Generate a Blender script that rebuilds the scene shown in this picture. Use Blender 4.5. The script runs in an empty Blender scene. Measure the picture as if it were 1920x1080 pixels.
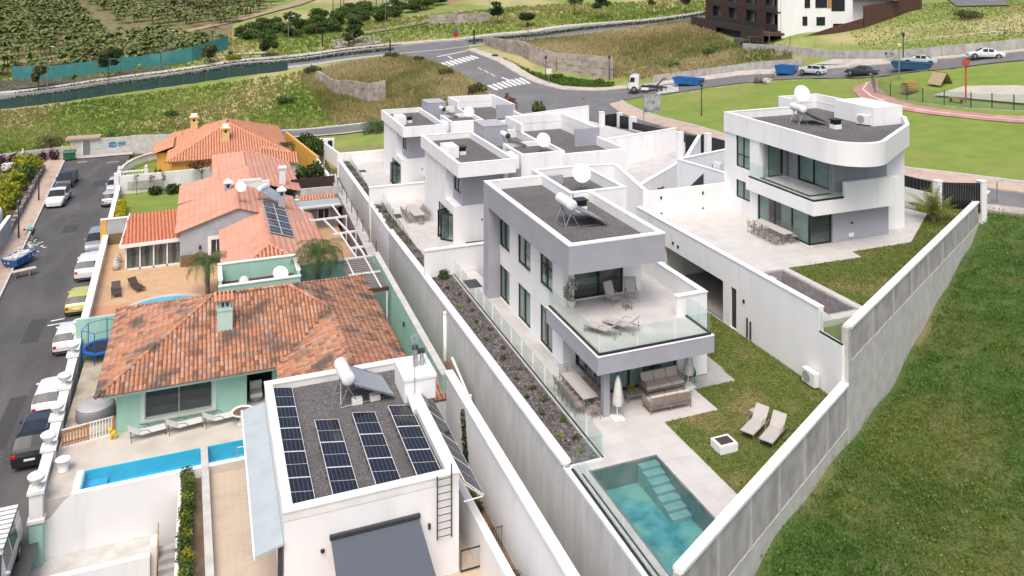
import bpy, math, random
import numpy as np
from mathutils import Vector, Matrix
random.seed(7); RNG = np.random.default_rng(7)
SC = bpy.context.scene; COL = SC.collection
PI = math.pi
# ------------------------------------------------------------------ camera, sky, sun, exposure
# world axes: x runs across the plots, y runs away along the plot walls; z = 0 is the terrace of the near villa
cd = bpy.data.cameras.new('camera'); cam = bpy.data.objects.new('camera', cd); COL.objects.link(cam)
cam.location = (0, 0, 21.0); cam.rotation_euler = (PI/2, 0, -math.radians(20.906))   # level drone camera, lens shifted down
cd.sensor_width = 36.0; cd.lens = 36.0*1513.7/1920; cd.shift_y = -602.1/1920
cd.clip_start = 0.5; cd.clip_end = 3000
SC.camera = cam
wd = bpy.data.worlds.new('World'); SC.world = wd; wd.use_nodes = True
nt = wd.node_tree; bg = nt.nodes['Background']
sky = nt.nodes.new('ShaderNodeTexSky'); sky.sky_type = 'NISHITA'; sky.sun_disc = False
SUN_EL, SUN_AZ = math.radians(60), math.radians(212)      # azimuth clockwise from +y
sky.sun_elevation = SUN_EL; sky.sun_rotation = SUN_AZ
sky.air_density = 1.0; sky.dust_density = 6.0; sky.ozone_density = 1.0
nt.links.new(sky.outputs[0], bg.inputs[0]); bg.inputs[1].default_value = 0.15
sd = bpy.data.lights.new('sun', 'SUN'); sun = bpy.data.objects.new('sun', sd); COL.objects.link(sun)
sd.energy = 1.0; sd.angle = math.radians(28); sd.color = (1.0, 0.98, 0.945)
dirv = Vector((math.sin(SUN_AZ)*math.cos(SUN_EL), math.cos(SUN_AZ)*math.cos(SUN_EL), math.sin(SUN_EL)))
sun.rotation_euler = dirv.to_track_quat('Z', 'Y').to_euler(); sun.location = (0, 0, 60)
SC.view_settings.view_transform = 'Standard'; SC.view_settings.look = 'None'
SC.view_settings.gamma = 1.0; SC.view_settings.exposure = 0.47
SC.render.engine = 'CYCLES'
SC.cycles.use_denoising = True; SC.cycles.max_bounces = 8; SC.cycles.transparent_max_bounces = 16
SC.cycles.transmission_bounces = 6; SC.cycles.diffuse_bounces = 4; SC.cycles.caustics_reflective = False; SC.cycles.caustics_refractive = False

# ------------------------------------------------------------------ materials
MATS = {}
def _lnk(nt, a, b): nt.links.new(a, b)
def mat(name, c1, c2=None, rough=.6, sc=3.0, bump=0., bsc=None, metal=0., spec=.5, stain=None, ssc=.4, sth=(.5, .7), stretch=(1, 1, 1), detail=6, coat=0., ramp=(.35, .65), sss=0.):
    """noise-mixed two-tone principled material in world coordinates, with an optional second patchy tone"""
    if name in MATS: return MATS[name]
    m = bpy.data.materials.new(name); m.use_nodes = True; nt = m.node_tree; b = nt.nodes['Principled BSDF']
    b.inputs['Roughness'].default_value = rough; b.inputs['Metallic'].default_value = metal
    b.inputs['Specular IOR Level'].default_value = spec; b.inputs['Coat Weight'].default_value = coat
    b.inputs['Coat Roughness'].default_value = .05
    if c2 is None: c2 = tuple(min(1, x*.88) for x in c1)
    geo = nt.nodes.new('ShaderNodeNewGeometry'); mp = nt.nodes.new('ShaderNodeMapping'); mp.inputs['Scale'].default_value = stretch
    _lnk(nt, geo.outputs['Position'], mp.inputs[0])
    n = nt.nodes.new('ShaderNodeTexNoise'); n.inputs['Scale'].default_value = sc; n.inputs['Detail'].default_value = detail
    _lnk(nt, mp.outputs[0], n.inputs['Vector'])
    r = nt.nodes.new('ShaderNodeValToRGB'); r.color_ramp.elements[0].position = ramp[0]; r.color_ramp.elements[1].position = ramp[1]
    r.color_ramp.elements[0].color = (*c1, 1); r.color_ramp.elements[1].color = (*c2, 1)
    _lnk(nt, n.outputs[0], r.inputs[0]); out = r.outputs[0]
    if stain:
        n2 = nt.nodes.new('ShaderNodeTexNoise'); n2.inputs['Scale'].default_value = ssc; n2.inputs['Detail'].default_value = 5
        _lnk(nt, mp.outputs[0], n2.inputs['Vector'])
        r2 = nt.nodes.new('ShaderNodeValToRGB'); r2.color_ramp.elements[0].position = sth[0]; r2.color_ramp.elements[1].position = sth[1]
        _lnk(nt, n2.outputs[0], r2.inputs[0])
        mx = nt.nodes.new('ShaderNodeMix'); mx.data_type = 'RGBA'
        _lnk(nt, r2.outputs[0], mx.inputs[0]); _lnk(nt, out, mx.inputs[6]); mx.inputs[7].default_value = (*stain, 1); out = mx.outputs[2]
    _lnk(nt, out, b.inputs['Base Color'])
    if bump:
        n3 = nt.nodes.new('ShaderNodeTexNoise'); n3.inputs['Scale'].default_value = bsc or sc*3; n3.inputs['Detail'].default_value = 4
        _lnk(nt, mp.outputs[0], n3.inputs['Vector'])
        bp = nt.nodes.new('ShaderNodeBump'); bp.inputs['Strength'].default_value = bump; bp.inputs['Distance'].default_value = .05
        _lnk(nt, n3.outputs[0], bp.inputs['Height']); _lnk(nt, bp.outputs[0], b.inputs['Normal'])
    MATS[name] = m; m['out'] = 0; return m
def attr_mat(name, cols, rough=.8, patch=None, psc=.5, pth=(.52, .62), trans=0., spec=.3):
    """colour from the per-face attribute 'tint' through a ramp of cols, plus an optional patchy tone"""
    if name in MATS: return MATS[name]
    m = bpy.data.materials.new(name); m.use_nodes = True; nt = m.node_tree; b = nt.nodes['Principled BSDF']
    b.inputs['Roughness'].default_value = rough; b.inputs['Specular IOR Level'].default_value = spec
    a = nt.nodes.new('ShaderNodeAttribute'); a.attribute_name = 'tint'
    r = nt.nodes.new('ShaderNodeValToRGB'); cr = r.color_ramp
    cr.elements[0].color = (*cols[0], 1); cr.elements[1].color = (*cols[-1], 1)
    for i, c in enumerate(cols[1:-1]): e = cr.elements.new((i+1)/(len(cols)-1)); e.color = (*c, 1)
    _lnk(nt, a.outputs['Fac'], r.inputs[0]); out = r.outputs[0]
    if patch:
        geo = nt.nodes.new('ShaderNodeNewGeometry'); n2 = nt.nodes.new('ShaderNodeTexNoise'); n2.inputs['Scale'].default_value = psc; n2.inputs['Detail'].default_value = 5
        _lnk(nt, geo.outputs['Position'], n2.inputs['Vector'])
        r2 = nt.nodes.new('ShaderNodeValToRGB'); r2.color_ramp.elements[0].position = pth[0]; r2.color_ramp.elements[1].position = pth[1]
        _lnk(nt, n2.outputs[0], r2.inputs[0]); mx = nt.nodes.new('ShaderNodeMix'); mx.data_type = 'RGBA'
        _lnk(nt, r2.outputs[0], mx.inputs[0]); _lnk(nt, out, mx.inputs[6]); mx.inputs[7].default_value = (*patch, 1); out = mx.outputs[2]
    _lnk(nt, out, b.inputs['Base Color'])
    if trans:
        t = nt.nodes.new('ShaderNodeBsdfTranslucent'); _lnk(nt, out, t.inputs[0]); ms = nt.nodes.new('ShaderNodeMixShader'); ms.inputs[0].default_value = trans
        o = nt.nodes['Material Output']; _lnk(nt, b.outputs[0], ms.inputs[1]); _lnk(nt, t.outputs[0], ms.inputs[2]); _lnk(nt, ms.outputs[0], o.inputs[0])
    MATS[name] = m; return m
def glass_mat(name, tint, alpha, gl_rough=.02, ior=1.5, cap=.9):
    """thin sheet glass: tinted see-through mixed with a fresnel reflection"""
    if name in MATS: return MATS[name]
    m = bpy.data.materials.new(name); m.use_nodes = True; nt = m.node_tree; nt.nodes.remove(nt.nodes['Principled BSDF'])
    t = nt.nodes.new('ShaderNodeBsdfTransparent'); t.inputs[0].default_value = (*tint, 1)
    d = nt.nodes.new('ShaderNodeBsdfDiffuse'); d.inputs[0].default_value = (*[min(1, x*.8) for x in tint], 1)
    m1 = nt.nodes.new('ShaderNodeMixShader'); m1.inputs[0].default_value = alpha
    _lnk(nt, t.outputs[0], m1.inputs[1]); _lnk(nt, d.outputs[0], m1.inputs[2])
    g = nt.nodes.new('ShaderNodeBsdfGlossy'); g.inputs['Roughness'].default_value = gl_rough
    nz = nt.nodes.new('ShaderNodeTexNoise'); nz.inputs['Scale'].default_value = .8; bp = nt.nodes.new('ShaderNodeBump'); bp.inputs['Strength'].default_value = .03
    _lnk(nt, nz.outputs[0], bp.inputs['Height']); _lnk(nt, bp.outputs[0], g.inputs['Normal'])
    fr = nt.nodes.new('ShaderNodeFresnel'); fr.inputs[0].default_value = ior
    gb = nt.nodes.new('ShaderNodeNewGeometry'); mu = nt.nodes.new('ShaderNodeMath'); mu.operation = 'SUBTRACT'; mu.use_clamp = True
    _lnk(nt, fr.outputs[0], mu.inputs[0]); _lnk(nt, gb.outputs['Backfacing'], mu.inputs[1])
    m2 = nt.nodes.new('ShaderNodeMixShader'); _lnk(nt, mu.outputs[0], m2.inputs[0]); _lnk(nt, m1.outputs[0], m2.inputs[1]); _lnk(nt, g.outputs[0], m2.inputs[2])
    _lnk(nt, m2.outputs[0], nt.nodes['Material Output'].inputs[0]); MATS[name] = m; return m
def water_mat(name, tint, alpha, bump=.12, sc=2.2):
    m = glass_mat(name, tint, alpha, .02, 1.33); nt = m.node_tree
    for n in nt.nodes:
        if n.type == 'BUMP': n.inputs['Strength'].default_value = bump
        if n.type == 'TEX_NOISE': n.inputs['Scale'].default_value = sc
    return m
def grid_mat(name, base, line, sx, sy, lw, rough=.5, axes='XY', bump=0, alt=None):
    """paving or cell grid: brick texture in world xy (or xz) with thin joints"""
    if name in MATS: return MATS[name]
    m = bpy.data.materials.new(name); m.use_nodes = True; nt = m.node_tree; b = nt.nodes['Principled BSDF']; b.inputs['Roughness'].default_value = rough
    geo = nt.nodes.new('ShaderNodeNewGeometry'); sp = nt.nodes.new('ShaderNodeSeparateXYZ'); cb = nt.nodes.new('ShaderNodeCombineXYZ')
    _lnk(nt, geo.outputs['Position'], sp.inputs[0]); _lnk(nt, sp.outputs[axes[0]], cb.inputs[0]); _lnk(nt, sp.outputs[axes[1]], cb.inputs[1])
    br = nt.nodes.new('ShaderNodeTexBrick'); br.offset = 0; br.inputs['Scale'].default_value = 1; br.inputs['Brick Width'].default_value = sx; br.inputs['Row Height'].default_value = sy
    br.inputs['Mortar Size'].default_value = lw; br.inputs['Mortar Smooth'].default_value = .3
    br.inputs['Color1'].default_value = (*base, 1); br.inputs['Color2'].default_value = (*(alt or [x*.94 for x in base]), 1); br.inputs['Mortar'].default_value = (*line, 1)
    _lnk(nt, cb.outputs[0], br.inputs[0])
    n = nt.nodes.new('ShaderNodeTexNoise'); n.inputs['Scale'].default_value = 1.2; n.inputs['Detail'].default_value = 6; _lnk(nt, geo.outputs['Position'], n.inputs['Vector'])
    mr = nt.nodes.new('ShaderNodeMapRange'); mr.inputs[1].default_value = .3; mr.inputs[2].default_value = .7; mr.inputs[3].default_value = .9; mr.inputs[4].default_value = 1.06; _lnk(nt, n.outputs[0], mr.inputs[0])
    mx = nt.nodes.new('ShaderNodeMix'); mx.data_type = 'RGBA'; mx.blend_type = 'MULTIPLY'; mx.inputs[0].default_value = 1
    _lnk(nt, br.outputs[0], mx.inputs[6]); _lnk(nt, mr.outputs[0], mx.inputs[7]); _lnk(nt, mx.outputs[2], b.inputs['Base Color'])
    MATS[name] = m; return m
WHITE = mat('white_render', (.81, .81, .81), (.765, .77, .775), .75, .9, .05, 40, stain=(.62, .62, .61), ssc=1.3, sth=(.56, .90), stretch=(1, 1, .14))
WHITE2 = mat('white_plaster', (.78, .78, .77), (.69, .69, .67), .8, 1.1, .08, 18, stain=(.52, .52, .49), ssc=.7, sth=(.56, .82), stretch=(1, 1, .35))
COPING = mat('white_coping', (.82, .82, .81), (.74, .74, .73), .7, 2)
GREY = mat('lavender_grey_render', (.36, .362, .405), (.335, .337, .378), .8, .8, .05, 40, stain=(.31, .312, .35), ssc=.5, sth=(.55, .8))
GREYW = mat('grey_plaster', (.40, .42, .45), (.33, .35, .38), .85, 1.2, .06, 20)
MINT = mat('mint_render', (.36, .60, .50), (.31, .53, .44), .8, 1.3, .05, 25, stain=(.40, .55, .48), ssc=.8, sth=(.55, .8), stretch=(1, 1, .4))
MINT_L = mat('pale_mint_trim', (.50, .66, .60), (.44, .60, .54), .75, 2)
YELLOW = mat('ochre_render', (.75, .42, .09), (.66, .36, .08), .8, 1.4, .05)
GRAVEL = mat('dark_roof_gravel', (.055, .052, .052), (.19, .18, .18), .95, 14, .6, 22, stain=(.10, .095, .09), ssc=.8, sth=(.45, .7), detail=3)
GRAVEL2 = mat('volcanic_planter_gravel', (.05, .048, .05), (.20, .18, .175), .95, 10, .7, 16, stain=(.09, .075, .065), ssc=1.0, sth=(.45, .7), detail=4)
CONC = mat('board_formed_concrete', (.58, .575, .555), (.50, .495, .478), .85, 2.6, .1, 14, stain=(.43, .42, .405), ssc=.7, sth=(.50, .85), stretch=(1, 1, .3))
CONC2 = mat('rough_concrete', (.44, .425, .415), (.31, .295, .288), .9, 1.6, .15, 12, stain=(.50, .48, .46), ssc=.7, sth=(.5, .75), stretch=(1, 1, .6))
CONC3 = mat('pale_concrete', (.55, .54, .51), (.45, .44, .41), .85, 1.5, .1, 14)
TILEF = grid_mat('pale_terrace_tiles', (.565, .545, .515), (.40, .385, .365), .9, .9, .008, .45)
TILEB = grid_mat('beige_yard_tiles', (.55, .45, .35), (.42, .35, .28), .33, .33, .008, .6)
TILEC = mat('cream_terrace', (.55, .51, .46), (.49, .45, .40), .7, 1.0, stain=(.44, .40, .35), ssc=.5)
TERRA = grid_mat('terracotta_yard_tiles', (.60, .28, .15), (.42, .24, .15), .4, .4, .012, .6, alt=(.55, .30, .17))
TERRA2 = grid_mat('ochre_yard_tiles', (.58, .37, .21), (.45, .32, .2), .4, .4, .012, .6, alt=(.54, .35, .2))
FRAME = mat('black_aluminium', (.010, .012, .014), (.016, .018, .02), .4, 3)
DARKM = mat('dark_metal', (.03, .032, .036), (.05, .05, .055), .5, 5)
STEEL = mat('galvanised_steel', (.50, .51, .53), (.40, .41, .43), .35, 6, metal=.8)
WMETAL = mat('white_metal', (.78, .78, .78), (.70, .70, .71), .4, 6)
ENAMEL = mat('white_enamel', (.82, .82, .82), (.76, .76, .77), .25, 3, coat=.4)
PLAST = mat('white_plastic', (.78, .78, .76), (.70, .70, .68), .5, 4)
TAUPE = mat('taupe_powder_coat', (.24, .21, .19), (.20, .175, .16), .5, 6)
SLING = mat('taupe_sling_fabric', (.46, .43, .40), (.39, .365, .34), .85, 20)
CUSH = mat('sand_cushion_fabric', (.56, .49, .42), (.50, .43, .365), .9, 16, .1)
ROPE = mat('woven_rope', (.34, .28, .25), (.22, .18, .16), .85, 22, .2)
BROWNP = mat('brown_plastic', (.07, .045, .035), (.05, .034, .028), .5, 8)
WOOD = mat('orange_wood', (.48, .22, .07), (.36, .16, .05), .6, 3, .1, stretch=(6, 6, .7))
ASPH = mat('asphalt', (.058, .056, .057), (.085, .082, .082), .85, 14, .2, 50, stain=(.115, .11, .107), ssc=.55, sth=(.42, .74), stretch=(1, .28, 1), detail=9)
ASPH2 = mat('pale_asphalt', (.125, .125, .13), (.155, .155, .16), .9, 10, .1, stain=(.19, .19, .19), ssc=.25, sth=(.5, .75))
WALK = mat('pale_pavement', (.50, .46, .41), (.40, .37, .33), .85, 3, .1, stain=(.33, .3, .27), ssc=.6)
WALKP = mat('pink_pavement', (.52, .40, .31), (.43, .33, .27), .85, 4, .1, stain=(.34, .28, .23), ssc=.7)
REDP = mat('red_path', (.44, .23, .20), (.38, .19, .165), .85, 3, stain=(.48, .30, .27), ssc=.5)
PAINT = mat('white_road_paint', (.72, .72, .71), (.50, .50, .50), .8, 6, ramp=(.4, .8))
KERB = mat('kerb_stone', (.58, .57, .55), (.47, .46, .44), .85, 3)
LAWN = mat('mown_lawn', (.11, .15, .026), (.17, .18, .05), .95, 1.2, .8, 40, stain=(.31, .245, .11), ssc=.30, sth=(.54, .76))
PARK = mat('park_lawn', (.15, .225, .028), (.20, .26, .045), .95, .5, .6, 30, stain=(.25, .25, .07), ssc=.09, sth=(.5, .72))
SOIL = mat('brown_soil', (.12, .085, .06), (.2, .14, .09), .95, 2, .4)
GLASSW = glass_mat('window_glass', (.74, .82, .80), .05, .01, 1.5)
GLASSB = glass_mat('balustrade_glass', (.92, .965, .955), .035, .01, 1.45)
CURT = mat('pale_curtain', (.74, .75, .74), (.62, .63, .62), .9, 2)
WATER_B = water_mat('blue_pool_water', (.72, .93, .98), .05, .22, 2.2)
WATER_T = water_mat('teal_pool_water', (.70, .92, .93), .02, .25, 2.4)
POOLB = mat('blue_pool_liner', (.012, .43, .60), (.03, .50, .66), .5, 1.4)
POOLT = mat('green_stone_pool_tiles', (.055, .20, .22), (.17, .365, .38), .5, 1.3, stain=(.25, .37, .315), ssc=.8, sth=(.48, .66), detail=8, ramp=(.38, .62))
POOLS = mat('slate_pool_tiles', (.085, .125, .12), (.15, .19, .175), .5, 2.2, stain=(.25, .22, .19), ssc=.8, sth=(.45, .65))
SLATE = mat('grey_brown_slate', (.22, .22, .23), (.34, .33, .32), .5, 3, stain=(.30, .23, .19), ssc=.8, sth=(.45, .65))
RED = mat('red_lens', (.5, .02, .02), (.42, .015, .015), .25, 5)
LENS = mat('clear_lens', (.7, .72, .74), (.6, .62, .64), .15, 5)
RUBBER = mat('tyre_rubber', (.018, .018, .018), (.028, .028, .028), .85, 20)
CARGL = mat('car_glass', (.02, .024, .028), (.03, .034, .04), .10, 1, spec=.22)
CHROME = mat('alloy_rim', (.55, .56, .58), (.45, .46, .48), .25, 5, metal=.9)
BLUEP = mat('blue_steel_paint', (.015, .14, .42), (.012, .11, .34), .4, 2, coat=.3)
GREENP = mat('green_plastic', (.01, .28, .07), (.01, .22, .05), .4, 4)
RUST = mat('rust_brown_cladding', (.085, .042, .03), (.06, .03, .022), .8, 1.5)
STONE = mat('rubble_stone', (.36, .31, .27), (.24, .205, .18), .95, 1.3, .5, 4, stain=(.45, .41, .37), ssc=.35, sth=(.45, .7))
BASALT = mat('basalt_stone', (.10, .095, .09), (.18, .17, .165), .95, 4, .5, 9)
BARK = mat('bark', (.20, .15, .11), (.12, .09, .07), .95, 8, .4)
SKIN = mat('skin', (.5, .32, .24), None, .6, 6)
TSHIRT = mat('turquoise_cloth', (.03, .42, .48), None, .9, 8)
NAVY = mat('navy_cloth', (.02, .025, .04), None, .9, 8)
SHADEC = mat('charcoal_awning_fabric', (.085, .10, .125), (.075, .088, .11), .85, 20)
TILE_OLD = attr_mat('old_clay_tiles', [(.20, .115, .08), (.38, .175, .10), (.45, .21, .12), (.47, .235, .145), (.48, .30, .22), (.28, .19, .15)], .85, (.13, .10, .085), .65, (.50, .64))
TILE_NEW = attr_mat('orange_clay_tiles', [(.54, .235, .14), (.60, .27, .16), (.65, .31, .19)], .8, (.52, .26, .17), .3, (.5, .75))
TILE_PINK = attr_mat('salmon_clay_tiles', [(.52, .26, .185), (.56, .285, .205), (.60, .315, .235)], .8, (.55, .33, .25), .3, (.5, .75))
TILE_RED = attr_mat('smooth_terracotta_tiles', [(.50, .17, .09), (.55, .19, .10), (.58, .21, .115)], .7)
TILE_BED = mat('tile_bedding', (.22, .10, .06), (.16, .08, .05), .9, 3)
L_WEED = attr_mat('weed_leaves', [(.036, .10, .015), (.08, .185, .027), (.13, .24, .037), (.22, .28, .062)], .85, (.20, .235, .052), .11, (.52, .70), .35)
L_DRY = attr_mat('dry_grass_blades', [(.20, .22, .06), (.32, .28, .11), (.42, .35, .17), (.52, .44, .25)], .9, (.19, .22, .055), .06, (.50, .64), .4)
L_ROUGH = attr_mat('rough_grass_blades', [(.14, .23, .035), (.20, .29, .05), (.28, .32, .08), (.38, .36, .14)], .9, (.31, .29, .11), .05, (.52, .66), .4)
L_HILL = attr_mat('hill_grass_blades', [(.17, .25, .035), (.22, .29, .05), (.28, .31, .07)], .9, (.30, .29, .08), .06, (.52, .66), .4)
L_LAWN = attr_mat('lawn_blades', [(.095, .16, .022), (.145, .205, .034), (.20, .22, .055)], .9, (.32, .25, .11), .30, (.53, .74), .4)
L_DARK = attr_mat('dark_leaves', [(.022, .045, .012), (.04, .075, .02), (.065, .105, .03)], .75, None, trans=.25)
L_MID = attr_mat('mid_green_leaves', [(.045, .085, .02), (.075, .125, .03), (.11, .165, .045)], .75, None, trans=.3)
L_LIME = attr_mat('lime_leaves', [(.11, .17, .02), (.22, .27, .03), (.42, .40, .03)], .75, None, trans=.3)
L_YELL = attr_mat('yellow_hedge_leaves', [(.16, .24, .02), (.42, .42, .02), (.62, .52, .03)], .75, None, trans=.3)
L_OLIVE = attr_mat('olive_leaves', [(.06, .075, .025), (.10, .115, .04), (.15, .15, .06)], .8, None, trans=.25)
L_BAN = attr_mat('banana_leaves', [(.12, .165, .045), (.19, .26, .075), (.26, .32, .12), (.40, .38, .20)], .65, (.15, .15, .07), .07, (.52, .68), .45)
L_PURP = attr_mat('purple_leaves', [(.05, .015, .03), (.09, .025, .05), (.13, .04, .07)], .75)
L_BRONZE = attr_mat('bronze_leaves', [(.09, .04, .02), (.15, .07, .03), (.20, .10, .05)], .75)
L_PALM = attr_mat('palm_fronds', [(.04, .085, .02), (.07, .125, .03), (.12, .16, .05)], .6, None, trans=.2)
L_PALMY = attr_mat('yellow_green_palm_fronds', [(.10, .13, .02), (.18, .21, .03), (.30, .27, .05)], .6, None, trans=.2)
NET_T = mat('teal_netting', (.04, .20, .20), (.035, .165, .165), .9, 1.2, stain=(.06, .25, .245), ssc=.3)
NET_D = mat('dark_green_netting', (.02, .055, .052), (.028, .07, .068), .9, 1.2)
def carpaint(name, c): return mat('paint_'+name, c, tuple(x*.95 for x in c), .3, 2, coat=.7, spec=.5)

# ------------------------------------------------------------------ mesh helpers
class MB:
    def __init__(s): s.v = []; s.f = []; s.m = []; s.t = []
    def poly(s, pts, m=0, t=.5):
        i = len(s.v); s.v += [tuple(p) for p in pts]; s.f.append(tuple(range(i, i+len(pts)))); s.m.append(m); s.t.append(t); return s
    def faces(s, vs, fs, m=0, t=.5):
        i = len(s.v); s.v += [tuple(p) for p in vs]
        for f in fs: s.f.append(tuple(i+k for k in f)); s.m.append(m); s.t.append(t)
        return s
    def box(s, x0, y0, z0, x1, y1, z1, m=0, t=.5):
        if x1 < x0: x0, x1 = x1, x0
        if y1 < y0: y0, y1 = y1, y0
        if z1 < z0: z0, z1 = z1, z0
        return s.faces([(x0,y0,z0),(x1,y0,z0),(x1,y1,z0),(x0,y1,z0),(x0,y0,z1),(x1,y0,z1),(x1,y1,z1),(x0,y1,z1)],
                       [(0,3,2,1),(4,5,6,7),(0,1,5,4),(1,2,6,5),(2,3,7,6),(3,0,4,7)], m, t)
    def beam(s, a, b, w, h, m=0, z0=None):
        """box of width w, height h along the segment a-b (plan direction), a and b on its bottom centre line"""
        ax, ay, az = a; bx, by, bz = b; dx, dy = bx-ax, by-ay; L = math.hypot(dx, dy) or 1; nx, ny = -dy/L*w/2, dx/L*w/2
        la = az if z0 is None else z0; lb = bz if z0 is None else z0
        vs = [(ax-nx,ay-ny,la),(bx-nx,by-ny,lb),(bx+nx,by+ny,lb),(ax+nx,ay+ny,la),(ax-nx,ay-ny,az+h),(bx-nx,by-ny,bz+h),(bx+nx,by+ny,bz+h),(ax+nx,ay+ny,az+h)]
        return s.faces(vs, [(0,3,2,1),(4,5,6,7),(0,1,5,4),(1,2,6,5),(2,3,7,6),(3,0,4,7)], m)
    def prism(s, pl, z0, z1, m=0, mt=None):
        """pl counter-clockwise plan polygon; z0/z1 numbers or per-corner lists"""
        n = len(pl); a = z0 if hasattr(z0, '__len__') else [z0]*n; b = z1 if hasattr(z1, '__len__') else [z1]*n
        i = len(s.v); s.v += [(p[0], p[1], a[k]) for k, p in enumerate(pl)] + [(p[0], p[1], b[k]) for k, p in enumerate(pl)]
        s.f.append(tuple(i+k for k in range(n-1, -1, -1))); s.m.append(m); s.t.append(.5)
        s.f.append(tuple(i+n+k for k in range(n))); s.m.append(m if mt is None else mt); s.t.append(.5)
        for k in range(n): q = (k+1) % n; s.f.append((i+k, i+q, i+n+q, i+n+k)); s.m.append(m); s.t.append(.5)
        return s
    def tube(s, a, b, r0, r1=None, n=8, m=0):
        r1 = r0 if r1 is None else r1; a = Vector(a); b = Vector(b); d = (b-a)
        if d.length < 1e-6: return s
        d.normalize(); u = d.orthogonal().normalized(); w = d.cross(u); i = len(s.v)
        for c, r in ((a, r0), (b, r1)):
            for k in range(n): an = 2*PI*k/n; s.v.append(tuple(c+u*(r*math.cos(an))+w*(r*math.sin(an))))
        for k in range(n): q = (k+1) % n; s.f.append((i+k, i+q, i+n+q, i+n+k)); s.m.append(m); s.t.append(.5)
        s.f.append(tuple(i+k for k in range(n-1, -1, -1))); s.m.append(m); s.t.append(.5)
        s.f.append(tuple(i+n+k for k in range(n))); s.m.append(m); s.t.append(.5); return s
    def path(s, pts, r, n=6, m=0):
        for a, b in zip(pts, pts[1:]): s.tube(a, b, r, r, n, m)
        return s
    def lathe(s, prof, c=(0,0,0), n=16, m=0):
        i = len(s.v); k = len(prof)
        for r, z in prof:
            for j in range(n): an = 2*PI*j/n; s.v.append((c[0]+r*math.cos(an), c[1]+r*math.sin(an), c[2]+z))
        for a in range(k-1):
            for j in range(n): q = (j+1) % n; s.f.append((i+a*n+j, i+a*n+q, i+(a+1)*n+q, i+(a+1)*n+j)); s.m.append(m); s.t.append(.5)
        s.f.append(tuple(i+j for j in range(n-1, -1, -1))); s.m.append(m); s.t.append(.5)
        s.f.append(tuple(i+(k-1)*n+j for j in range(n))); s.m.append(m); s.t.append(.5); return s
    def ell(s, c, r, n=12, k=7, m=0, jit=0):
        prof = []
        i = len(s.v)
        for a in range(1, k):
            th = PI*a/k
            for j in range(n):
                an = 2*PI*j/n; q = 1+random.uniform(-jit, jit)
                s.v.append((c[0]+r[0]*math.sin(th)*math.cos(an)*q, c[1]+r[1]*math.sin(th)*math.sin(an)*q, c[2]-r[2]*math.cos(th)*q))
        for a in range(k-2):
            for j in range(n): q = (j+1) % n; s.f.append((i+a*n+j, i+a*n+q, i+(a+1)*n+q, i+(a+1)*n+j)); s.m.append(m); s.t.append(.5)
        s.v.append((c[0], c[1], c[2]-r[2])); s.v.append((c[0], c[1], c[2]+r[2])); b = len(s.v)-2
        for j in range(n):
            q = (j+1) % n; s.f.append((b, i+q, i+j)); s.m.append(m); s.t.append(.5)
            s.f.append((b+1, i+(k-2)*n+j, i+(k-2)*n+q)); s.m.append(m); s.t.append(.5)
        return s
    def rot(s, i0, rz, c=(0, 0)):
        ca, sa = math.cos(rz), math.sin(rz)
        for k in range(i0, len(s.v)):
            x, y, z = s.v[k]; x -= c[0]; y -= c[1]; s.v[k] = (c[0]+ca*x-sa*y, c[1]+sa*x+ca*y, z)
        return s
    def build(s, name, mats, parent=None, smooth=False, label=None, cat=None, group=None, kind=None, bevel=0):
        if not isinstance(mats, (list, tuple)): mats = [mats]
        me = bpy.data.meshes.new(name); V = np.array(s.v, dtype=float).reshape(-1, 3)
        if parent is None:
            o = V.min(0) if len(V) else np.zeros(3); org = np.array([(V[:,0].min()+V[:,0].max())/2, (V[:,1].min()+V[:,1].max())/2, V[:,2].min()])
        else: org = np.array(wloc(parent))
        me.from_pydata((V-org).tolist(), [], s.f)
        for m in mats: me.materials.append(m)
        if len(mats) > 1: me.polygons.foreach_set('material_index', s.m)
        if any(t != .5 for t in s.t):
            a = me.attributes.new('tint', 'FLOAT', 'FACE'); a.data.foreach_set('value', s.t)
        if smooth: me.polygons.foreach_set('use_smooth', [True]*len(s.f))
        me.update()
        ob = bpy.data.objects.new(name, me); COL.objects.link(ob)
        if parent is None: ob.location = org
        else: ob.parent = parent
        if bevel:
            b = ob.modifiers.new('b', 'BEVEL'); b.width = bevel; b.segments = 2; b.limit_method = 'ANGLE'
        return props(ob, label, cat, group, kind)
def wloc(o):
    l = Vector((0, 0, 0))
    while o is not None: l = l+o.location; o = o.parent
    return l
def props(o, label=None, cat=None, group=None, kind=None):
    for k, v in (('label', label), ('category', cat), ('group', group), ('kind', kind)):
        if v: o[k] = v
    return o
def thing(name, label, cat, loc=(0, 0, 0), rz=0, group=None):
    o = bpy.data.objects.new(name, None); COL.objects.link(o); o.location = loc; o.rotation_euler = (0, 0, rz); o.empty_display_size = .3
    return props(o, label, cat, group)
def dup(o, loc=None, rz=None, label=None, group=None, scale=None, parent=None):
    c = o.copy(); COL.objects.link(c); c.parent = parent
    if parent is None and loc is not None: c.location = loc
    if rz is not None: c.rotation_euler = (0, 0, rz)
    if scale is not None: c.scale = scale
    if label: c['label'] = label
    if group: c['group'] = group
    for ch in list(o.children): dup(ch, parent=c)
    return c
def bx(name, m, parent, *b, **k): return MB().box(*b).build(name, m, parent, **k)
def structure(mb, name, m, **k): return mb.build(name, m, kind='structure', **k)
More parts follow.
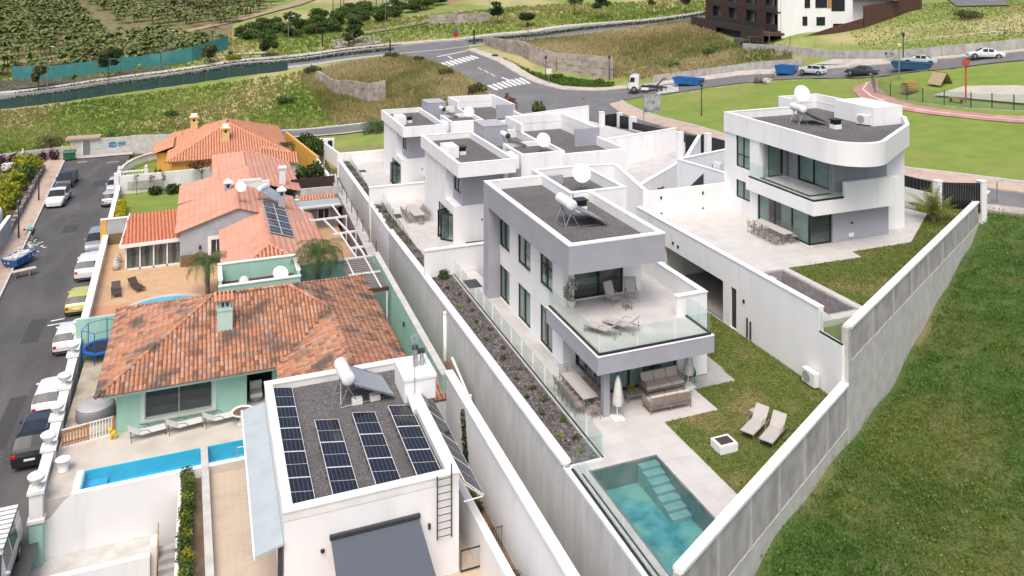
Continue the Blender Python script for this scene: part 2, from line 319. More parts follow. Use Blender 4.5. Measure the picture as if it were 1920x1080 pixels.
def wall(mb, axis, c, t, a0, a1, z0, z1, holes=(), m=0):
    """wall slab with openings. axis 'x': plane x in [c, c+t], a = y; axis 'y': plane y in [c, c+t], a = x. holes: (a0, a1, z0, z1)"""
    A = sorted({a0, a1, *[h[0] for h in holes], *[h[1] for h in holes]}); Z = sorted({z0, z1, *[h[2] for h in holes], *[h[3] for h in holes]})
    A = [a for a in A if a0 <= a <= a1]; Z = [z for z in Z if z0 <= z <= z1]
    def solid(i, j):
        if i < 0 or j < 0 or i >= len(A)-1 or j >= len(Z)-1: return False
        x, z = (A[i]+A[i+1])/2, (Z[j]+Z[j+1])/2
        return not any(h[0] < x < h[1] and h[2] < z < h[3] for h in holes)
    def pt(a, d, z): return (c+d, a, z) if axis == 'x' else (a, c+d, z)
    for i in range(len(A)-1):
        for j in range(len(Z)-1):
            if not solid(i, j): continue
            p, q, r, s = A[i], A[i+1], Z[j], Z[j+1]
            mb.poly([pt(p,0,r),pt(q,0,r),pt(q,0,s),pt(p,0,s)], m); mb.poly([pt(q,t,r),pt(p,t,r),pt(p,t,s),pt(q,t,s)], m)
            if not solid(i-1, j): mb.poly([pt(p,t,r),pt(p,0,r),pt(p,0,s),pt(p,t,s)], m)
            if not solid(i+1, j): mb.poly([pt(q,0,r),pt(q,t,r),pt(q,t,s),pt(q,0,s)], m)
            if not solid(i, j-1): mb.poly([pt(p,0,r),pt(p,t,r),pt(q,t,r),pt(q,0,r)], m)
            if not solid(i, j+1): mb.poly([pt(p,0,s),pt(q,0,s),pt(q,t,s),pt(p,t,s)], m)
    return mb
def window(parent, axis, c, a0, a1, z0, z1, n=2, depth=.1, fw=.07, curtain=True, name='window', inward=1, transom=None, cm=None, frame=None):
    """framed window filling an opening; plane at c, depth towards +axis*inward; parts: frame, panes (sub-parts), curtain"""
    d0, d1 = (c+.06*inward, c+.14*inward)
    def B(mb, p, q, r, s, e0=d0, e1=d1):
        (mb.box(e0, p, r, e1, q, s) if axis == 'x' else mb.box(p, e0, r, q, e1, s))
    f = MB(); B(f, a0, a1, z0, z0+fw); B(f, a0, a1, z1-fw, z1); B(f, a0, a0+fw, z0+fw, z1-fw); B(f, a1-fw, a1, z0+fw, z1-fw)
    for k in range(1, n): x = a0+(a1-a0)*k/n; B(f, x-fw/2, x+fw/2, z0+fw, z1-fw)
    if transom: B(f, a0+fw, a1-fw, transom-.03, transom+.03, d0+.002*inward, d1-.002*inward)
    w = f.build(name, frame or FRAME, parent)
    e = (d0+d1)/2
    for k in range(n):
        g = MB(); B(g, a0+(a1-a0)*k/n+fw/2, a0+(a1-a0)*(k+1)/n-fw/2, z0+fw/2, z1-fw/2, e-.006, e+.006); g.build('pane', GLASSW, w)
    if curtain:
        g = MB(); N = int((a1-a0)/.09); b = c+.22*inward
        for k in range(N):
            x0, x1 = a0+(a1-a0)*k/N, a0+(a1-a0)*(k+1)/N; o0, o1 = (.04 if k % 2 else -.04), (.04 if (k+1) % 2 else -.04)
            if curtain == 'half' and .55 < k/N < .82: continue
            P4 = [(x0, o0, z0+.03), (x1, o1, z0+.03), (x1, o1, z1), (x0, o0, z1)]
            g.poly([(b+o, x, z) if axis == 'x' else (x, b+o, z) for x, o, z in P4])
        g.build('curtain', cm or CURT, w)
    return w
def glass_run(parent, pts, z, h=1.05, seg=1.3, name='glass_panel', channel=True, rail=None):
    """frameless balustrade along plan points: one object per pane, dark channel at its foot"""
    for a, b in zip(pts, pts[1:]):
        L = math.hypot(b[0]-a[0], b[1]-a[1]); n = max(1, round(L/seg))
        for k in range(n):
            p = [a[i]+(b[i]-a[i])*(k/n+.006) for i in (0, 1)]; q = [a[i]+(b[i]-a[i])*((k+1)/n-.006) for i in (0, 1)]
            MB().beam((*p, z+.05), (*q, z+.05), .018, h).build(name, GLASSB, parent)
        if channel: MB().beam((*a, z), (*b, z), .1, .09).build('channel', FRAME, parent)
# ------------------------------------------------------------------ fast clouds of small faces
def cloud_mesh(name, V, F4, tint, m, parent=None, **k):
    """V (n*4,3) quads"""
    me = bpy.data.meshes.new(name); nq = len(V)//4
    org = np.array(wloc(parent)) if parent is not None else np.array([V[:,0].mean(), V[:,1].mean(), V[:,2].min()])
    me.vertices.add(len(V)); me.vertices.foreach_set('co', (V-org).astype(np.float32).ravel())
    me.loops.add(nq*4); me.loops.foreach_set('vertex_index', np.arange(nq*4, dtype=np.int32))
    me.polygons.add(nq); me.polygons.foreach_set('loop_start', np.arange(nq, dtype=np.int32)*4); me.polygons.foreach_set('loop_total', np.full(nq, 4, dtype=np.int32))
    me.materials.append(m); me.update(calc_edges=True)
    a = me.attributes.new('tint', 'FLOAT', 'FACE'); a.data.foreach_set('value', np.asarray(tint, dtype=np.float32))
    ob = bpy.data.objects.new(name, me); COL.objects.link(ob)
    if parent is None: ob.location = org
    else: ob.parent = parent
    return props(ob, k.get('label'), k.get('cat'), k.get('group'), k.get('kind'))
def leaves(centres, size, flat=.6, aspect=.6, shape=1.0):
    """random leaf quads (bent diamonds) at centres -> V"""
    n = len(centres); d = RNG.normal(size=(n, 3)); d[:, 2] = np.abs(d[:, 2])*flat+.15; d /= np.linalg.norm(d, axis=1)[:, None]
    r = RNG.normal(size=(n, 3)); u = np.cross(d, r); u /= np.linalg.norm(u, axis=1)[:, None]; w = np.cross(d, u)
    s = size*RNG.uniform(.6, 1.3, n)[:, None]; a = s*aspect
    V = np.stack([centres-u*s, centres-w*a+d*s*.12, centres+u*s, centres+w*a+d*s*.12], 1)
    return V.reshape(-1, 3)
def ball_pts(c, r, n, shell=.45):
    d = RNG.normal(size=(n, 3)); d /= np.linalg.norm(d, axis=1)[:, None]
    return np.array(c)+d*np.array(r)*(RNG.uniform(shell, 1.0, n)[:, None])
def crown(name, blobs, n, size, m, parent, jit=.15, **k):
    """leaf crown from several ellipsoid blobs [(c, r)] relative to world"""
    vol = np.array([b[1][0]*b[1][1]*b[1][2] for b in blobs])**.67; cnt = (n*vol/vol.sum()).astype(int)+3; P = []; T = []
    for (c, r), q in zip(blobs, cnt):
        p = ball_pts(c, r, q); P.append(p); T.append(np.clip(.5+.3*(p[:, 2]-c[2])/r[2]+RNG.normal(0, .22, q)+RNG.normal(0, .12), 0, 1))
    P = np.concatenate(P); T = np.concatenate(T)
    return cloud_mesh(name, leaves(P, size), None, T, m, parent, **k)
def blobs_of(c, R, H, n, s=.5):
    out = []
    for i in range(n):
        a = random.uniform(0, 2*PI); q = random.uniform(.1, .75); z = random.uniform(-.7, .8)
        rr = s*random.uniform(.7, 1.25)
        out.append(((c[0]+R*q*math.cos(a), c[1]+R*q*math.sin(a), c[2]+H*z*(1-q*.5)), (R*rr, R*rr, H*rr*.9)))
    return out
def grass(name, P, h, w, m, tilt=.5, blades=1, tint=None, **k):
    """upright blades: P (n,3) roots"""
    P = np.repeat(P, blades, 0); n = len(P); a = RNG.uniform(0, 2*PI, n); hh = h*RNG.uniform(.5, 1.35, n); ww = w*RNG.uniform(.6, 1.4, n)
    if blades > 1: P = P+np.stack([RNG.normal(0, h*.25, n), RNG.normal(0, h*.25, n), np.zeros(n)], 1)
    u = np.stack([np.cos(a), np.sin(a), np.zeros(n)], 1)*ww[:, None]/2
    l = np.stack([RNG.normal(0, tilt, n)*hh, RNG.normal(0, tilt, n)*hh, hh], 1)
    V = np.stack([P-u, P+u, P+l+u*.35, P+l-u*.35], 1).reshape(-1, 3)
    T = np.clip(RNG.normal(.5, .25, n) if tint is None else np.repeat(tint, blades)+RNG.normal(0, .15, n), 0, 1)
    return cloud_mesh(name, V, None, T, m, **k)
def inside(P, poly):
    x, y = P[:, 0], P[:, 1]; r = np.zeros(len(P), bool); n = len(poly); j = n-1
    for i in range(n):
        xi, yi = poly[i][:2]; xj, yj = poly[j][:2]
        r ^= ((yi > y) != (yj > y)) & (x < (xj-xi)*(y-yi)/(yj-yi+1e-12)+xi); j = i
    return r
def scatter(poly, n):
    p = np.array([q[:2] for q in poly]); lo, hi = p.min(0), p.max(0); out = []
    tot = 0
    while tot < n:
        q = RNG.uniform(lo, hi, (n*2, 2)); q = q[inside(q, poly)]; out.append(q); tot += len(q)
        if len(q) == 0: break
    return np.concatenate(out)[:n]
# ------------------------------------------------------------------ clay tile roofs
def tile_plane(mb, E, a, s, poly, da=.23, ds=.36, r=.09, seg=3, gap=.02, jit=.12, lift=.03):
    """barrel tiles over a sloping plane. E eave origin, a unit along eave, s unit up the slope, poly [(a, s)] in plane coordinates"""
    E = Vector(E); a = Vector(a).normalized(); s = Vector(s).normalized(); n = a.cross(s).normalized()
    if n.z < 0: n = -n
    A0, A1 = min(p[0] for p in poly), max(p[0] for p in poly); S0, S1 = min(p[1] for p in poly), max(p[1] for p in poly)
    na, ns = int((A1-A0)/da), int((S1-S0)/ds)+1
    cs = [(A0+(i+.5)*da, S0+(j+.5)*ds, i, j) for i in range(na) for j in range(ns)]
    if not cs: return
    ok = inside(np.array([(c[0], c[1]) for c in cs]), poly); rowt = {}
    for (x, y, i, j), k in zip(cs, ok):
        if not k: continue
        t = min(1, max(0, random.gauss(.5, .28)+rowt.setdefault((i//2, j//3), random.gauss(0, .12))))
        if t == .5: t = .51
        dx = random.uniform(-jit, jit)*da*.3; y0 = y-ds/2; y1 = y+ds/2+.03; ring = []
        for yy, rr, z in ((y0, r*1.08, lift+.035), (y1, r*.92, lift)):
            for q in range(seg+1):
                an = PI*q/seg; ring.append(E+a*(x+dx-rr*math.cos(an))+s*yy+n*(z*.5+rr*math.sin(an)*.85))
        b = len(mb.v); mb.v += [tuple(v) for v in ring]; g = seg+1
        for q in range(seg): mb.f.append((b+q, b+q+1, b+g+q+1, b+g+q)); mb.m.append(0); mb.t.append(t)
        mb.f.append(tuple(b+q for q in range(g-1, -1, -1))); mb.m.append(0); mb.t.append(t*.3)
def roof_plane(parent, E0, E1, T, mt, name='roof_slope', **k):
    """E0, E1 eave ends, T list of upper corners (from E1 side back to E0 side): bed sheet + tiles, all on one plane"""
    E0, E1 = Vector(E0), Vector(E1); T = [Vector(t) for t in T]; a = (E1-E0).normalized(); t0 = T[0]-E0; s = (t0-a*t0.dot(a)).normalized()
    mb = MB(); mb.poly([E0, E1, *T]); bed = mb.build(name, TILE_BED, parent)
    pl = [(0, 0), ((E1-E0).length, 0)]+[((t-E0).dot(a), (t-E0).dot(s)) for t in T]
    tb = MB(); tile_plane(tb, E0, a, s, pl, **k)
    if tb.v: tb.build('tiles', mt, bed, kind='stuff', smooth=True)
    return bed
def ridge(parent, pts, mt, r=.11, step=.4):
    mb = MB()
    for a, b in zip(pts, pts[1:]):
        a, b = Vector(a), Vector(b); L = (b-a).length; n = max(1, int(L/step)); d = (b-a)/n
        for k in range(n):
            i0 = len(mb.f); mb.tube(a+d*k, a+d*(k+1.08), r*1.12, r*.95, 7); t = min(1, max(0, random.gauss(.5, .25)))
            for q in range(i0, len(mb.f)): mb.t[q] = t+.001
    mb.build('ridge_tiles', mt, parent, kind='stuff', smooth=True)
# ------------------------------------------------------------------ terrain
TP = np.array([(-36.7,180.6,-4.5),(-17.8,176.8,-2.3),(7.0,175.1,0.8),(27.4,173.5,2.6),(53.6,173.8,4.2),(71.3,172.9,5.3),(99.9,167.3,7.8),(-40.2,197.9,-2.9),(-18.6,185.1,-1.2),(2.0,189.2,2.0),(-47.0,231.6,4.9),(-57.4,282.9,11.0),(2.3,218.8,5.8),(2.7,259.9,11.0),(35.4,179.2,4.1),(40.2,203.7,7.2),(47.9,242.6,11.0),(74.1,179.6,7.9),(87.4,211.9,11.6),(114.6,185.2,9.4),(124.1,200.5,11.5),(-31.9,157.0,-6.0),(-27.4,134.7,-6.0),(-15.8,156.5,-5.2),(-21.7,142.0,-6.0),(-10.2,137.6,-6.0),(1.7,163.3,-3.5),(16.4,163.0,-2.2),(-6.8,148.0,-5.2),(19.8,125.3,-5.0),(14.4,135.0,-5.2),(26.9,136.5,-3.2),(33.7,146.0,0.2),(41.3,147.8,0.6),(30.2,152.9,1.0),(24.0,152.1,-2.6),(15.6,123.8,-5.2),(40.6,135.1,-1.5),(46.6,151.3,2.2),(50.2,132.7,0.0),(50.4,122.2,-1.0),(56.0,117.7,-1.5),(57.1,138.5,1.2),(69.4,130.3,-0.3),(59.5,144.2,4.3),(79.2,137.7,4.2),(85.7,113.2,5.5),(94.1,141.9,7.6),(91.1,109.1,6.6),(56.6,167.7,4.4),(69.6,119.2,-0.6),(76.4,112.1,1.2),(82.3,104.8,3.0),(85.2,96.1,4.4),(88.7,90.4,5.5),(92.2,83.0,7.2),(96.7,78.9,8.2),(101.0,75.7,9.0),(101.7,106.0,8.3),(109.9,97.4,10.5),(120.2,91.4,11.5),(137.7,104.7,14.0),(120.0,112.1,13.0),(91.6,113.7,7.5),(96.0,112.2,9.6),(97.3,137.2,8.4),(59.0,107.3,-1.2),(56.4,91.1,0.0),(54.8,77.2,1.0),(55.0,51.4,2.8),(58.3,43.7,2.6),(64.4,104.0,-0.2),(72.1,95.2,1.9),(80.5,94.1,3.5),(58.6,88.3,0.7),(83.4,86.8,4.0),(76.2,76.0,4.0),(70.4,62.4,3.8),(68.2,51.8,3.6),(81.9,62.3,5.0),(81.7,72.4,5.2),(84.9,81.0,5.8),(90.3,68.6,7.5),(91.8,77.2,7.0),(-80.8,412.2,34.0),(43.2,417.8,34.0),(149.9,392.4,34.0),(246.3,340.2,36.0),(335.0,253.3,40.0),(-106.1,237.3,8.0),(-61.2,136.9,-4.0),(136.9,61.2,14.0),(82.2,36.7,6.0),(245.7,85.1,24.0)])
def _fit(P):
    n = len(P); D = np.hypot(P[:,None,0]-P[None,:,0], P[:,None,1]-P[None,:,1]); A = np.zeros((n+3, n+3)); A[:n,:n] = D-1.5*np.eye(n)
    A[:n,n] = 1; A[:n,n+1:] = P[:,:2]; A[n,:n] = 1; A[n+1:,:n] = P[:,:2].T; b = np.zeros(n+3); b[:n] = P[:,2]; return np.linalg.solve(A, b)
TW = _fit(TP); GX0, GX1, GY0, GY1, GS = -150., 300., 15., 435., 2.5
gx = np.arange(GX0, GX1+.1, GS); gy = np.arange(GY0, GY1+.1, GS); GU, GV = np.meshgrid(gx, gy)
def _rbf(u, v):
    r = np.hypot(u[..., None]-TP[:,0], v[..., None]-TP[:,1]); n = len(TP); return r@TW[:n]+TW[n]+TW[n+1]*u+TW[n+2]*v
GZ = _rbf(GU, GV)
def zt(u, v):
    u = np.clip((np.asarray(u, float)-GX0)/GS, 0, len(gx)-1.001); v = np.clip((np.asarray(v, float)-GY0)/GS, 0, len(gy)-1.001)
    i = u.astype(int); j = v.astype(int); fu, fv = u-i, v-j
    return GZ[j,i]*(1-fu)*(1-fv)+GZ[j,i+1]*fu*(1-fv)+GZ[j+1,i]*(1-fu)*fv+GZ[j+1,i+1]*fu*fv
def zt1(u, v): return float(zt(np.array([u]), np.array([v]))[0])
DEV = [(-70,-20),(-70,128),(-24,129),(-9,129),(-8,131),(9,128),(15,120),(22,117),(30,116),(46,112.5),(49,104),(49,90),(48.5,76),(49.5,60),(50.5,50),(54,44.5),(14,22),(14,-20)]
FIELD = [(11,24),(14,24.5),(54.5,47),(58.5,42.2),(72,20),(90,-8),(14.6,-20)]
pts2 = np.stack([GU.ravel(), GV.ravel()], 1)
Zg = GZ.copy().ravel(); rough = RNG.normal(0, .07, len(Zg)); Zg += rough*0
Zg[inside(pts2, DEV) | inside(pts2, FIELD)] = -9.0
nx, ny = len(gx), len(gy); tb = MB(); tb.v = list(zip(GU.ravel().tolist(), GV.ravel().tolist(), Zg.tolist()))
for j in range(ny-1):
    for i in range(nx-1): a = j*nx+i; tb.f.append((a, a+1, a+nx+1, a+nx))
tb.m = [0]*len(tb.f); tb.t = [.5]*len(tb.f)
# hillside: zones of green grass, straw and bare earth by position
def hill_mat():
    m = mat('hillside_grass', (.155, .215, .042), (.23, .26, .07), .95, .35, .9, 3.0, stain=(.36, .32, .15), ssc=.05, sth=(.47, .60), detail=8)
    nt = m.node_tree; b = nt.nodes['Principled BSDF']; src = b.inputs['Base Color'].links[0].from_socket
    geo = nt.nodes.new('ShaderNodeNewGeometry'); n = nt.nodes.new('ShaderNodeTexNoise'); n.inputs['Scale'].default_value = .09; n.inputs['Detail'].default_value = 7
    mp = nt.nodes.new('ShaderNodeMapping'); mp.inputs['Location'].default_value = (31, 12, 5); nt.links.new(geo.outputs['Position'], mp.inputs[0]); nt.links.new(mp.outputs[0], n.inputs['Vector'])
    r = nt.nodes.new('ShaderNodeValToRGB'); r.color_ramp.elements[0].position = .60; r.color_ramp.elements[1].position = .72; nt.links.new(n.outputs[0], r.inputs[0])
    mx = nt.nodes.new('ShaderNodeMix'); mx.data_type = 'RGBA'; nt.links.new(r.outputs[0], mx.inputs[0]); nt.links.new(src, mx.inputs[6]); mx.inputs[7].default_value = (.30, .18, .10, 1); nt.links.new(mx.outputs[2], b.inputs['Base Color'])
    return m
structure(tb, 'hillside', hill_mat(), smooth=True)
def ribbon(name, Lp, Rp, m, lift=.12, n=40, cols=4, parent=None, z=None, kind='structure', edge=0):
    def rs(P):
        P = np.array(P, float); d = np.r_[0, np.cumsum(np.hypot(*np.diff(P, axis=0).T))]; t = np.linspace(0, d[-1], n+1); return np.stack([np.interp(t, d, P[:,0]), np.interp(t, d, P[:,1])], 1)
    A, B = rs(Lp), rs(Rp); mb = MB()
    for k in range(n+1):
        for c in range(cols+1):
            q = A[k]+(B[k]-A[k])*c/cols; zz = zt1(*q)+lift if z is None else (z(q[0], q[1]) if callable(z) else z); mb.v.append((q[0], q[1], zz))
    w = cols+1
    for k in range(n):
        for c in range(cols): a = k*w+c; mb.f.append((a, a+1, a+w+1, a+w)); mb.m.append(0); mb.t.append(.5)
    if edge:   # kerb face on both long sides
        for c0 in (0, cols):
            for k in range(n):
                a, b = mb.v[k*w+c0], mb.v[(k+1)*w+c0]; mb.poly([a, b, (b[0], b[1], b[2]-edge), (a[0], a[1], a[2]-edge)])
    # face up
    return mb.build(name, m, parent, kind=kind if parent is None else None)
def off(P, d):
    P = np.array(P, float); T = np.gradient(P, axis=0); T /= np.hypot(T[:,0], T[:,1])[:, None]; return (P+np.stack([-T[:,1], T[:,0]], 1)*d).tolist()
MN = [(-90,174),(-34.8,171.2),(-21.8,171.2),(-7.9,171.6),(4.8,171.3),(16.7,170.8),(24.5,169.2),(36.2,166.4),(47.2,164.6),(58.6,164.6),(75.2,163.5),(95.5,160),(120,158),(150,150)]
MF = [(-92,188),(-37.3,183.5),(-23,180.7),(-8.3,179.1),(5,178),(23.1,175.6),(38.9,174),(58.9,174.0),(81.4,172.1),(101.4,169.9),(125,168),(155,160)]
road = ribbon('main_road', MN, MF, ASPH2, .10, 110, 5)
ribbon('main_pavement', off(MF, .3), off(MF, 2.0), WALK, .22, 110, 1, edge=.16)
ribbon('main_road_verge_kerb', off(MN, -.1), off(MN, .12), KERB, .2, 110, 1, edge=.14)
ribbon('edge_line', off(MN, .7), off(MN, .9), PAINT, .125, 110, 1, parent=road); ribbon('edge_line', off(MF, -.6), off(MF, -.4), PAINT, .125, 110, 1, parent=road)
SL = [(36.5,167.5),(40,161.3),(44.7,148.4),(46.5,134.8),(46,124.1),(44.9,117.5),(44,110)]
SR = [(53.5,166),(51.2,160.6),(51.9,152.2),(53.5,140.1),(55,133.2),(57.8,127.9),(63,124.5)]
sroad = ribbon('side_street', SL, SR, ASPH2, .14, 50, 5)
# junction apron and street past the plots
RL = [(36,124),(44,113),(49.3,106),(51.0,98),(50.6,88),(50.2,76),(51.2,60),(52.6,50),(55.6,44.6),(63,33),(72,18)]
RR = [(64,120.5),(60.8,115.5),(58.8,108.6),(57,99),(55.7,90),(54.8,77.3),(55.0,64),(56.2,52.5),(60.4,45.3),(68,33),(76,20)]
RR2 = [(60.8,115.5),(58.8,108.6),(57,99),(55.7,90),(54.8,77.3),(55.0,64),(56.2,52.5),(60.4,45.3),(68,33),(76,20)]
rstreet = ribbon('plot_street', RL, RR, ASPH2, .16, 90, 6)
ribbon('park_pavement', RR2, [(63.5,116.5),(61.6,108.7),(60,101),(58.6,92.1),(57,80.3),(57.2,66),(58.4,54.5),(62.3,46.7),(70,34.5),(78,21.5)], WALKP, .28, 80, 2, edge=.2)
ribbon('park_kerb', [(63.5,116.5),(61.6,108.7),(60,101),(58.6,92.1),(57,80.3),(57.2,66),(58.4,54.5),(62.3,46.7),(70,34.5),(78,21.5)], off([(63.5,116.5),(61.6,108.7),(60,101),(58.6,92.1),(57,80.3),(57.2,66),(58.4,54.5),(62.3,46.7),(70,34.5),(78,21.5)], .22), KERB, .36, 80, 1, edge=.25)
EF = [(57.5,128.5),(63,126),(68.4,124.5),(74,119.5),(82.1,108.4),(89,97),(94.3,88),(97.1,83.4),(103.3,77.4),(116,70),(140,60)]
EN = [(60.8,115.5),(64,117.5),(68,117),(71,114.7),(75.8,111.2),(82.3,103.2),(85.9,93.0),(88.0,86.5),(92.2,80.2),(96,77.3),(101,73.2),(114,65),(138,55)]
eroad = ribbon('east_street', EN, EF, ASPH2, .15, 70, 5)
ribbon('east_pavement', EF, off(EF, 1.6), WALK, .27, 70, 1, edge=.2)
SW = [(51.2,160.6),(51.9,152.2),(53.5,140.1),(55,133.2),(57.8,127.9),(63,125.6),(68.4,124.5)]
ribbon('corner_pavement', SW, off(SW, 1.9), WALK, .30, 50, 2, edge=.22)
PL = [(86.0,86.6),(83.5,87.0),(81.5,85.0),(78.4,80.5),(76.6,76),(76.1,72),(76.2,68),(77.4,63),(78.6,59),(84,48),(92,38)]
PR = [(88.5,84.8),(86.8,86.0),(83.4,82.6),(81.0,79),(79.0,75),(78.4,72),(78.5,68),(79.8,63.6),(81.2,60),(87,49.5),(95,40)]
PC = [(85.6,86.6),(82.4,84.2),(79.6,80),(77.8,75.6),(77.2,72),(77.3,68),(78.5,63.4),(79.7,59.6)]
redp = ribbon('red_park_path', PL, PR, REDP, .14, 60, 2)
ribbon('painted_line', off(PC, -.08), off(PC, .08), PAINT, .155, 50, 1, parent=redp)
# park lawn laid over the hillside between the two streets
lw = MB(); LAWNP = [(63.7,116.2),(61.9,108.7),(60.3,101),(58.9,92.1),(57.3,80.3),(57.5,66),(58.7,54.5),(62.6,46.7),(70.3,34.5),(78.3,21.5),(118,30),(113,64.5),(100.8,73),(95.8,77.1),(92,80),(87.8,86.3),(85.7,92.8),(82.1,103),(75.6,111),(70.9,114.5),(68,116.8),(65.5,117.2)]
st = 1.6; us = np.arange(56, 120, st); vs = np.arange(20, 119, st); idx = {}
for i, u in enumerate(us):
    for j, v in enumerate(vs):
        if inside(np.array([[u+st/2, v+st/2]]), LAWNP)[0]:
            q = []
            for a, b in ((i,j),(i+1,j),(i+1,j+1),(i,j+1)):
                if (a, b) not in idx: idx[(a, b)] = len(lw.v); lw.v.append((56+a*st, 20+b*st, zt1(56+a*st, 20+b*st)+.06))
                q.append(idx[(a, b)])
            lw.f.append(tuple(q)); lw.m.append(0); lw.t.append(.5)
structure(lw, 'park_lawn', PARK, smooth=True)
def stripes(parent, a, b, n, w, l, ang, lift, name='zebra_stripe', wd=.5):
    """painted bars: n bars spread from a to b, each l long in direction ang"""
    for k in range(n):
        t = (k+.5)/n; u, v = a[0]+(b[0]-a[0])*t, a[1]+(b[1]-a[1])*t; dx, dy = math.cos(ang), math.sin(ang); px, py = -dy*wd/2, dx*wd/2; mb = MB(); q = []
        for s, r in ((-1,-1),(1,-1),(1,1),(-1,1)): x, y = u+s*dx*l/2+r*px, v+s*dy*l/2+r*py; q.append((x, y, zt1(x, y)+lift))
        mb.poly(q).build(name, PAINT, parent)
stripes(sroad, (43.6,151.5), (50.8,153.0), 8, .5, 3.4, 1.75, .165, wd=.55)
stripes(sroad, (47.0,133.6), (54.3,134.6), 8, .5, 3.6, 1.70, .165, wd=.55)
stripes(eroad, (71.5,115.2), (73.8,119.0), 6, .5, 3.6, -.75, .175, wd=.4)
stripes(sroad, (48.6,146), (50,139), 3, .2, 1.8, 1.7, .165, name='lane_dash', wd=.15)
stripes(rstreet, (53.1,100), (53.0,52), 14, .2, 1.6, 1.57, .185, name='lane_dash', wd=.14)
stripes(sroad, (45.5,158.0), (49.8,160), 1, .5, 7, .2, .165, name='stop_line', wd=.5)
stripes(sroad, (46.2,156.0), (46.4,156.2), 1, .3, 2.6, 1.6, .165, name='turn_arrow', wd=.3); stripes(sroad, (51.0,136.8), (51.2,137), 1, .3, 2.6, 1.9, .165, name='turn_arrow', wd=.35)
ribbon('near_pavement', [(52.4,50.2),(55.0,44.9),(62.2,33.6),(70.9,18.6)], [(53.2,50.6),(56.1,45.5),(63.5,34.4),(72.1,19.3)], WALK, .25, 40, 1, edge=.5)
# short lane behind the plots on the left
ribbon('back_lane', [(8,131.0),(16,127.6),(24,125.0),(33,121)], [(9,134.6),(17,131.4),(25,128.8),(34,125)], ASPH2, .16, 20, 2)
ribbon('back_lane_kerb', [(9,134.7),(17,131.5),(25,128.9),(34,125.1)], [(9,135.1),(17,131.9),(25,129.3),(34,125.5)], KERB, .26, 20, 1, edge=.2)
ribbon('back_lane_verge', [(8,130.2),(16,126.8),(24,124.2),(33,120.2)], [(8,130.9),(16,127.5),(24,124.9),(33,120.9)], WALKP, .2, 20, 1)
# ------------------------------------------------------------------ the left street at z = -5.8
ZS = -5.8
def wu(v): return -7.5-max(0, v-45)*.032          # street face of the garden walls
def ku(v): return -15.2-max(0, v-70)*.050         # far kerb
vv = [15, 45, 60, 75, 90, 105, 118, 127.5]
sl = MB(); N = len(vv)
for v in vv: sl.v += [(ku(v)-.1, v, ZS), (wu(v)+.3, v, ZS)]
for k in range(N-1): sl.f.append((2*k, 2*k+1, 2*k+3, 2*k+2)); sl.m.append(0); sl.t.append(.5)
structure(sl, 'left_street', ASPH)
for k, (x, y, w_, l_) in enumerate(((-12.2, 66, 1.1, 4.2), (-13.4, 92, 1.4, 2.6), (-11.2, 52, .9, 6.0), (-12.8, 110, 1.6, 3.0))): MB().poly([(x, y, ZS+.005), (x+w_, y, ZS+.005), (x+w_, y+l_, ZS+.005), (x, y+l_, ZS+.005)]).build('asphalt_patch', mat('dark_asphalt_patch', (.045, .044, .046), (.06, .058, .06), .85, 12), bpy.data.objects['left_street'])
for x, y in ((-12.6, 60.5), (-11.9, 79), (-13.1, 98)): MB().lathe([(.0, 0), (.33, 0), (.33, .012), (0, .012)], (x, y, ZS), 18).build('manhole_cover', mat('cast_iron', (.05, .048, .046), (.08, .075, .07), .6, 9), bpy.data.objects['left_street'])
for x, y, l_ in ((-10.9, 68.6, 1.2), (-10.8, 69.4, .9), (-12.5, 123.0, 1.6), (-16.2, 124.5, 1.2)): MB().poly([(x, y, ZS+.006), (x+l_, y+.15, ZS+.006), (x+l_, y+.33, ZS+.006), (x, y+.18, ZS+.006)]).build('paint_mark', PAINT, bpy.data.objects['left_street'])
pv = MB()
for v in vv: pv.v += [(ku(v)-2.4, v, ZS+.14), (ku(v), v, ZS+.14), (ku(v), v, ZS-.1)]
for k in range(N-1):
    pv.f += [(3*k, 3*k+1, 3*k+4, 3*k+3), (3*k+1, 3*k+2, 3*k+5, 3*k+4)]; pv.m += [0, 0]; pv.t += [.5, .5]
structure(pv, 'left_pavement', WALKP)
kb = MB()
for k in range(N-1): kb.beam((ku(vv[k])+.06, vv[k], ZS), (ku(vv[k+1])+.06, vv[k+1], ZS), .15, .145)
structure(kb, 'left_kerb', KERB)
structure(MB().poly([(-70,43.45,-6.25),(16,43.45,-6.25),(16,129,-6.25),(-70,129,-6.25)]).poly([(-70,10,-6.25),(-7.9,10,-6.25),(-7.9,43.45,-6.25),(-70,43.45,-6.25)]).poly([(-1.1,10,-6.25),(16,10,-6.25),(16,43.45,-6.25),(-1.1,43.45,-6.25)]), 'garden_ground', SOIL)
structure(MB().poly([(-23,126.3,ZS+.1),(-9.5,126.9,ZS+.1),(-9.5,128.6,ZS+.1),(-23,128.6,ZS+.1)]), 'street_end_pavement', WALK)
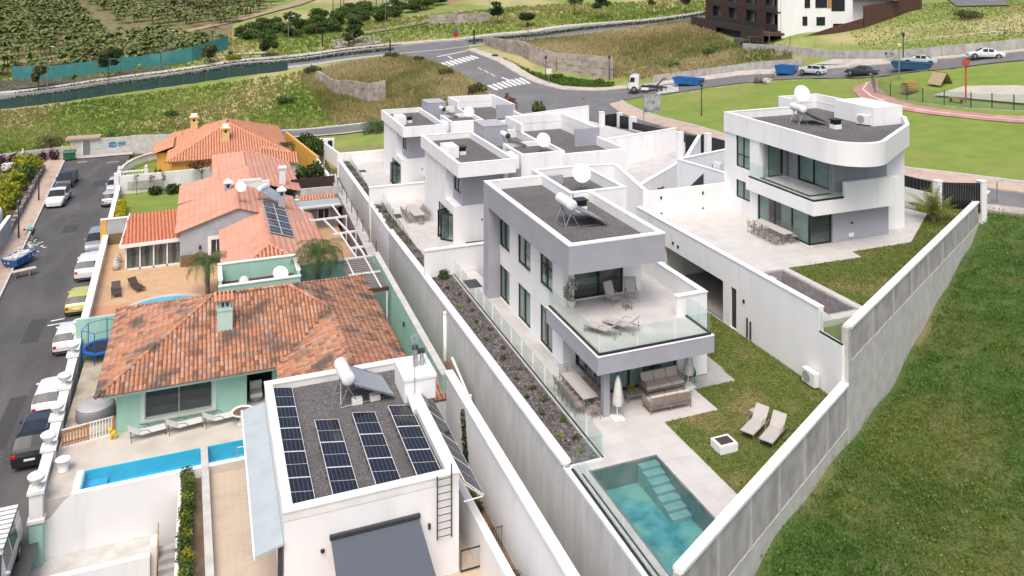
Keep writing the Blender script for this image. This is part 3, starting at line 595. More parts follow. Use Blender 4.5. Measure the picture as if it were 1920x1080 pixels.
# ------------------------------------------------------------------ right-hand field under the boundary wall
def wl(u): return 23.1+.53*(u-14.7)               # boundary wall line
def fz(u, v):
    """field height: follows the wall foot, falling gently away from it"""
    d = max(0, (wl(u)-v)*.88); ub = u+d*.47; b = float(np.interp(ub, [10, 19, 21, 35, 40, 46, 52, 57, 75], [-3.0, -2.5, -2.0, -1.85, -.8, 0, 1.1, 1.6, 3.2])); z = b-.035*d+.10*math.sin(u*.9+v*.5)+.08*math.sin(v*1.3-u*.4)
    ax_, ay_, bx_, by_ = 55.2, 45.4, 66, 28.0; q = ((u-ax_)*(bx_-ax_)+(v-ay_)*(by_-ay_))/((bx_-ax_)**2+(by_-ay_)**2); q = min(1, max(-.2, q)); ds = math.hypot(u-ax_-q*(bx_-ax_), v-ay_-q*(by_-ay_))
    side = (bx_-ax_)*(v-ay_)-(by_-ay_)*(u-ax_)
    if side > 0: return z if q <= 0 and u < 55 else zt1(u, v)-.4
    k = max(0, 1-ds/5.0); return z+(max(z, zt1(u, v)+.04)-z)*k*k*(3-2*k)
fm = MB(); NU, NV = 70, 44
for j in range(NV+1):
    for i in range(NU+1):
        s = i/NU; t = (j/NV)**1.3; u = 10+s*52; u2 = u+t*26; v2 = wl(u)+.12-t*46; fm.v.append((u2, v2, fz(u2, v2)))
for j in range(NV):
    for i in range(NU): a = j*(NU+1)+i; fm.f.append((a, a+NU+1, a+NU+2, a+1)); fm.m.append(0); fm.t.append(.5)
FIELDM = mat('weedy_field', (.055, .10, .02), (.09, .135, .03), .95, .8, .9, 10, stain=(.20, .17, .075), ssc=.14, sth=(.52, .72), detail=8)
structure(fm, 'weed_field', FIELDM, smooth=True)
P = scatter([(14.9,22.7),(57.2,44.9),(66,30),(46,10),(34,6),(22,10),(16,19)], 60000)
keep = P[:,1] < wl(P[:,0])-.35
P = P[keep]; dd = np.hypot(P[:,0], P[:,1]); P = P[RNG.uniform(0, 1, len(P)) < np.clip(1.2-(dd-24)/70, .35, 1)]
bare = np.zeros(len(P), bool)
for bu, bv, br in ((44.5,36.2,.6),(46.2,35.4,.5),(53,37.5,.5),(30.5,22.2,.4)): bare |= np.hypot((P[:,0]-bu), (P[:,1]-bv)*.6) < br
P = P[~(bare & (RNG.uniform(0, 1, len(P)) < .75))]
pz = np.array([fz(a, b) for a, b in P]); P3 = np.c_[P, pz]
ptn = np.clip(.5+.22*np.sin(P[:,0]*.7+P[:,1]*.33)+.22*np.sin(P[:,1]*.9-P[:,0]*.21)+.25*np.sin(P[:,0]*2.3+1.7*np.sin(P[:,1]*1.1))*np.sin(P[:,1]*1.9), 0, 1)
big = np.repeat(P3, 5, 0)+RNG.normal(0, .17, (len(P3)*5, 3))*[1, 1, 0]; big[:,2] += RNG.uniform(.02, .22, len(big))*(.6+np.repeat(ptn, 5)*.7)
cloud_mesh('weeds', leaves(big, .042, .9, .6), None, np.clip(np.repeat(ptn*.6+.15, 5)+RNG.normal(0, .2, len(big)), 0, 1), L_WEED, label='low green clover and weeds covering the right-hand field', cat='weeds', kind='stuff')
grass('field_grass', P3[::2], .24, .022, L_WEED, .45, 2, label='thin grass blades between the weeds of the right-hand field', cat='grass', kind='stuff')

cl = P3[::9]; cl = np.repeat(cl, 14, 0)+RNG.normal(0, .20, (len(cl)*14, 3))*[1, 1, .5]+[0, 0, .2]
fl = P3[RNG.uniform(0, 1, len(P3)) < .006]+[0, 0, .22]; cloud_mesh('field_flowers', leaves(fl, .026, 1.5, .9), None, RNG.uniform(0, 1, len(fl)), attr_mat('small_flowers', [(.5,.45,.05), (.6,.58,.3), (.65,.64,.6)], .8), label='tiny pale and yellow flowers dotted over the right-hand field', cat='flowers', kind='stuff')
dry = P3[RNG.uniform(0, 1, len(P3)) < .10]; grass('field_dry_tufts', dry[np.sin(dry[:,0]*.5)+np.sin(dry[:,1]*.7+1) > .2], .34, .02, L_DRY, .5, 5, label='yellowish dry tufts in patches of the right-hand field', cat='grass', kind='stuff')
cloud_mesh('weed_clumps', leaves(cl, .06, .8, .6), None, np.clip(np.repeat(RNG.uniform(0, .75, len(cl)//14), 14)+RNG.normal(0, .15, len(cl)), 0, 1), L_WEED, label='taller leafy clumps standing out of the right-hand field', cat='weeds', kind='stuff')
# ------------------------------------------------------------------ big walls
def along(a, b, t): return (a[0]+(b[0]-a[0])*t, a[1]+(b[1]-a[1])*t)
def panel_wall(name, label, a, b, z0, z1, step, m, coping=.13, th=.28, cw=.44, pm=None, cop=COPING, zend=None):
    """retaining wall of upright formed panels with recessed joints and a coping; every panel its own object"""
    t = thing(name, label, 'wall', (*a, z0)); L = math.hypot(b[0]-a[0], b[1]-a[1]); n = max(1, round(L/step))
    for k in range(n):
        p, q = along(a, b, k/n+.012/L), along(a, b, (k+1)/n-.012/L); h = z1-z0 if zend is None else (z1+(zend-z1)*(k+.5)/n)-z0
        MB().beam((*p, z0), (*q, z0), th*random.uniform(.985, 1.01), h).build('concrete_panel', m, t)
    MB().beam((*a, z0), (*b, z0), th*.86, z1-z0-.01 if zend is None else min(z1, zend)-z0-.01).build('core', CONC3, t)
    MB().beam((*a, z1), (*b, z1 if zend is None else zend), cw, coping).build('coping', cop, t)
    return t
panel_wall('retaining_wall', 'tall board-marked concrete wall beside the planter of the grey-roofed villa', (14.30, 31.0), (14.05, 53.1), -6.1, .02, 1.05, CONC)
panel_wall('retaining_wall', 'tall board-marked concrete wall under the glass edge of the teal pool', (14.36, 23.2), (14.30, 31.0), -6.1, -.16, 1.05, CONC, .1, cw=.3)
panel_wall('retaining_wall', 'concrete retaining wall below the narrow planter of the middle villa', (14.12, 53.2), (15.0, 68.6), -6.1, -.08, 1.05, CONC, zend=-1.7)
t = thing('garden_wall', 'long white rendered wall between the solar-panel house and the concrete wall', 'wall', (12.5, 20, -6)); bx('wall', WHITE, t, 12.3, 18, -6.1, 12.6, 42.2, -1.05); bx('coping', COPING, t, 12.22, 18, -1.05, 12.68, 42.3, -.95)
t = thing('garden_wall', 'white rendered wall carrying the far villa terraces', 'wall', (15.2, 66, -6))
for a, b, za, zb in (((15.0, 68.7), (15.5, 79.0), -1.72, -2.5), ((15.5, 79.0), (16.4, 105), -2.5, -4.0)): MB().prism([(a[0]-.16, a[1]), (a[0]+.16, a[1]), (b[0]+.16, b[1]), (b[0]-.16, b[1])], -6.1, [za, za, zb, zb]).build('wall', WHITE, t); MB().prism([(a[0]-.22, a[1]), (a[0]+.22, a[1]), (b[0]+.22, b[1]), (b[0]-.22, b[1])], [za+.003, za+.003, zb+.003, zb+.003], [za+.11, za+.11, zb+.11, zb+.11]).build('coping', COPING, t)
# diagonal boundary wall on the field side
DX, DY = .8836, .4683
def bw(u, o=0): return (u+DY*o, wl(u)-DX*o)
def boundary(name, label, u0, u1, top, n, split, cap=.12, foot=None):
    t = thing(name, label, 'wall', (*bw((u0+u1)/2), -3))
    for k in range(n):
        a, b = u0+(u1-u0)*(k+.012)/n, u0+(u1-u0)*(k+.988)/n
        zf = min(fz(*bw(a, .3)), fz(*bw(b, .3)))-.5
        MB().beam((*bw(a), top-split), (*bw(b), top-split), .24, split).build('block_panel', CONC2, t)
        MB().beam((*bw(a, .015), zf), (*bw(b, .015), zf), .27, top-split-zf-.01).build('formed_panel', CONC3, t)
    for k in range(n+1):
        a = bw(u0+(u1-u0)*k/n); zf = fz(*bw(u0+(u1-u0)*k/n, .3))-.5; r = MB().box(a[0]-.09, a[1]-.14, zf, a[0]+.09, a[1]+.14, top-.005); r.rot(0, math.atan2(DY, DX), a); r.build('pilaster', CONC3, t)
    MB().beam((*bw(u0), top), (*bw(u1), top), .40, cap).build('coping', COPING, t)
    return t
boundary('boundary_wall', 'grey concrete boundary wall at the teal pool, lower stretch by the field', 14.75, 28.85, .86, 6, 2.0)
boundary('boundary_wall', 'pale concrete boundary wall climbing past the curved-roof villa to the street', 29.15, 57.0, 3.48, 9, 1.55)
t = thing('wall_end_pier', 'white pier where the boundary wall steps up at the glass pane', 'pier', (*bw(29.0), -2)); q = bw(29.0); r = MB().box(q[0]-.17, q[1]-.17, -2.4, q[0]+.17, q[1]+.17, 3.62); r.rot(0, math.atan2(DY, DX), q); r.build('shaft', CONC3, t)
# ------------------------------------------------------------------ plot of the near villa
LAWN3 = [(19.85, wl(19.85)+.2), (28.66, wl(28.66)+.2), (28.66, 48), (25.4, 48), (25.4, 37.0), (25.25, 34.25), (22.8, 34.25), (22.8, 32.28), (19.85, 32.28)]
structure(MB().prism(LAWN3, -.3, -.005), 'garden_lawn', LAWN)
g = scatter(LAWN3, 26000); grass('lawn_grass', np.c_[g, np.full(len(g), -.01)], .055, .03, L_LAWN, .6, 2, label='short mown grass of the near villa garden', cat='grass', kind='stuff')
tr = MB()
for b in ((15.92,32.28,22.8,38.55),(15.92,38.55,17.62,53.1),(18.22,30.28,19.85,32.28),(15.9,30.86,18.22,32.28),(14.5,30.28,18.22,30.86),(14.5,30.86,14.52,30.88)): tr.box(b[0], b[1], -.3, b[2], b[3], 0)
tr.prism([(18.22, wl(18.22)+.2), (19.85, wl(19.85)+.2), (19.85, 30.28), (18.22, 30.28)], -.3, 0); tr.prism([(14.5, wl(14.5)+.2), (14.98, wl(14.98)+.2), (14.98, 30.28), (14.5, 30.28)], -.3, .0)
structure(tr, 'villa_terrace', TILEF)
structure(MB().box(22.8,34.25,-.3,25.25,35.3,-.001).box(24.3,35.3,-.3,25.4,48,-.001), 'side_paving', mat('grey_paving', (.40,.39,.37), (.33,.32,.31), .8, 2))
structure(MB().box(22.5,38,-.31,28.7,60,-.012), 'carport_yard', mat('grey_yard', (.36,.34,.32), (.30,.28,.27), .8, 1.5))
p = thing('planter_bed', 'long gravel planter along the near villa behind the concrete wall', 'planter', (15, 42, -.3))
MB().box(14.2, 30.88, -.6, 15.86, 53.1, -.06).build('gravel_bed', GRAVEL2, p); bx('kerb', COPING, p, 14.42, 30.80, -.3, 15.9, 30.88, .03); bx('edging', CONC3, p, 15.84, 30.88, -.3, 15.90, 53.1, .02)
def tuft(name, c, r, n, size, m, label, cat='plant', group=None, k=3):
    t = thing(name, label, cat, c, 0, group); bl = [((c[0]+random.uniform(-.3,.3)*r, c[1]+random.uniform(-.3,.3)*r, c[2]+r*.5), (r*.75, r*.75, r*.55)) for _ in range(k)]
    crown('foliage', bl, n, size, m, t); return t
st = thing('gravel_stones', 'loose volcanic stones over the near planter bed', 'gravel'); st['kind'] = 'stuff'
sp = scatter([(14.5,30.9),(15.8,30.9),(15.8,53),(14.3,53)], 2600); cloud_mesh('stones', leaves(np.c_[sp, np.full(len(sp), -.03)], .05, 1.5, .8), None, RNG.uniform(0, 1, len(sp)), attr_mat('stone_bits', [(.04,.04,.04),(.15,.13,.12),(.30,.27,.26)], .9), st)
gsp = [(14.9,50.8),(15.35,49.6),(14.8,47.9),(15.4,46.9),(15.1,45.4),(15.5,44.2),(14.9,43.0),(15.4,41.7),(15.0,40.6),(15.5,39.3),(14.9,38.4),(15.3,37.2),(15.45,36.0),(14.9,35.0),(15.55,34.1),(14.95,33.0),(15.5,32.6),(15.2,31.7),(14.8,36.6),(15.6,48.4)]
gsp.sort(key=lambda p: -p[1]); ORD = ('first', 'second', 'third', 'fourth', 'fifth', 'sixth', 'seventh', 'eighth', 'ninth', 'tenth', 'eleventh', 'twelfth', 'thirteenth', 'fourteenth', 'fifteenth', 'sixteenth', 'seventeenth', 'eighteenth', 'nineteenth', 'twentieth')
for i, (x, y) in enumerate(gsp):
    tuft('planter_shrub', (x, y, -.06), random.uniform(.13, .26), 60, .06, random.choice([L_LIME, L_MID, L_OLIVE, L_OLIVE]), 'small low shrub in the near gravel bed, %s from its far end' % ORD[i], group='shrubs in the near planter')
tuft('hedge_row', (15.1, 52.6, -.06), .55, 400, .07, L_MID, 'low green bush at the far end of the near planter', 'bush', k=6)
gf = thing('glass_fence', 'frameless glass fence between the near planter and the side path', 'glass fence', (15.96, 42, 0)); glass_run(gf, [(15.97, 52.9), (15.97, 30.9)], 0, .95, 1.55, channel=False); glass_run(gf, [(15.97, 30.9), (14.7, 30.9)], 0, .95, 1.3, channel=False); bx('base_rail', DARKM, gf, 15.93, 30.9, -.02, 16.01, 53, .03)
gf = thing('glass_fence', 'glass pool fence on the concrete wall beside the teal pool', 'glass fence', (14.5, 27, 0)); glass_run(gf, [(14.42, 30.7), (14.42, 23.3)], -.1, 1.05, 1.5); MB().box(14.62, 23.4, -.02, 14.70, 30.2, .014).build('overflow_slot', DARKM, gf)
# teal pool
t = thing('swimming_pool', 'teal tiled pool with corner steps in the near garden', 'pool', (16.6, 27, -1.6)); PX0, PX1, PY1 = 14.98, 18.22, 30.28
pe0, pe1 = wl(PX0)+.25, wl(PX1)+.25
MB().prism([(PX0, pe0), (PX1, pe1), (PX1, PY1), (PX0, PY1)], -1.75, -.95).build('basin_floor', POOLT, t)
w = MB(); w.box(PX0+.003, pe0, -1.75, PX0+.08, PY1-.003, -.003).box(PX1-.08, pe1, -1.75, PX1-.003, PY1-.003, -.003).box(PX0+.08, PY1-.08, -1.75, PX1-.08, PY1-.003, -.003); w.prism([(PX0, pe0-.15), (PX1, pe1-.15), (PX1, pe1), (PX0, pe0)], -1.75, -.03); w.build('basin_wall', POOLS, t)
for k in range(7): bx('pool_step', mat('pale_pool_step', (.30,.37,.34), (.22,.30,.28), .5, 2), t, 17.25, PY1-.085-.40*(k+1), -.95, 18.13, PY1-.085-.40*k-.02, -.14-.105*k)
w = MB(); n = 14
for i in range(n+1):
    for j in range(n+1): s, q = i/n, j/n; y0 = pe0+(pe1-pe0)*s; w.v.append((PX0+(PX1-PX0)*s, y0+(PY1-y0)*q, -.06))
for i in range(n):
    for j in range(n): a = i*(n+1)+j; w.f.append((a, a+n+1, a+n+2, a+1)); w.m.append(0); w.t.append(.5)
w.build('water', WATER_T, t)
# ------------------------------------------------------------------ near villa
v = thing('villa', 'white two-storey villa with lavender-grey roof band and balcony, nearest of the row', 'house', (20, 42, 0))
w = MB(); LW = [(46.5, 48.3, .04, 2.13), (43.1, 45.1, .04, 2.13), (39.95, 41.7, .04, 2.18), (46.5, 48.3, 3.34, 5.04), (43.1, 45.1, 3.34, 5.04), (39.95, 41.7, 3.34, 5.04)]
wall(w, 'x', 17.6, .3, 38.6, 48.9, 0, 5.8, LW); wall(w, 'y', 38.6, .28, 17.9, 18.34, 0, 2.35)
wall(w, 'y', 39.0, .28, 17.9, 22.5, 3.2, 5.8, [(18.45, 21.4, 3.25, 5.35)]); wall(w, 'y', 48.6, .3, 17.9, 24.6, 0, 5.8); w.build('wall', WHITE, v)
MB().box(22.5, 35.35, 0, 24.28, 44.4, 3.12).build('side_wing', WHITE, v); bx('wing_floor', TILEF, v, 22.5, 35.6, 3.12, 24.03, 44.4, 3.198); MB().box(22.5, 35.35, 3.12, 24.28, 35.6, 4.2).box(24.03, 35.6, 3.12, 24.28, 44.4, 4.2).build('wing_parapet', WHITE, v); MB().box(22.46, 35.31, 4.2, 24.32, 35.64, 4.26).box(23.99, 35.64, 4.2, 24.32, 44.4, 4.26).build('wing_coping', COPING, v); bx('upper_side_wall', WHITE, v, 22.24, 39.28, 3.2, 22.5, 48.6, 5.8)
w = MB(); wall(w, 'y', 44.4, .25, 20.9, 24.6, 3.0, 7.25); wall(w, 'x', 24.35, .25, 44.65, 50.5, 0, 7.25); wall(w, 'y', 50.25, .25, 20.9, 24.35, 0, 7.25); wall(w, 'x', 20.7, .25, 44.4, 50.5, 5.8, 7.25); w.build('stair_block', WHITE, v)
bx('upper_roof_deck', GRAVEL, v, 20.95, 44.65, 6.5, 24.35, 50.25, 6.62)
MB().box(17.9, 39.3, 2.92, 22.5, 48.6, 3.2).build('floor_slab', WHITE, v); bx('ground_floor', TILEF, v, 17.92, 35.5, -.2, 22.5, 48.6, .015); bx('upper_floor', mat('oak_floor', (.32,.22,.13), (.25,.17,.1), .5, 3), v, 17.92, 39.3, 3.2, 22.5, 48.6, 3.215)
w = MB(); X0, X1, Y0, Y1 = 16.8, 22.28, 36.15, 49.1
w.box(X0, Y0, 5.8, X1, Y0+.3, 7.2).box(X0, Y1-.3, 5.8, X1, Y1, 7.2).box(X0, Y0+.3, 5.8, X0+.3, Y1-.3, 7.2).box(X1-.3, Y0+.3, 5.8, X1, 44.4, 7.2).box(X0+.3, Y0+.3, 5.8, X1-.3, Y1-.3, 6.1); w.box(16.8, 48.2, 0, 17.58, 49.1, 5.8); w.build('roof_band', GREY, v)
w = MB(); w.box(X0-.015, Y0-.015, 7.2, X1+.015, Y0+.32, 7.27).box(X0-.015, Y1-.32, 7.2, 20.7, Y1+.015, 7.27).box(X0-.015, Y0+.32, 7.2, X0+.32, Y1-.32, 7.27).box(X1-.32, Y0+.32, 7.2, X1+.015, 44.4, 7.27)
w.box(X0+.3, Y0+.3, 6.1, X0+.315, Y1-.3, 7.19).box(X1-.315, Y0+.3, 6.1, X1-.3, 44.4, 7.19).box(X0+.3, Y1-.315, 6.1, 20.7, Y1-.3, 7.19).box(X0+.3, Y0+.3, 6.1, X1-.3, Y0+.315, 7.19).box(20.95, 44.385, 6.1, X1-.3, 44.4, 7.19); w.build('parapet_lining', COPING, v)
bx('roof_deck', GRAVEL, v, X0+.3, Y0+.3, 6.1, X1-.3, Y1-.3, 6.7)
MB().box(20.68, 44.38, 7.25, 24.62, 44.67, 7.32).box(24.33, 44.67, 7.25, 24.62, 50.52, 7.32).box(20.68, 50.23, 7.25, 24.33, 50.52, 7.32).box(20.68, 44.67, 7.25, 20.97, 50.23, 7.32).build('stair_block_coping', COPING, v)
for a0, a1, z0, z1 in LW: window(v, 'x', 17.6, a0, a1, z0, z1, 2, curtain='half', transom=(4.45 if z0 > 3 and a0 < 41 else None))
for a0, a1, z0, z1 in LW[3:]: bx('sill', COPING, v, 17.56, a0-.03, z0-.05, 17.64, a1+.03, z0)
window(v, 'y', 39.0, 18.45, 21.4, 3.25, 5.35, 2, fw=.1, curtain=False)
window(v, 'x', 18.34, 35.5, 38.6, .02, 2.32, 3, fw=.09, curtain='half', name='sliding_door'); window(v, 'y', 35.35, 18.4, 22.45, .02, 2.32, 3, fw=.09, curtain='half', name='sliding_door')
bx('door_post', FRAME, v, 18.3, 35.3, 0, 18.46, 35.5, 2.32)
# balcony
MB().box(16.82, 33.05, 2.32, 23.12, 39.0, 3.13).build('balcony_slab', GREY, v); MB().box(16.8, 33.03, 3.13, 23.14, 33.3, 3.16).box(16.8, 33.3, 3.13, 17.1, 39, 3.16).box(22.9, 33.3, 3.13, 23.14, 35.35, 3.16).build('balcony_edge', COPING, v); bx('balcony_floor', TILEF, v, 17.1, 33.3, 3.13, 22.9, 39.0, 3.2)
bx('column', GREY, v, 17.42, 33.62, 0, 17.74, 33.92, 2.32)
glass_run(v, [(16.95, 38.9), (16.95, 33.18), (23.0, 33.18), (23.0, 35.3)], 3.16, 1.0, 1.9)
bx('soffit_light', FRAME, v, 23.4, 35.30, 2.0, 23.55, 35.36, 2.1); bx('wall_lamp', FRAME, v, 24.28, 36.6, 3.2, 24.34, 36.75, 3.32)
bx('doormat', mat('dark_mat', (.05,.05,.06), None, .95, 10), v, 16.2, 50.2, .005, 17.1, 51.6, .02)
# bedroom glimpse
b = thing('bed', 'bed with white linen behind the balcony window of the near villa', 'bed', (19.6, 41, 3.2)); bx('mattress', CURT, b, 18.9, 40.2, 3.45, 20.6, 42.2, 3.8); bx('base', TAUPE, b, 18.9, 40.2, 3.215, 20.6, 42.2, 3.45); bx('pillow', PLAST, b, 19.0, 41.7, 3.8, 19.7, 42.1, 3.95)
# dividing wall with carport opening
t = thing('dividing_wall', 'tall white wall with carport opening below the curved-roof villa terrace', 'wall', (28.8, 40, 0))
w = MB(); wall(w, 'x', 28.7, .3, wl(28.7)+.1, 50.3, -.3, 3.95, [(40.15, 46.8, -.2, 2.42), (38.88, 39.42, .05, 2.38), (wl(28.7)+.1, 32.2, 2.75, 3.95)]); w.build('wall', WHITE, t)
bx('coping', COPING, t, 28.66, 32.2, 3.95, 29.04, 50.3, 4.02); bx('door', DARKM, t, 28.78, 38.9, .05, 28.84, 39.4, 2.36); MB().box(28.72, 30.65, 2.752, 28.78, 32.19, 2.84).build('channel', FRAME, t); MB().box(28.74, 30.65, 2.8, 28.76, 32.18, 3.85).build('glass_pane', GLASSB, t)
w = MB(); w.box(34.0, 39.6, -.2, 34.2, 48, 2.58).box(29.0, 39.6, -.2, 34.0, 39.8, 2.58).box(29.0, 47.2, -.2, 34, 47.4, 2.58); w.build('carport_wall', WHITE2, t); bx('carport_floor', mat('carport_floor', (.30,.28,.27), None, .8, 2), t, 29.0, 39.8, -.2, 34, 47.2, -.005)
for y, z in ((38.1, 1.9), (44.9, 2.8), (45.5, 2.85)): bx('wall_lamp', FRAME, t, 28.63, y, z, 28.7, y+.13, z+.18)
for y in (37.8, 37.5): MB().tube((28.62, y, .1), (28.62, y, 1.2 if y > 37.6 else 1.1), .045, n=8).build('drain_pipe', FRAME, t)
t = thing('wooden_crate', 'wooden crate inside the carport opening', 'crate', (33.2, 44.6, 0))
bx('body', mat('crate_wood', (.30,.20,.10), (.22,.15,.08), .7, 4), t, 32.6, 44.2, 0, 33.8, 45.6, .9)
for k in range(4): bx('slat', WOOD, t, 32.57, 44.22+.35*k, .02, 32.6, 44.5+.35*k, .88)
# cross wall behind the near terrace
t = thing('cross_wall', 'low white wall between the near villa side path and the middle villa terrace', 'wall', (16, 53.3, 0)); bx('wall', WHITE, t, 13.98, 53.15, -.1, 24, 53.4, 1.72); bx('footing', WHITE, t, 14.4, 53.16, -6.1, 24, 53.39, -.1); bx('coping', COPING, t, 13.94, 53.1, 1.72, 24, 53.45, 1.80)
# rainwater pipe on the concrete wall
t = thing('rainwater_pipe', 'thick white pipe standing against the concrete wall', 'pipe', (13.95, 48, -6)); MB().tube((13.93, 48.0, -6), (13.93, 48.0, -.35), .13, n=12).build('pipe', PLAST, t, smooth=True); MB().ell((13.93, 48, -.35), (.16, .16, .12), 12, 6).build('cap', PLAST, t, smooth=True)
# ------------------------------------------------------------------ curved-roof villa
Z4 = 3.0
structure(MB().prism([(29.0, 39.2), (30.35, 39.2), (32.6, 39.2), (38.1, 39.05), (38.3, 40.0), (43.2, 40.0), (49.3, 44.2), (48.6, 47), (47, 50.1), (29.0, 50.1)], 2.6, Z4), 'upper_terrace', TILEF)
LAWN4 = [(32.6, wl(32.6)+.2), (56.5, wl(56.5)+.2), (50.2, 46.8), (49.3, 44.2), (43.2, 40.0), (38.3, 40.0), (38.1, 39.05), (32.6, 39.2)]
structure(MB().prism(LAWN4, 1.2, Z4-.01), 'upper_lawn', LAWN); g = scatter(LAWN4, 14000); grass('upper_lawn_grass', np.c_[g, np.full(len(g), Z4-.01)], .06, .035, L_LAWN, .6, 2, label='short mown grass of the curved-roof villa garden', cat='grass', kind='stuff')
structure(MB().prism([(29.0, wl(29.0)+.25), (31.0, wl(31.0)+.25), (31.0, 32.6), (29.0, 32.6)], 1.5, 2.72), 'lower_grass_strip', LAWN)
t = thing('plunge_pool', 'empty slate-lined plunge pool in the upper lawn beside the white wall', 'pool', (31.2, 36, 1.6)); bx('basin_floor', SLATE, t, 30.2, 33.1, 1.4, 32.2, 39.2, 1.55)
bx('basin_wall', SLATE, t, 32.05, 33.3, 1.55, 32.2, 39.2, 2.98); bx('basin_wall', SLATE, t, 30.2, 39.0, 1.55, 32.05, 39.2, 2.98); bx('basin_wall', SLATE, t, 30.2, 33.1, 1.55, 32.2, 33.3, 2.98); bx('basin_wall', SLATE, t, 30.15, 33.1, 1.4, 30.3, 39.2, 2.98)
bx('coping', TILEF, t, 32.2, 33.0, 1.4, 32.62, 39.2, 3.02); bx('coping', TILEF, t, 29.0, 32.6, 1.4, 32.62, 33.1, 3.02); bx('coping', TILEF, t, 29.0, 33.1, 1.4, 30.2, 39.2, 3.02)
for k in range(4): bx('pool_step', TILEF, t, 30.3, 38.9-.45*(k+1), 1.55, 31.2, 38.9-.45*k, 2.85-.3*k)
MB().lathe([(.0, 0), (.13, 0), (.13, .03), (.0, .03)], (0, 0, 0), 14).build('pool_lamp', PLAST, t).location = (0.82, .3, .7)
v4 = thing('villa', 'white villa with rounded gravel roof and glazed corner room on the upper terrace', 'house', (41, 46, Z4))
def arc(c, r, a0, a1, n): return [(c[0]+r*math.cos(a0+(a1-a0)*k/n), c[1]+r*math.sin(a0+(a1-a0)*k/n)) for k in range(n+1)]
ROOF4 = [(36.3, 50.7)]+arc((38.55, 40.55), 2.25, PI, PI+2.05, 28)+[(45.3, 42.05), (47.4, 44.3), (47.4, 48.6), (46.4, 48.9), (46.4, 52.3), (42.6, 52.3), (42.6, 50.7)]
def inset(pl, d):
    n = len(pl); out = []
    for i in range(n):
        p, q, r = Vector(pl[i-1]), Vector(pl[i]), Vector(pl[(i+1) % n]); a, b = (q-p).normalized(), (r-q).normalized(); na, nb = Vector((-a.y, a.x)), Vector((-b.y, b.x)); m = (na+nb); m = m/max(.3, m.dot(na)); out.append((q.x+m.x*d, q.y+m.y*d))
    return out
def ring(mb, pl, d, z0, z1):
    i = inset(pl, d); n = len(pl)
    for k in range(n):
        q = (k+1) % n; A, B, C, D = pl[k], pl[q], i[q], i[k]
        mb.poly([(*A,z0),(*B,z0),(*B,z1),(*A,z1)]).poly([(*C,z0),(*D,z0),(*D,z1),(*C,z1)]).poly([(*A,z1),(*B,z1),(*C,z1),(*D,z1)]).poly([(*A,z0),(*D,z0),(*C,z0),(*B,z0)])
    return mb
ring(MB(), ROOF4, .25, 8.75, 10.15).build('roof_band', WHITE, v4); ring(MB(), [(a, b) for a, b in ROOF4], .27, 10.152, 10.2).build('coping', COPING, v4)
MB().prism(inset(ROOF4, .24), 8.78, 9.0).build('soffit', WHITE, v4); MB().prism(inset(ROOF4, .245), 9.0, 9.62).build('roof_deck', GRAVEL, v4)
MB().box(42.6, 52.05, 10.2, 46.4, 52.3, 10.75).box(46.15, 49.0, 10.2, 46.4, 52.05, 10.75).box(42.6, 50.8, 10.2, 42.85, 52.05, 10.75).build('raised_parapet', WHITE, v4); MB().box(44.6, 44.6, 9.6, 47.35, 48.4, 10.95).build('roof_hut', WHITE, v4)
LW4 = [(47.75, 49.35, 6.45, 8.8), (47.75, 49.35, 4.2, 5.5), (41.7, 46.9, 3.03, 5.25), (41.7, 46.7, 6.2, 8.75)]
w = MB(); wall(w, 'x', 36.4, .3, 41.7, 50.4, Z4, 8.78, LW4); wall(w, 'y', 41.7, .28, 36.7, 38.3, 5.25, 6.2); wall(w, 'y', 50.4, .3, 36.4, 46, 0, 8.78); w.build('wall', WHITE, v4)
MB().prism([(43.05, 42.4), (45.2, 42.4), (47.2, 44.5), (47.2, 50.4), (43.05, 50.4)], Z4, 8.78).build('right_block', WHITE, v4)
w = MB(); wall(w, 'y', 41.7, .3, 38.3, 43.05, Z4, 5.25); wall(w, 'y', 41.9, .25, 38.6, 43.1, 6.2, 8.78); w.build('grey_wall', GREY, v4)
MB().box(35.95, 40.8, 5.25, 38.5, 47.6, 6.12).box(38.5, 40.8, 5.25, 43.1, 41.9, 6.12).build('balcony_slab', WHITE, v4); wall(MB(), 'y', 40.8, .25, 38.5, 43.1, 6.12, 7.15).build('balcony_parapet', WHITE, v4); bx('balcony_floor', TILEF, v4, 36.1, 41.05, 6.12, 38.6, 47.5, 6.2); bx('balcony_floor', TILEF, v4, 38.6, 41.05, 6.12, 43.0, 41.9, 6.2)
glass_run(v4, [(36.05, 47.4), (36.05, 40.92), (38.45, 40.92)], 6.14, 1.0, 2.1)
window(v4, 'x', 36.4, *LW4[0], 2, transom=7.35); window(v4, 'x', 36.4, *LW4[1], 2); window(v4, 'x', 36.4, *LW4[2], 3, fw=.1, curtain='half', name='sliding_door'); window(v4, 'y', 41.72, 36.45, 38.25, 3.03, 5.25, 1, fw=.1, curtain=False, name='sliding_door')
w = MB(); wall(w, 'x', 38.6, .2, 42.1, 46.3, 6.2, 8.78, [(42.35, 45.4, 6.22, 8.5)]); wall(w, 'y', 46.5, .2, 36.7, 38.8, 6.2, 8.78, [(37.0, 38.3, 6.22, 8.5)]); w.build('inner_wall', GREY, v4)
window(v4, 'x', 38.6, 42.35, 45.4, 6.22, 8.5, 2, fw=.1, name='sliding_door'); window(v4, 'y', 46.5, 37.0, 38.3, 6.22, 8.5, 1, fw=.1, name='sliding_door')
MB().box(36.7, 42, 5.3, 43.0, 50.4, 6.1).build('floor_slab', WHITE, v4); bx('ground_floor', TILEF, v4, 36.5, 41.75, 2.8, 43.0, 50.4, Z4+.015)
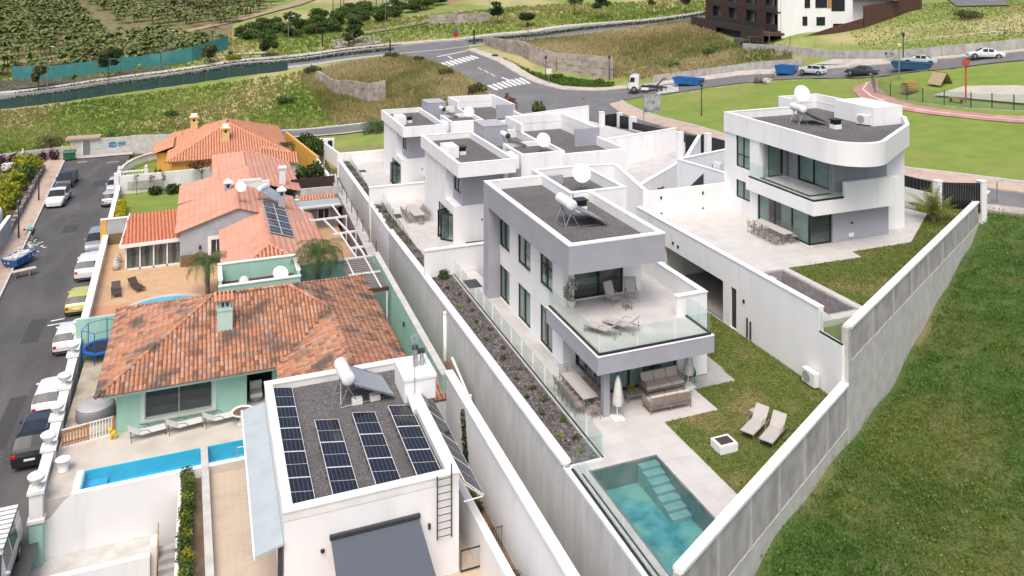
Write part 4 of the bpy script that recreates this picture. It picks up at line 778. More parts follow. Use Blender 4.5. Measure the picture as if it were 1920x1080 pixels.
bx('wall_lamp', FRAME, v4, 39.8, 41.64, 4.1, 39.95, 41.7, 4.2); bx('meter_box', PLAST, v4, 39.6, 41.62, 3.25, 40.0, 41.7, 3.5)
t = thing('terrace_wall', 'white wall closing the back of the upper terrace', 'wall', (33, 50.3, 3)); bx('wall', WHITE, t, 29.1, 50.12, 0, 36.4, 50.4, 5.0)
for x in (30.5, 34.0): bx('wall_lamp', FRAME, t, x, 50.05, 4.4, x+.1, 50.12, 4.6)
for x in (30.5, 34.0): bx('step_lamp', FRAME, t, x, 50.07, 3.35, x+.16, 50.12, 3.42)
# street fence of the upper plot
t = thing('street_fence', 'white wall with black slatted top on the street side of the upper villa', 'fence', (50.5, 47, 3)); a, b = (51.2, 44.9), (49.0, 56)
MB().beam((*a, 1.0), (*b, 1.0), .25, 3.0).build('wall', WHITE, t); n = 40
for k in range(n): p, q = along(a, b, k/n+.001), along(a, b, (k+1)/n-.004); MB().beam((*p, 4.02), (*q, 4.02), .08, .85).build('slat', FRAME, t)
t = thing('driveway_gate', 'black slatted gate beside the end of the boundary wall', 'gate', (52.5, 44, 3)); a, b = (51.3, 44.75), (53.9, 43.6); n = 16
for k in range(n): p, q = along(a, b, k/n+.004), along(a, b, (k+1)/n-.01); MB().beam((*p, 2.7), (*q, 2.7), .06, 2.25).build('slat', FRAME, t)
MB().beam((*a, 2.9), (*b, 2.9), .1, .1).build('rail', FRAME, t)
for q, l in (((51.2, 44.95), 'white gate pier beside the black slatted gate'), ((54.2, 43.75), 'white gate pier at the end of the boundary wall')):
    t = thing('gate_pier', l, 'pier', (*q, 1)); bx('shaft', WHITE, t, q[0]-.25, q[1]-.25, .5, q[0]+.25, q[1]+.25, 5.0); bx('cap', COPING, t, q[0]-.28, q[1]-.28, 5.0, q[0]+.28, q[1]+.28, 5.07)
structure(MB().prism([(47.5, 46.8), (51.2, 44.6), (54.3, 43.9), (50.0, 52), (47, 56), (46.4, 50.5)], 1.0, 2.985), 'gate_paving', mat('grey_yard2', (.34,.33,.31), (.28,.27,.26), .8, 1.5))
# ------------------------------------------------------------------ middle and far villas (same plan, stepped down the slope)
def heater(loc, rz, label, s=1.0, panel=True, dark=False):
    """thermosiphon solar water heater: tank, collector plate, stand legs"""
    t = thing('solar_water_heater', label, 'water heater', loc, rz); o = Vector(loc); t.location = (0, 0, 0); t.rotation_euler = (0, 0, 0)
    MB().tube((-.75, 0, 1.25), (.75, 0, 1.25), .29, n=16).build('tank', ENAMEL, t, smooth=False); MB().ell((-.75, 0, 1.25), (.09, .285, .285), 14, 7).build('tank_end', DARKM if dark else ENAMEL, t, smooth=True); MB().ell((.75, 0, 1.25), (.09, .285, .285), 14, 7).build('tank_end', ENAMEL, t, smooth=True)
    if panel:
        MB().faces([(-.95, -.25, 1.0), (.95, -.25, 1.0), (.95, -2.0, .12), (-.95, -2.0, .12), (-.95, -.22, 1.07), (.95, -.22, 1.07), (.95, -1.97, .2), (-.95, -1.97, .2)], [(0,1,2,3),(7,6,5,4),(0,4,5,1),(1,5,6,2),(2,6,7,3),(3,7,4,0)]).build('collector', mat('collector_plate', (.30,.33,.37), (.24,.27,.31), .3, 4), t)
        MB().beam((-.97, -.24, 1.0), (-.97, -2.0, .13), .04, .09).beam((.97, -.24, 1.0), (.97, -2.0, .13), .04, .09).build('collector_frame', STEEL, t)
    for x in (-.6, .6):
        MB().tube((x, -.1, 1.0), (x, .35, 0), .025, n=6).build('leg', STEEL, t); MB().tube((x, .1, 1.0), (x, -.5, 0), .025, n=6).build('leg', STEEL, t); MB().tube((x, .35, .03), (x, -1.9, .05), .022, n=6).build('rail', STEEL, t)
    MB().tube((-.6, .3, .05), (.6, .3, .05), .022, n=6).tube((-.6, .3, .1), (.6, .0, .9), .018, n=6).build('brace', STEEL, t)
    t.location = loc; t.rotation_euler = (0, 0, rz); t.scale = (s, s, s); return t
def dish(loc, rz, label, r=.5, h=1.1, tilt=.55):
    t = thing('satellite_dish', label, 'satellite dish', (0, 0, 0)); MB().tube((0, 0, 0), (0, 0, h), .03, n=8).build('mast', STEEL, t); prof = MB(); n, k = 20, 5; c = Vector((0, -.12, h+.15)); R = Matrix.Rotation(PI/2-tilt, 4, 'X')
    for a in range(k+1):
        rr = r*a/k
        for j in range(n): p = Vector((rr*math.cos(2*PI*j/n), rr*math.sin(2*PI*j/n)*1.08, .22*r*(a/k)**2)); prof.v.append(tuple(c+R@p))
    for a in range(k):
        for j in range(n): q = (j+1) % n; prof.f.append((a*n+j, a*n+q, (a+1)*n+q, (a+1)*n+j)); prof.m.append(0); prof.t.append(.5)
    ob = prof.build('reflector', PLAST, t, smooth=True); so = ob.modifiers.new('s', 'SOLIDIFY'); so.thickness = .015
    MB().tube(tuple(c+R@Vector((0, -r, .1))), tuple(c+R@Vector((0, -.1, r*1.1))), .015, n=6).build('feed_arm', STEEL, t); MB().ell(tuple(c+R@Vector((0, -.1, r*1.1))), (.05, .05, .07), 8, 5).build('feed_horn', PLAST, t)
    t.location = loc; t.rotation_euler = (0, 0, rz); return t
def vent(loc, label, s=1.0):
    t = thing('roof_vent', label, 'vent', (0, 0, 0)); bx('base', WHITE, t, -.3, -.3, 0, .3, .3, .32)
    for k in range(4): bx('louvre', FRAME, t, -.28, -.28, .33+.075*k, .28, .28, .385+.075*k)
    bx('cap', FRAME, t, -.36, -.36, .64, .36, .36, .70); bx('core', DARKM, t, -.2, -.2, .32, .2, .2, .64); t.location = loc; t.scale = (s, s, s); return t
def ac_unit(loc, rz, label, pipes=False):
    t = thing('air_conditioner', label, 'air conditioner', (0, 0, 0)); MB().box(-.45, -.17, .08, .45, .17, .78).build('casing', PLAST, t, bevel=.02); MB().lathe([(.0, 0), (.27, 0), (.27, .02), (.24, .02), (.24, .01), (0, .01)], (0, 0, 0), 20).build('fan_grille', mat('fan_grille', (.35,.36,.38), None, .5, 9), t)
    g = t.children[-1]; g.rotation_euler = (PI/2, 0, 0); g.location = (-.12, -.172, .43)
    for x in (-.3, .3): bx('foot', DARKM, t, x-.04, -.18, 0, x+.04, .18, .08)
    if pipes: MB().path([(.45, 0, .3), (.62, 0, .3), (.62, 0, -.3)], .03).path([(.45, 0, .5), (.72, 0, .5), (.72, 0, -.3)], .03).build('pipe', FRAME, t)
    t.location = loc; t.rotation_euler = (0, 0, rz); return t
def row_villa(ox, oy, oz, label, dist):
    v = thing('villa', label, 'house', (ox+5, oy+5, oz))
    def B(name, m, a, b, c, d, e, f): return bx(name, m, v, ox+a, oy+b, oz+c, ox+d, oy+e, oz+f)
    def rim(name, x0, y0, x1, y1, z0, z1, t=.25, m=WHITE):
        w = MB(); w.box(ox+x0, oy+y0, oz+z0, ox+x1, oy+y0+t, oz+z1).box(ox+x0, oy+y1-t, oz+z0, ox+x1, oy+y1, oz+z1).box(ox+x0, oy+y0+t, oz+z0, ox+x0+t, oy+y1-t, oz+z1).box(ox+x1-t, oy+y0+t, oz+z0, ox+x1, oy+y1-t, oz+z1); w.build(name, m, v)
    w = MB(); D = [(oy+.35, oy+4.9, oz+.03, oz+2.35)]; wall(w, 'x', ox, .3, oy, oy+9.6, oz, oz+3.1, D); wall(w, 'y', oy, .3, ox+.3, ox+4.7, oz, oz+3.1); w.build('ground_wall', WHITE, v)
    w = MB(); wall(w, 'x', ox, .3, oy+2.6, oy+9.6, oz+3.1, oz+6.1); w.box(ox+.3, oy+2.6, oz+3.1, ox+.7, oy+2.85, oz+6.1); w.build('upper_wall', WHITE, v); B('floor_slab', WHITE, .3, .3, 2.85, 4.7, 9.6, 3.1); B('back_wall', WHITE, .3, 9.3, 0, 8, 9.6, 6.1)
    w = MB(); wall(w, 'y', oy, .3, ox+.7, ox+4.4, oz+3.1, oz+6.05); wall(w, 'x', ox+.7, .25, oy+.3, oy+2.6, oz+3.1, oz+6.05, [(oy+.45, oy+2.3, oz+3.95, oz+5.8)]); w.build('grey_wall', GREY, v)
    window(v, 'x', ox+.7, oy+.45, oy+2.3, oz+3.95, oz+5.8, 2, curtain='half'); window(v, 'x', ox, oy+2.6, oy+4.9, oz+.03, oz+2.35, 2, curtain=False, name='sliding_door')
    for k, (ya, yb, xa, xb) in enumerate(((2.6, 2.2, 0, -.75), (2.2, 1.75, -.75, 0), (1.75, 1.35, 0, -.75), (1.35, .45, -.75, .05))):   # folding door standing open
        f = MB(); a, b = (ox+xa, oy+ya), (ox+xb, oy+yb); f.beam((*a, oz+.03), (*b, oz+.03), .06, .12).beam((*a, oz+2.2), (*b, oz+2.2), .06, .12); f.box(a[0]-.05, a[1]-.04, oz+.03, a[0]+.05, a[1]+.04, oz+2.32).box(b[0]-.05, b[1]-.04, oz+.03, b[0]+.05, b[1]+.04, oz+2.32)
        d = f.build('folding_door', FRAME, v); MB().beam((*a, oz+.1), (*b, oz+.1), .015, 2.15).build('pane', GLASSW, d)
    rim('roof_band', -.3, -2.1, 4.75, 10, 6.05, 7.15, .28); rim('coping', -.31, -2.11, 4.76, 10.01, 7.152, 7.2, .31, COPING); B('soffit', WHITE, -.02, -1.82, 6.08, 4.47, 9.72, 6.2); B('roof_deck', GRAVEL, -.02, -1.82, 6.2, 4.47, 9.72, 6.62)
    B('side_wall', WHITE, 4.4, -.2, 0, 4.8, 9.6, 6.05); B('low_parapet', WHITE, 4.78, -1.9, 6.3, 5.1, .1, 7.35); B('recess_wall', GREY, 4.8, 1.2, 0, 5.6, 1.5, 6.6)
    rim('stair_block', 5.55, -1.3, 9.6, 3.3, 0, 7.3, .25); B('stair_roof', GRAVEL, 5.8, -1.05, 6.3, 9.35, 3.05, 6.9)
    B('penthouse', GREY, 4.95, 6.7, 6.3, 7.3, 9.8, 8.2); B('penthouse_cap', mat('grey_cap', (.40,.40,.43), None, .8, 2), 4.93, 6.68, 8.2, 7.32, 9.82, 8.25)
    rim('wing', 9.3, -1.5, 15.6, 12.6, 0, 7.05, .28); B('wing_roof', GRAVEL, 9.58, -1.22, 5.6, 15.32, 12.32, 6.25); B('roof_link', GRAVEL, 5.1, 3.3, 5.8, 9.3, 10, 6.3)
    B('link_wall', WHITE, 4.8, 9.75, 0, 9.3, 10, 7.1)
    w = MB(); w.box(ox+9.25, oy+12.3, oz+7.05, ox+15.65, oy+12.62, oz+7.9).box(ox+15.3, oy+4.2, oz+7.05, ox+15.65, oy+12.3, oz+7.9).box(ox+9.25, oy+8.2, oz+7.05, ox+9.55, oy+12.3, oz+7.9); w.build('raised_parapet', WHITE, v); B('parapet_return', GREY, 13.1, 4.0, 6.25, 15.65, 4.25, 7.9)
    B('wall_lamp', FRAME, 2.4, -.06, 1.7, 2.52, 0, 1.85); B('chimney_slab', WHITE, -.02, 2.2, 6.6, 1.1, 4.2, 7.6)
    vent((ox+1.75, oy+3.4, oz+6.62), 'small roof vent with black louvres on the %s villa' % dist); heater((ox+5.9, oy+3.6, oz+6.9), math.radians(90), 'solar water heater beside the grey hut on the %s villa roof' % dist, .9, dark=True); dish((ox+8.3, oy+.5, oz+6.9), math.radians(-10), 'white satellite dish on the %s villa stair roof' % dist, .62, .9); vent((ox+5.9, oy+1.9, oz+6.3), 'black duct box behind the %s villa stair block' % dist, 1.1)
    return v
def plot(oz, v0, v1, u0, u1, ux, label, seed, b0, b1):
    """side terrace, planter and glass fence of a row villa"""
    structure(MB().prism([(u0+1.05, v0), (ux, v0), (ux+1.5, v1), (u1+1.05, v1)], oz-.4, oz), 'villa_terrace', TILEF)
    p = thing('planter_bed', 'narrow planted gravel bed along the %s villa terrace' % label, 'planter', ((u0+u1)/2+.6, (v0+v1)/2, oz-.4)); MB().prism([(u0+.1, v0), (u0+1.0, v0), (u1+1.0, v1), (u1+.1, v1)], oz-.6, [b0, b0, b1, b1]).build('gravel_bed', GRAVEL2, p)
    n = 900; t = RNG.uniform(0, 1, n); q = np.c_[u0+(u1-u0)*t+RNG.uniform(.15, .95, n), v0+(v1-v0)*t, b0+(b1-b0)*t+RNG.uniform(0, .14, n)]; q = q[(np.sin(q[:,1]*2.1+seed)+np.sin(q[:,1]*.9)) > -.6]
    cloud_mesh('ground_cover', leaves(q, .09), None, RNG.uniform(0, 1, len(q)), L_OLIVE, p)
    gf = thing('glass_fence', 'frameless glass fence along the %s villa terrace' % label, 'glass fence', ((u0+u1)/2+1.1, (v0+v1)/2, oz)); glass_run(gf, [(u0+1.08, v0+.2), (u1+1.08, v1-.2)], oz, .95, 1.7, channel=False); MB().beam((u0+1.08, v0, oz-.02), (u1+1.08, v1, oz-.02), .08, .05).build('base_rail', DARKM, gf)
row_villa(19.6, 64.9, -2.2, 'white villa with grey roof hut, middle of the row behind the near villa', 'middle')
row_villa(21.3, 91.5, -4.3, 'white villa with grey roof hut, farthest of the row', 'far')
plot(-2.2, 53.4, 79.0, 14.3, 15.35, 19.9, 'middle', 0, -.3, -2.6+.15); plot(-4.3, 79.3, 104.8, 15.65, 16.5, 21.6, 'far', 2, -2.65, -4.1)
t = thing('cross_wall', 'white wall between the middle and far villa terraces', 'wall', (18, 79.2, -3)); bx('wall', WHITE, t, 15.2, 79.0, -6.1, 30, 79.28, -.72); bx('coping', COPING, t, 15.15, 78.95, -.72, 30, 79.33, -.64)
t = thing('cross_wall', 'white wall behind the far villa terrace', 'wall', (18, 105, -3)); bx('wall', WHITE, t, 16.1, 104.8, -6.1, 32, 105.1, -2.95)
t = thing('cross_wall', 'white wall with a small doorway at the far left end of the row', 'wall', (15, 112, -5)); MB().beam((14.9, 115.5, -6.1), (16.2, 105.0, -6.1), .3, 3.2).build('wall', WHITE, t); MB().beam((14.9, 115.6, -6.1), (17.2, 115.2, -6.1), .3, 3.0).build('return_wall', WHITE, t); bx('doorway', FRAME, t, 16.3, 115.0, -5.2, 16.9, 115.12, -3.4)
structure(MB().box(15.3, 105, -6.2, 49, 117, -4.9), 'back_yard', mat('rough_yard', (.17,.19,.06), (.25,.22,.1), .95, 1.2))
# ground between the row villas and the street
structure(MB().poly([(24, 53.3, -.4), (51.5, 53.3, 2.4), (50.6, 77, .9), (33, 77, -2.25), (24, 77, -2.25)]), 'driveway', mat('white_drive', (.52,.51,.50), (.44,.43,.42), .8, 1.2)); structure(MB().poly([(24, 77.02, -2.3), (33, 77.02, -2.3), (50.6, 77.02, .85), (51.4, 104.5, -1.0), (24, 104.5, -4.35)]), 'far_driveway', MATS['white_drive'])
def wseg(name, label, segs, m=WHITE, w=.28):
    t = thing(name, label, 'wall', (*segs[0][0], segs[0][2])); 
    for a, b, z0, za, zb in segs:
        MB().prism(_strip(a, b, w), z0, [za, zb, zb, za]).build('wall', m, t); MB().prism(_strip(a, b, w+.06), [za+.002, zb+.002, zb+.002, za+.002], [za+.06, zb+.06, zb+.06, za+.06]).build('coping', COPING, t)
    return t
def _strip(a, b, w):
    dx, dy = b[0]-a[0], b[1]-a[1]; L = math.hypot(dx, dy); nx, ny = -dy/L*w/2, dx/L*w/2
    return [(a[0]-nx, a[1]-ny), (b[0]-nx, b[1]-ny), (b[0]+nx, b[1]+ny), (a[0]+nx, a[1]+ny)]
wseg('party_wall', 'white wall running from the middle villa to the street gate', [((35.2, 76.6), (49.2, 77.6), -3, 2.4, 3.0)])
wseg('party_wall', 'white wall below the street between far and middle plots', [((37, 102.5), (51.2, 103.5), -5, .6, 1.2)])
wseg('stair_wall', 'curved white wall with small lamps beside the sloping driveway', [((27.5, 58.5), (34, 59.5), -1, 2.2, 2.6), ((34, 59.5), (41, 63), -1, 2.6, 3.6), ((41, 63), (47.5, 70.5), -1, 3.6, 3.7)])
wseg('stair_wall', 'white wall rising beside the outdoor stairs near the upper villa', [((33.5, 53.6), (38.5, 54.2), -.5, 2.2, 3.4), ((38.5, 54.2), (44.0, 58), -.5, 3.4, 5.4), ((44, 58), (48.3, 66), -.5, 5.4, 4.9)])
wseg('court_wall', 'white courtyard wall behind the near villa with grey inner face', [((25.2, 50.4), (25.2, 58.2), -.5, 5.2, 5.2), ((25.2, 58.2), (31.2, 58.2), -.5, 5.2, 5.0), ((31.2, 58.2), (31.2, 51.0), -.5, 5.0, 3.6)])
bx('grey_facing', GREY, bpy.data.objects['court_wall'], 25.36, 57.9, 1.0, 28.5, 58.05, 5.15)
t = thing('outdoor_steps', 'white outdoor stair between the curved walls', 'stairs', (39, 57, 1))
for k in range(9): MB().prism(_strip((36.6+k*.42, 55.6+k*.36), (35.6+k*.42, 57.2+k*.36), .5), .5, 1.5+k*.2).build('step', TILEF, t)
wseg('side_wall', 'white wall with a dark opening painted black under the upper villa beside the terrace', [((36.4, 50.55), (36.4, 57), 0, 5.6, 5.2), ((36.4, 57), (45, 60), 0, 5.2, 5.0)])
MB().faces([(36.22, 53.2, 2.6), (36.22, 55.2, 2.6), (36.22, 55.2, 3.4), (36.22, 53.2, 5.0)], [(0, 1, 2, 3)]).build('grille', FRAME, bpy.data.objects['side_wall'])  # black sheet painted in for the shade of a triangular opening
ac_unit((36.9, 52.3, 5.2), PI/2, 'air conditioner with black pipes by the upper villa wall', True); ac_unit((44.5, 95, 0), 0, 'air conditioner with black pipes in the far villa yard', True)
# street fences and gates of the row
def gate_set(a, b, z0, h, label, n=14):
    t = thing('driveway_gate', label, 'gate', (*a, z0))
    for k in range(n): p, q = along(a, b, k/n+.004), along(a, b, (k+1)/n-.012); MB().beam((*p, z0), (*q, z0), .06, h).build('slat', FRAME, t)
    return t
def pier(q, z0, z1, label, r=.3):
    t = thing('gate_pier', label, 'pier', (*q, z0)); bx('shaft', WHITE, t, q[0]-r, q[1]-r, z0, q[0]+r, q[1]+r, z1); bx('cap', COPING, t, q[0]-r-.03, q[1]-r-.03, z1, q[0]+r+.03, q[1]+r+.03, z1+.06); return t
gate_set((47.9, 73.7), (50.4, 73.9), .9, 2.05, 'black driveway gate of the middle plot'); gate_set((50.2, 69.6), (49.9, 71.8), 1.1, 2.0, 'narrow black gate right of the middle plot driveway gate', 9)
pier((47.6, 74.3), 0, 3.3, 'white pier left of the middle plot gate'); pier((50.2, 72.9), 0, 3.2, 'white pier between the two middle plot gates'); pier((50.4, 68.9), .4, 3.4, 'white pier right of the narrow black gate', .4)
gate_set((51.0, 98.0), (53.2, 98.4), -1.2, 2.1, 'black driveway gate of the far plot'); gate_set((53.0, 94.5), (52.4, 96.5), -1, 2.0, 'narrow black gate right of the far plot driveway gate', 8)
pier((50.7, 98.4), -2, 1.2, 'white pier left of the far plot gate'); pier((52.9, 97.4), -2, 1.1, 'white pier between the two far plot gates'); pier((52.9, 93.8), -2, 1.2, 'white pier right of the far plot gates', .4)
t = thing('street_fence', 'long low white wall with black slatted top beside the street', 'fence', (51, 84, 0)); a, b = (52.6, 93.4), (50.4, 75.2); n = 44
MB().prism(_strip(a, b, .26), -4, [-.3, 1.5, 1.5, -.3]).build('wall', WHITE, t)
for k in range(n): p, q = along(a, b, k/n+.002), along(a, b, (k+1)/n-.004); z = -.3+1.8*(k+.5)/n; MB().beam((*p, z), (*q, z), .08, .95).build('slat', FRAME, t)
t = thing('yard_bush', 'pale green bush in the far villa yard beside the street fence', 'bush', (46.5, 84, -.9)); crown('foliage', [((46.5+random.uniform(-1.5, 1.5), 84+random.uniform(-.8, .8), -.3+random.uniform(0, .5)), (.6, .6, .5)) for _ in range(6)], 500, .12, L_OLIVE, t)
t = thing('hanging_plant', 'green plant growing over the white wall left of the upper terrace', 'plant', (30.2, 51.6, 3.6)); crown('foliage', [((30.0+.2*k, 51.4-.1*k, 3.0+.35*k), (.3, .3, .35)) for k in range(6)], 500, .09, L_OLIVE, t)
# roof kit of the near and upper villas
heater((18.75, 40.7, 6.7), math.radians(90), 'large white solar water heater on the near villa roof', 1.05); vent((20.65, 42.8, 6.7), 'roof vent with black louvres on the near villa roof'); dish((22.6, 46.8, 6.62), math.radians(-12), 'white satellite dish on the near villa stair block', .6, 1.0)
heater((40.2, 47.2, 9.62), math.radians(80), 'solar water heater on the curved roof', .95); dish((43.3, 50.5, 9.7), math.radians(-20), 'white satellite dish at the back of the curved roof', .62, 1.3, .4); vent((41.6, 45.0, 9.62), 'roof vent with black louvres on the curved roof', .95); ac_unit((44.3, 45.2, 9.62), math.radians(-70), 'air conditioner on the curved roof beside the white hut')
ac_unit((28.45, 32.5, 0), math.radians(-90), 'air conditioner standing against the tall white wall in the lawn')
t = thing('prickly_pear', 'small prickly pear cactus at the foot of the tall white wall', 'cactus', (28.3, 31.1, 0))
for dx, dy, z, a in ((0, 0, .35, .2), (.2, .1, .4, -.3), (-.2, .05, .75, .4), (.1, 0, .8, -.1), (.35, .1, .85, -.5)): e = MB().ell((0, 0, 0), (.15, .05, .28), 10, 7).build('pad', L_PALM, t, smooth=True); e.location = (dx, dy, z); e.rotation_euler = (0, a, random.uniform(-.5, .5))
# ------------------------------------------------------------------ solar panels
def cell_mat():
    m = bpy.data.materials.new('solar_cells'); m.use_nodes = True; nt = m.node_tree; b = nt.nodes['Principled BSDF']; b.inputs['Roughness'].default_value = .12; b.inputs['Specular IOR Level'].default_value = .35
    tc = nt.nodes.new('ShaderNodeTexCoord'); br = nt.nodes.new('ShaderNodeTexBrick'); br.offset = 0; br.inputs['Scale'].default_value = 1; br.inputs['Brick Width'].default_value = .187; br.inputs['Row Height'].default_value = .0965; br.inputs['Mortar Size'].default_value = .0022
    br.inputs['Color1'].default_value = (.012, .012, .020, 1); br.inputs['Color2'].default_value = (.016, .016, .026, 1); br.inputs['Mortar'].default_value = (.05, .05, .06, 1); nt.links.new(tc.outputs['Object'], br.inputs[0])
    w = nt.nodes.new('ShaderNodeTexBrick'); w.offset = 0; w.inputs['Brick Width'].default_value = .187; w.inputs['Scale'].default_value = 1; w.inputs['Row Height'].default_value = 50; w.inputs['Mortar Size'].default_value = .007; w.inputs['Color1'].default_value = w.inputs['Color2'].default_value = (0, 0, 0, 1); w.inputs['Mortar'].default_value = (1, 1, 1, 1); nt.links.new(tc.outputs['Object'], w.inputs[0])
    mx = nt.nodes.new('ShaderNodeMix'); mx.data_type = 'RGBA'; nt.links.new(w.outputs[0], mx.inputs[0]); nt.links.new(br.outputs[0], mx.inputs[6]); mx.inputs[7].default_value = (.13, .13, .15, 1); nt.links.new(mx.outputs[2], b.inputs['Base Color']); MATS['cells'] = m; return m
CELLS = cell_mat()
def array(label, loc): return thing('solar_array', label, 'solar array', loc)
def solar(arr, loc, rot, w=1.12, l=1.93, legs=.3):
    t = bpy.data.objects.new('solar_panel', None); COL.objects.link(t); fw = .022
    MB().box(0, 0, 0, w, fw, .04).box(0, l-fw, 0, w, l, .04).box(0, fw, 0, fw, l-fw, .04).box(w-fw, fw, 0, w, l-fw, .04).build('frame', WMETAL, t); MB().box(fw, fw, .005, w-fw, l-fw, .034).build('cells', CELLS, t); MB().box(fw, l/2-.008, .034, w-fw, l/2+.008, .036).build('mid_line', WMETAL, t)
    if legs:
        for y in (.2, l-.2): MB().box(.02, y-.02, -legs, .06, y+.02, 0).build('support_leg', STEEL, t)
    t.parent = arr; t.location = Vector(loc)-wloc(arr); t.rotation_euler = rot; return t
# ------------------------------------------------------------------ white house with the solar roof
ZF = -4.2
f = thing('house', 'white flat-roofed house with solar panels at the bottom of the picture', 'house', (6.5, 38, ZF))
w = MB(); wall(w, 'y', 32.75, .3, 2.95, 10.1, -8, -.75); wall(w, 'x', 2.95, .3, 33.05, 43.4, -8, -.75); wall(w, 'x', 9.8, .3, 33.05, 43.4, -8, -.75); wall(w, 'y', 43.1, .3, 3.25, 9.8, -8, -.75); w.build('wall', WHITE, f)
w = MB(); w.box(2.93, 32.73, -.75, 10.12, 33.1, -.42).box(2.93, 43.0, -.75, 10.12, 43.42, -.42).box(2.93, 33.1, -.75, 3.28, 43.0, -.42).box(9.65, 33.1, -.75, 10.12, 43.0, -.42); w.build('parapet', WHITE2, f); bx('roof_deck', GRAVEL, f, 3.28, 33.1, -1.1, 9.65, 43.0, -.76)
MB().box(2.9, 32.7, -.42, 10.15, 33.13, -.37).box(2.9, 42.97, -.42, 10.15, 43.45, -.37).box(2.9, 33.13, -.42, 3.31, 42.97, -.37).box(9.62, 33.13, -.42, 10.15, 42.97, -.37).build('coping', WHITE2, f)
w = MB(); w.box(9.35, 39.5, -.76, 10.95, 41.7, .3); w.build('roof_hut', WHITE, f); MB().box(9.3, 39.45, .3, 11.0, 39.65, .45).box(9.3, 41.55, .3, 11.0, 41.75, .45).box(9.3, 39.65, .3, 9.5, 41.55, .45).box(10.8, 39.65, .3, 11.0, 41.55, .45).build('hut_parapet', WHITE, f)
for x in (10.25, 10.6): MB().tube((x, 40.9, .2), (x, 40.9, 1.3 if x < 10.4 else 1.05), .13 if x < 10.4 else .1, n=12).build('flue', STEEL, f, smooth=False); MB().lathe([(.0, 0), (.17, 0), (.17, .14), (0, .2)], (x, 40.9, 1.2 if x < 10.4 else .98), 12).build('flue_cap', DARKM, f)
MB().tube((9.6, 38.2, -.55), (9.6, 39.5, -.3), .16, n=10).build('duct', ENAMEL, f)
bx('awning', SHADEC, f, 4.7, 30.6, -2.0, 8.35, 30.62, -1.98) if False else None
MB().faces([(4.75, 32.7, -1.85), (8.35, 32.7, -1.85), (8.5, 29.8, -3.0), (4.75, 29.8, -3.0), (4.75, 32.7, -1.89), (8.35, 32.7, -1.89), (8.5, 29.8, -3.04), (4.75, 29.8, -3.04)], [(0,1,2,3),(7,6,5,4),(0,4,5,1),(1,5,6,2),(2,6,7,3),(3,7,4,0)]).build('awning', SHADEC, f); bx('awning_box', DARKM, f, 4.7, 32.6, -1.85, 8.4, 32.75, -1.7); MB().beam((4.7, 29.75, -3.06), (8.55, 29.75, -3.06), .1, .09).build('awning_bar', WMETAL, f)
bx('wall_lamp', FRAME, f, 4.35, 32.66, -2.3, 4.5, 32.75, -2.2); bx('wall_lamp', FRAME, f, 8.75, 32.66, -2.45, 8.85, 32.75, -2.25)
c = MB().faces([(1.86, 32.6, -1.75), (2.93, 32.6, -1.5), (2.93, 43.6, -1.5), (1.86, 43.6, -1.75), (1.86, 32.6, -1.83), (2.93, 32.6, -1.58), (2.93, 43.6, -1.58), (1.86, 43.6, -1.83)], [(0,1,2,3),(7,6,5,4),(0,4,5,1),(1,5,6,2),(2,6,7,3),(3,7,4,0)]).build('canopy_roof', mat('grey_sheet_roof', (.40,.46,.48), (.36,.41,.43), .6, 1.5), f); bx('canopy_gutter', COPING, f, 1.78, 32.6, -1.88, 1.86, 43.6, -1.72); bx('canopy_post', DARKM, f, 2.72, 32.75, -4.6, 2.9, 32.95, -1.6)
l = thing('roof_ladder', 'dark steel ladder hung on the front wall of the solar-panel house', 'ladder', (9.45, 32.6, -3))
for x in (9.12, 9.74): MB().tube((x, 32.62, -2.95), (x, 32.62, .1 if x > 9.5 else -.3), .03, n=8).build('stile', DARKM, l)
for k in range(9): MB().tube((9.12, 32.62, -2.85+k*.3), (9.74, 32.62, -2.85+k*.3), .018, n=6).build('rung', DARKM, l)
for ci, (u0, v1, n) in enumerate(((3.12, 42.75, 5), (4.88, 38.95, 3), (6.64, 38.95, 3), (8.38, 38.95, 3))):
    ar = array(('long column of five solar panels along the left parapet of the white roof', 'column of three solar panels, second from the left on the white roof', 'column of three solar panels, third from the left on the white roof', 'column of three solar panels beside the right parapet of the white roof')[ci], (u0, v1-1.95*n, -.76)); ar['group'] = 'solar columns on the white roof'
    for k in range(n): solar(ar, (u0, v1-1.95*(n-k), -.42), (0, .16, 0))
ar = array('row of steep solar panels hung outside the right parapet of the white roof', (10.5, 32.05, -1.4))
for k in range(4): solar(ar, (10.12, 32.05+1.9*k, -.40), (0, math.radians(42), 0), 1.15, 1.87, 0)
t = thing('panel_bracket', 'white bracket carrying the steep solar panels off the right parapet', 'bracket', (10.5, 32.1, -1.4))
for k in range(5): MB().tube((10.12, 32.1+1.87*k, -1.25), (10.95, 32.1+1.87*k, -1.22), .025, n=6).tube((10.12, 32.1+1.87*k, -.5), (10.95, 32.1+1.87*k, -1.22), .025, n=6).build('strut', WMETAL, t)
heater((6.6, 40.9, -.76), math.radians(95), 'white solar water heater on the roof of the solar-panel house', 1.15)
for i, (x, y) in enumerate(((6.9, 40.2), (7.8, 40.25))): t = MB().box(x, y, -.76, x+.5, y+.35, -.5).build('ballast_block', COPING, None, label='%s pale block under the near solar water heater' % ('left', 'right')[i], cat='block')
t = thing('tv_antenna', 'thin roof antenna beside the hut of the solar-panel house', 'antenna', (9.85, 39.4, -.4)); MB().tube((9.85, 39.4, -.4), (9.85, 39.4, 2.6), .02, n=6).build('mast', STEEL, t); MB().tube((9.6, 39.2, 2.4), (10.3, 39.7, 2.5), .012, n=5).build('boom', STEEL, t)
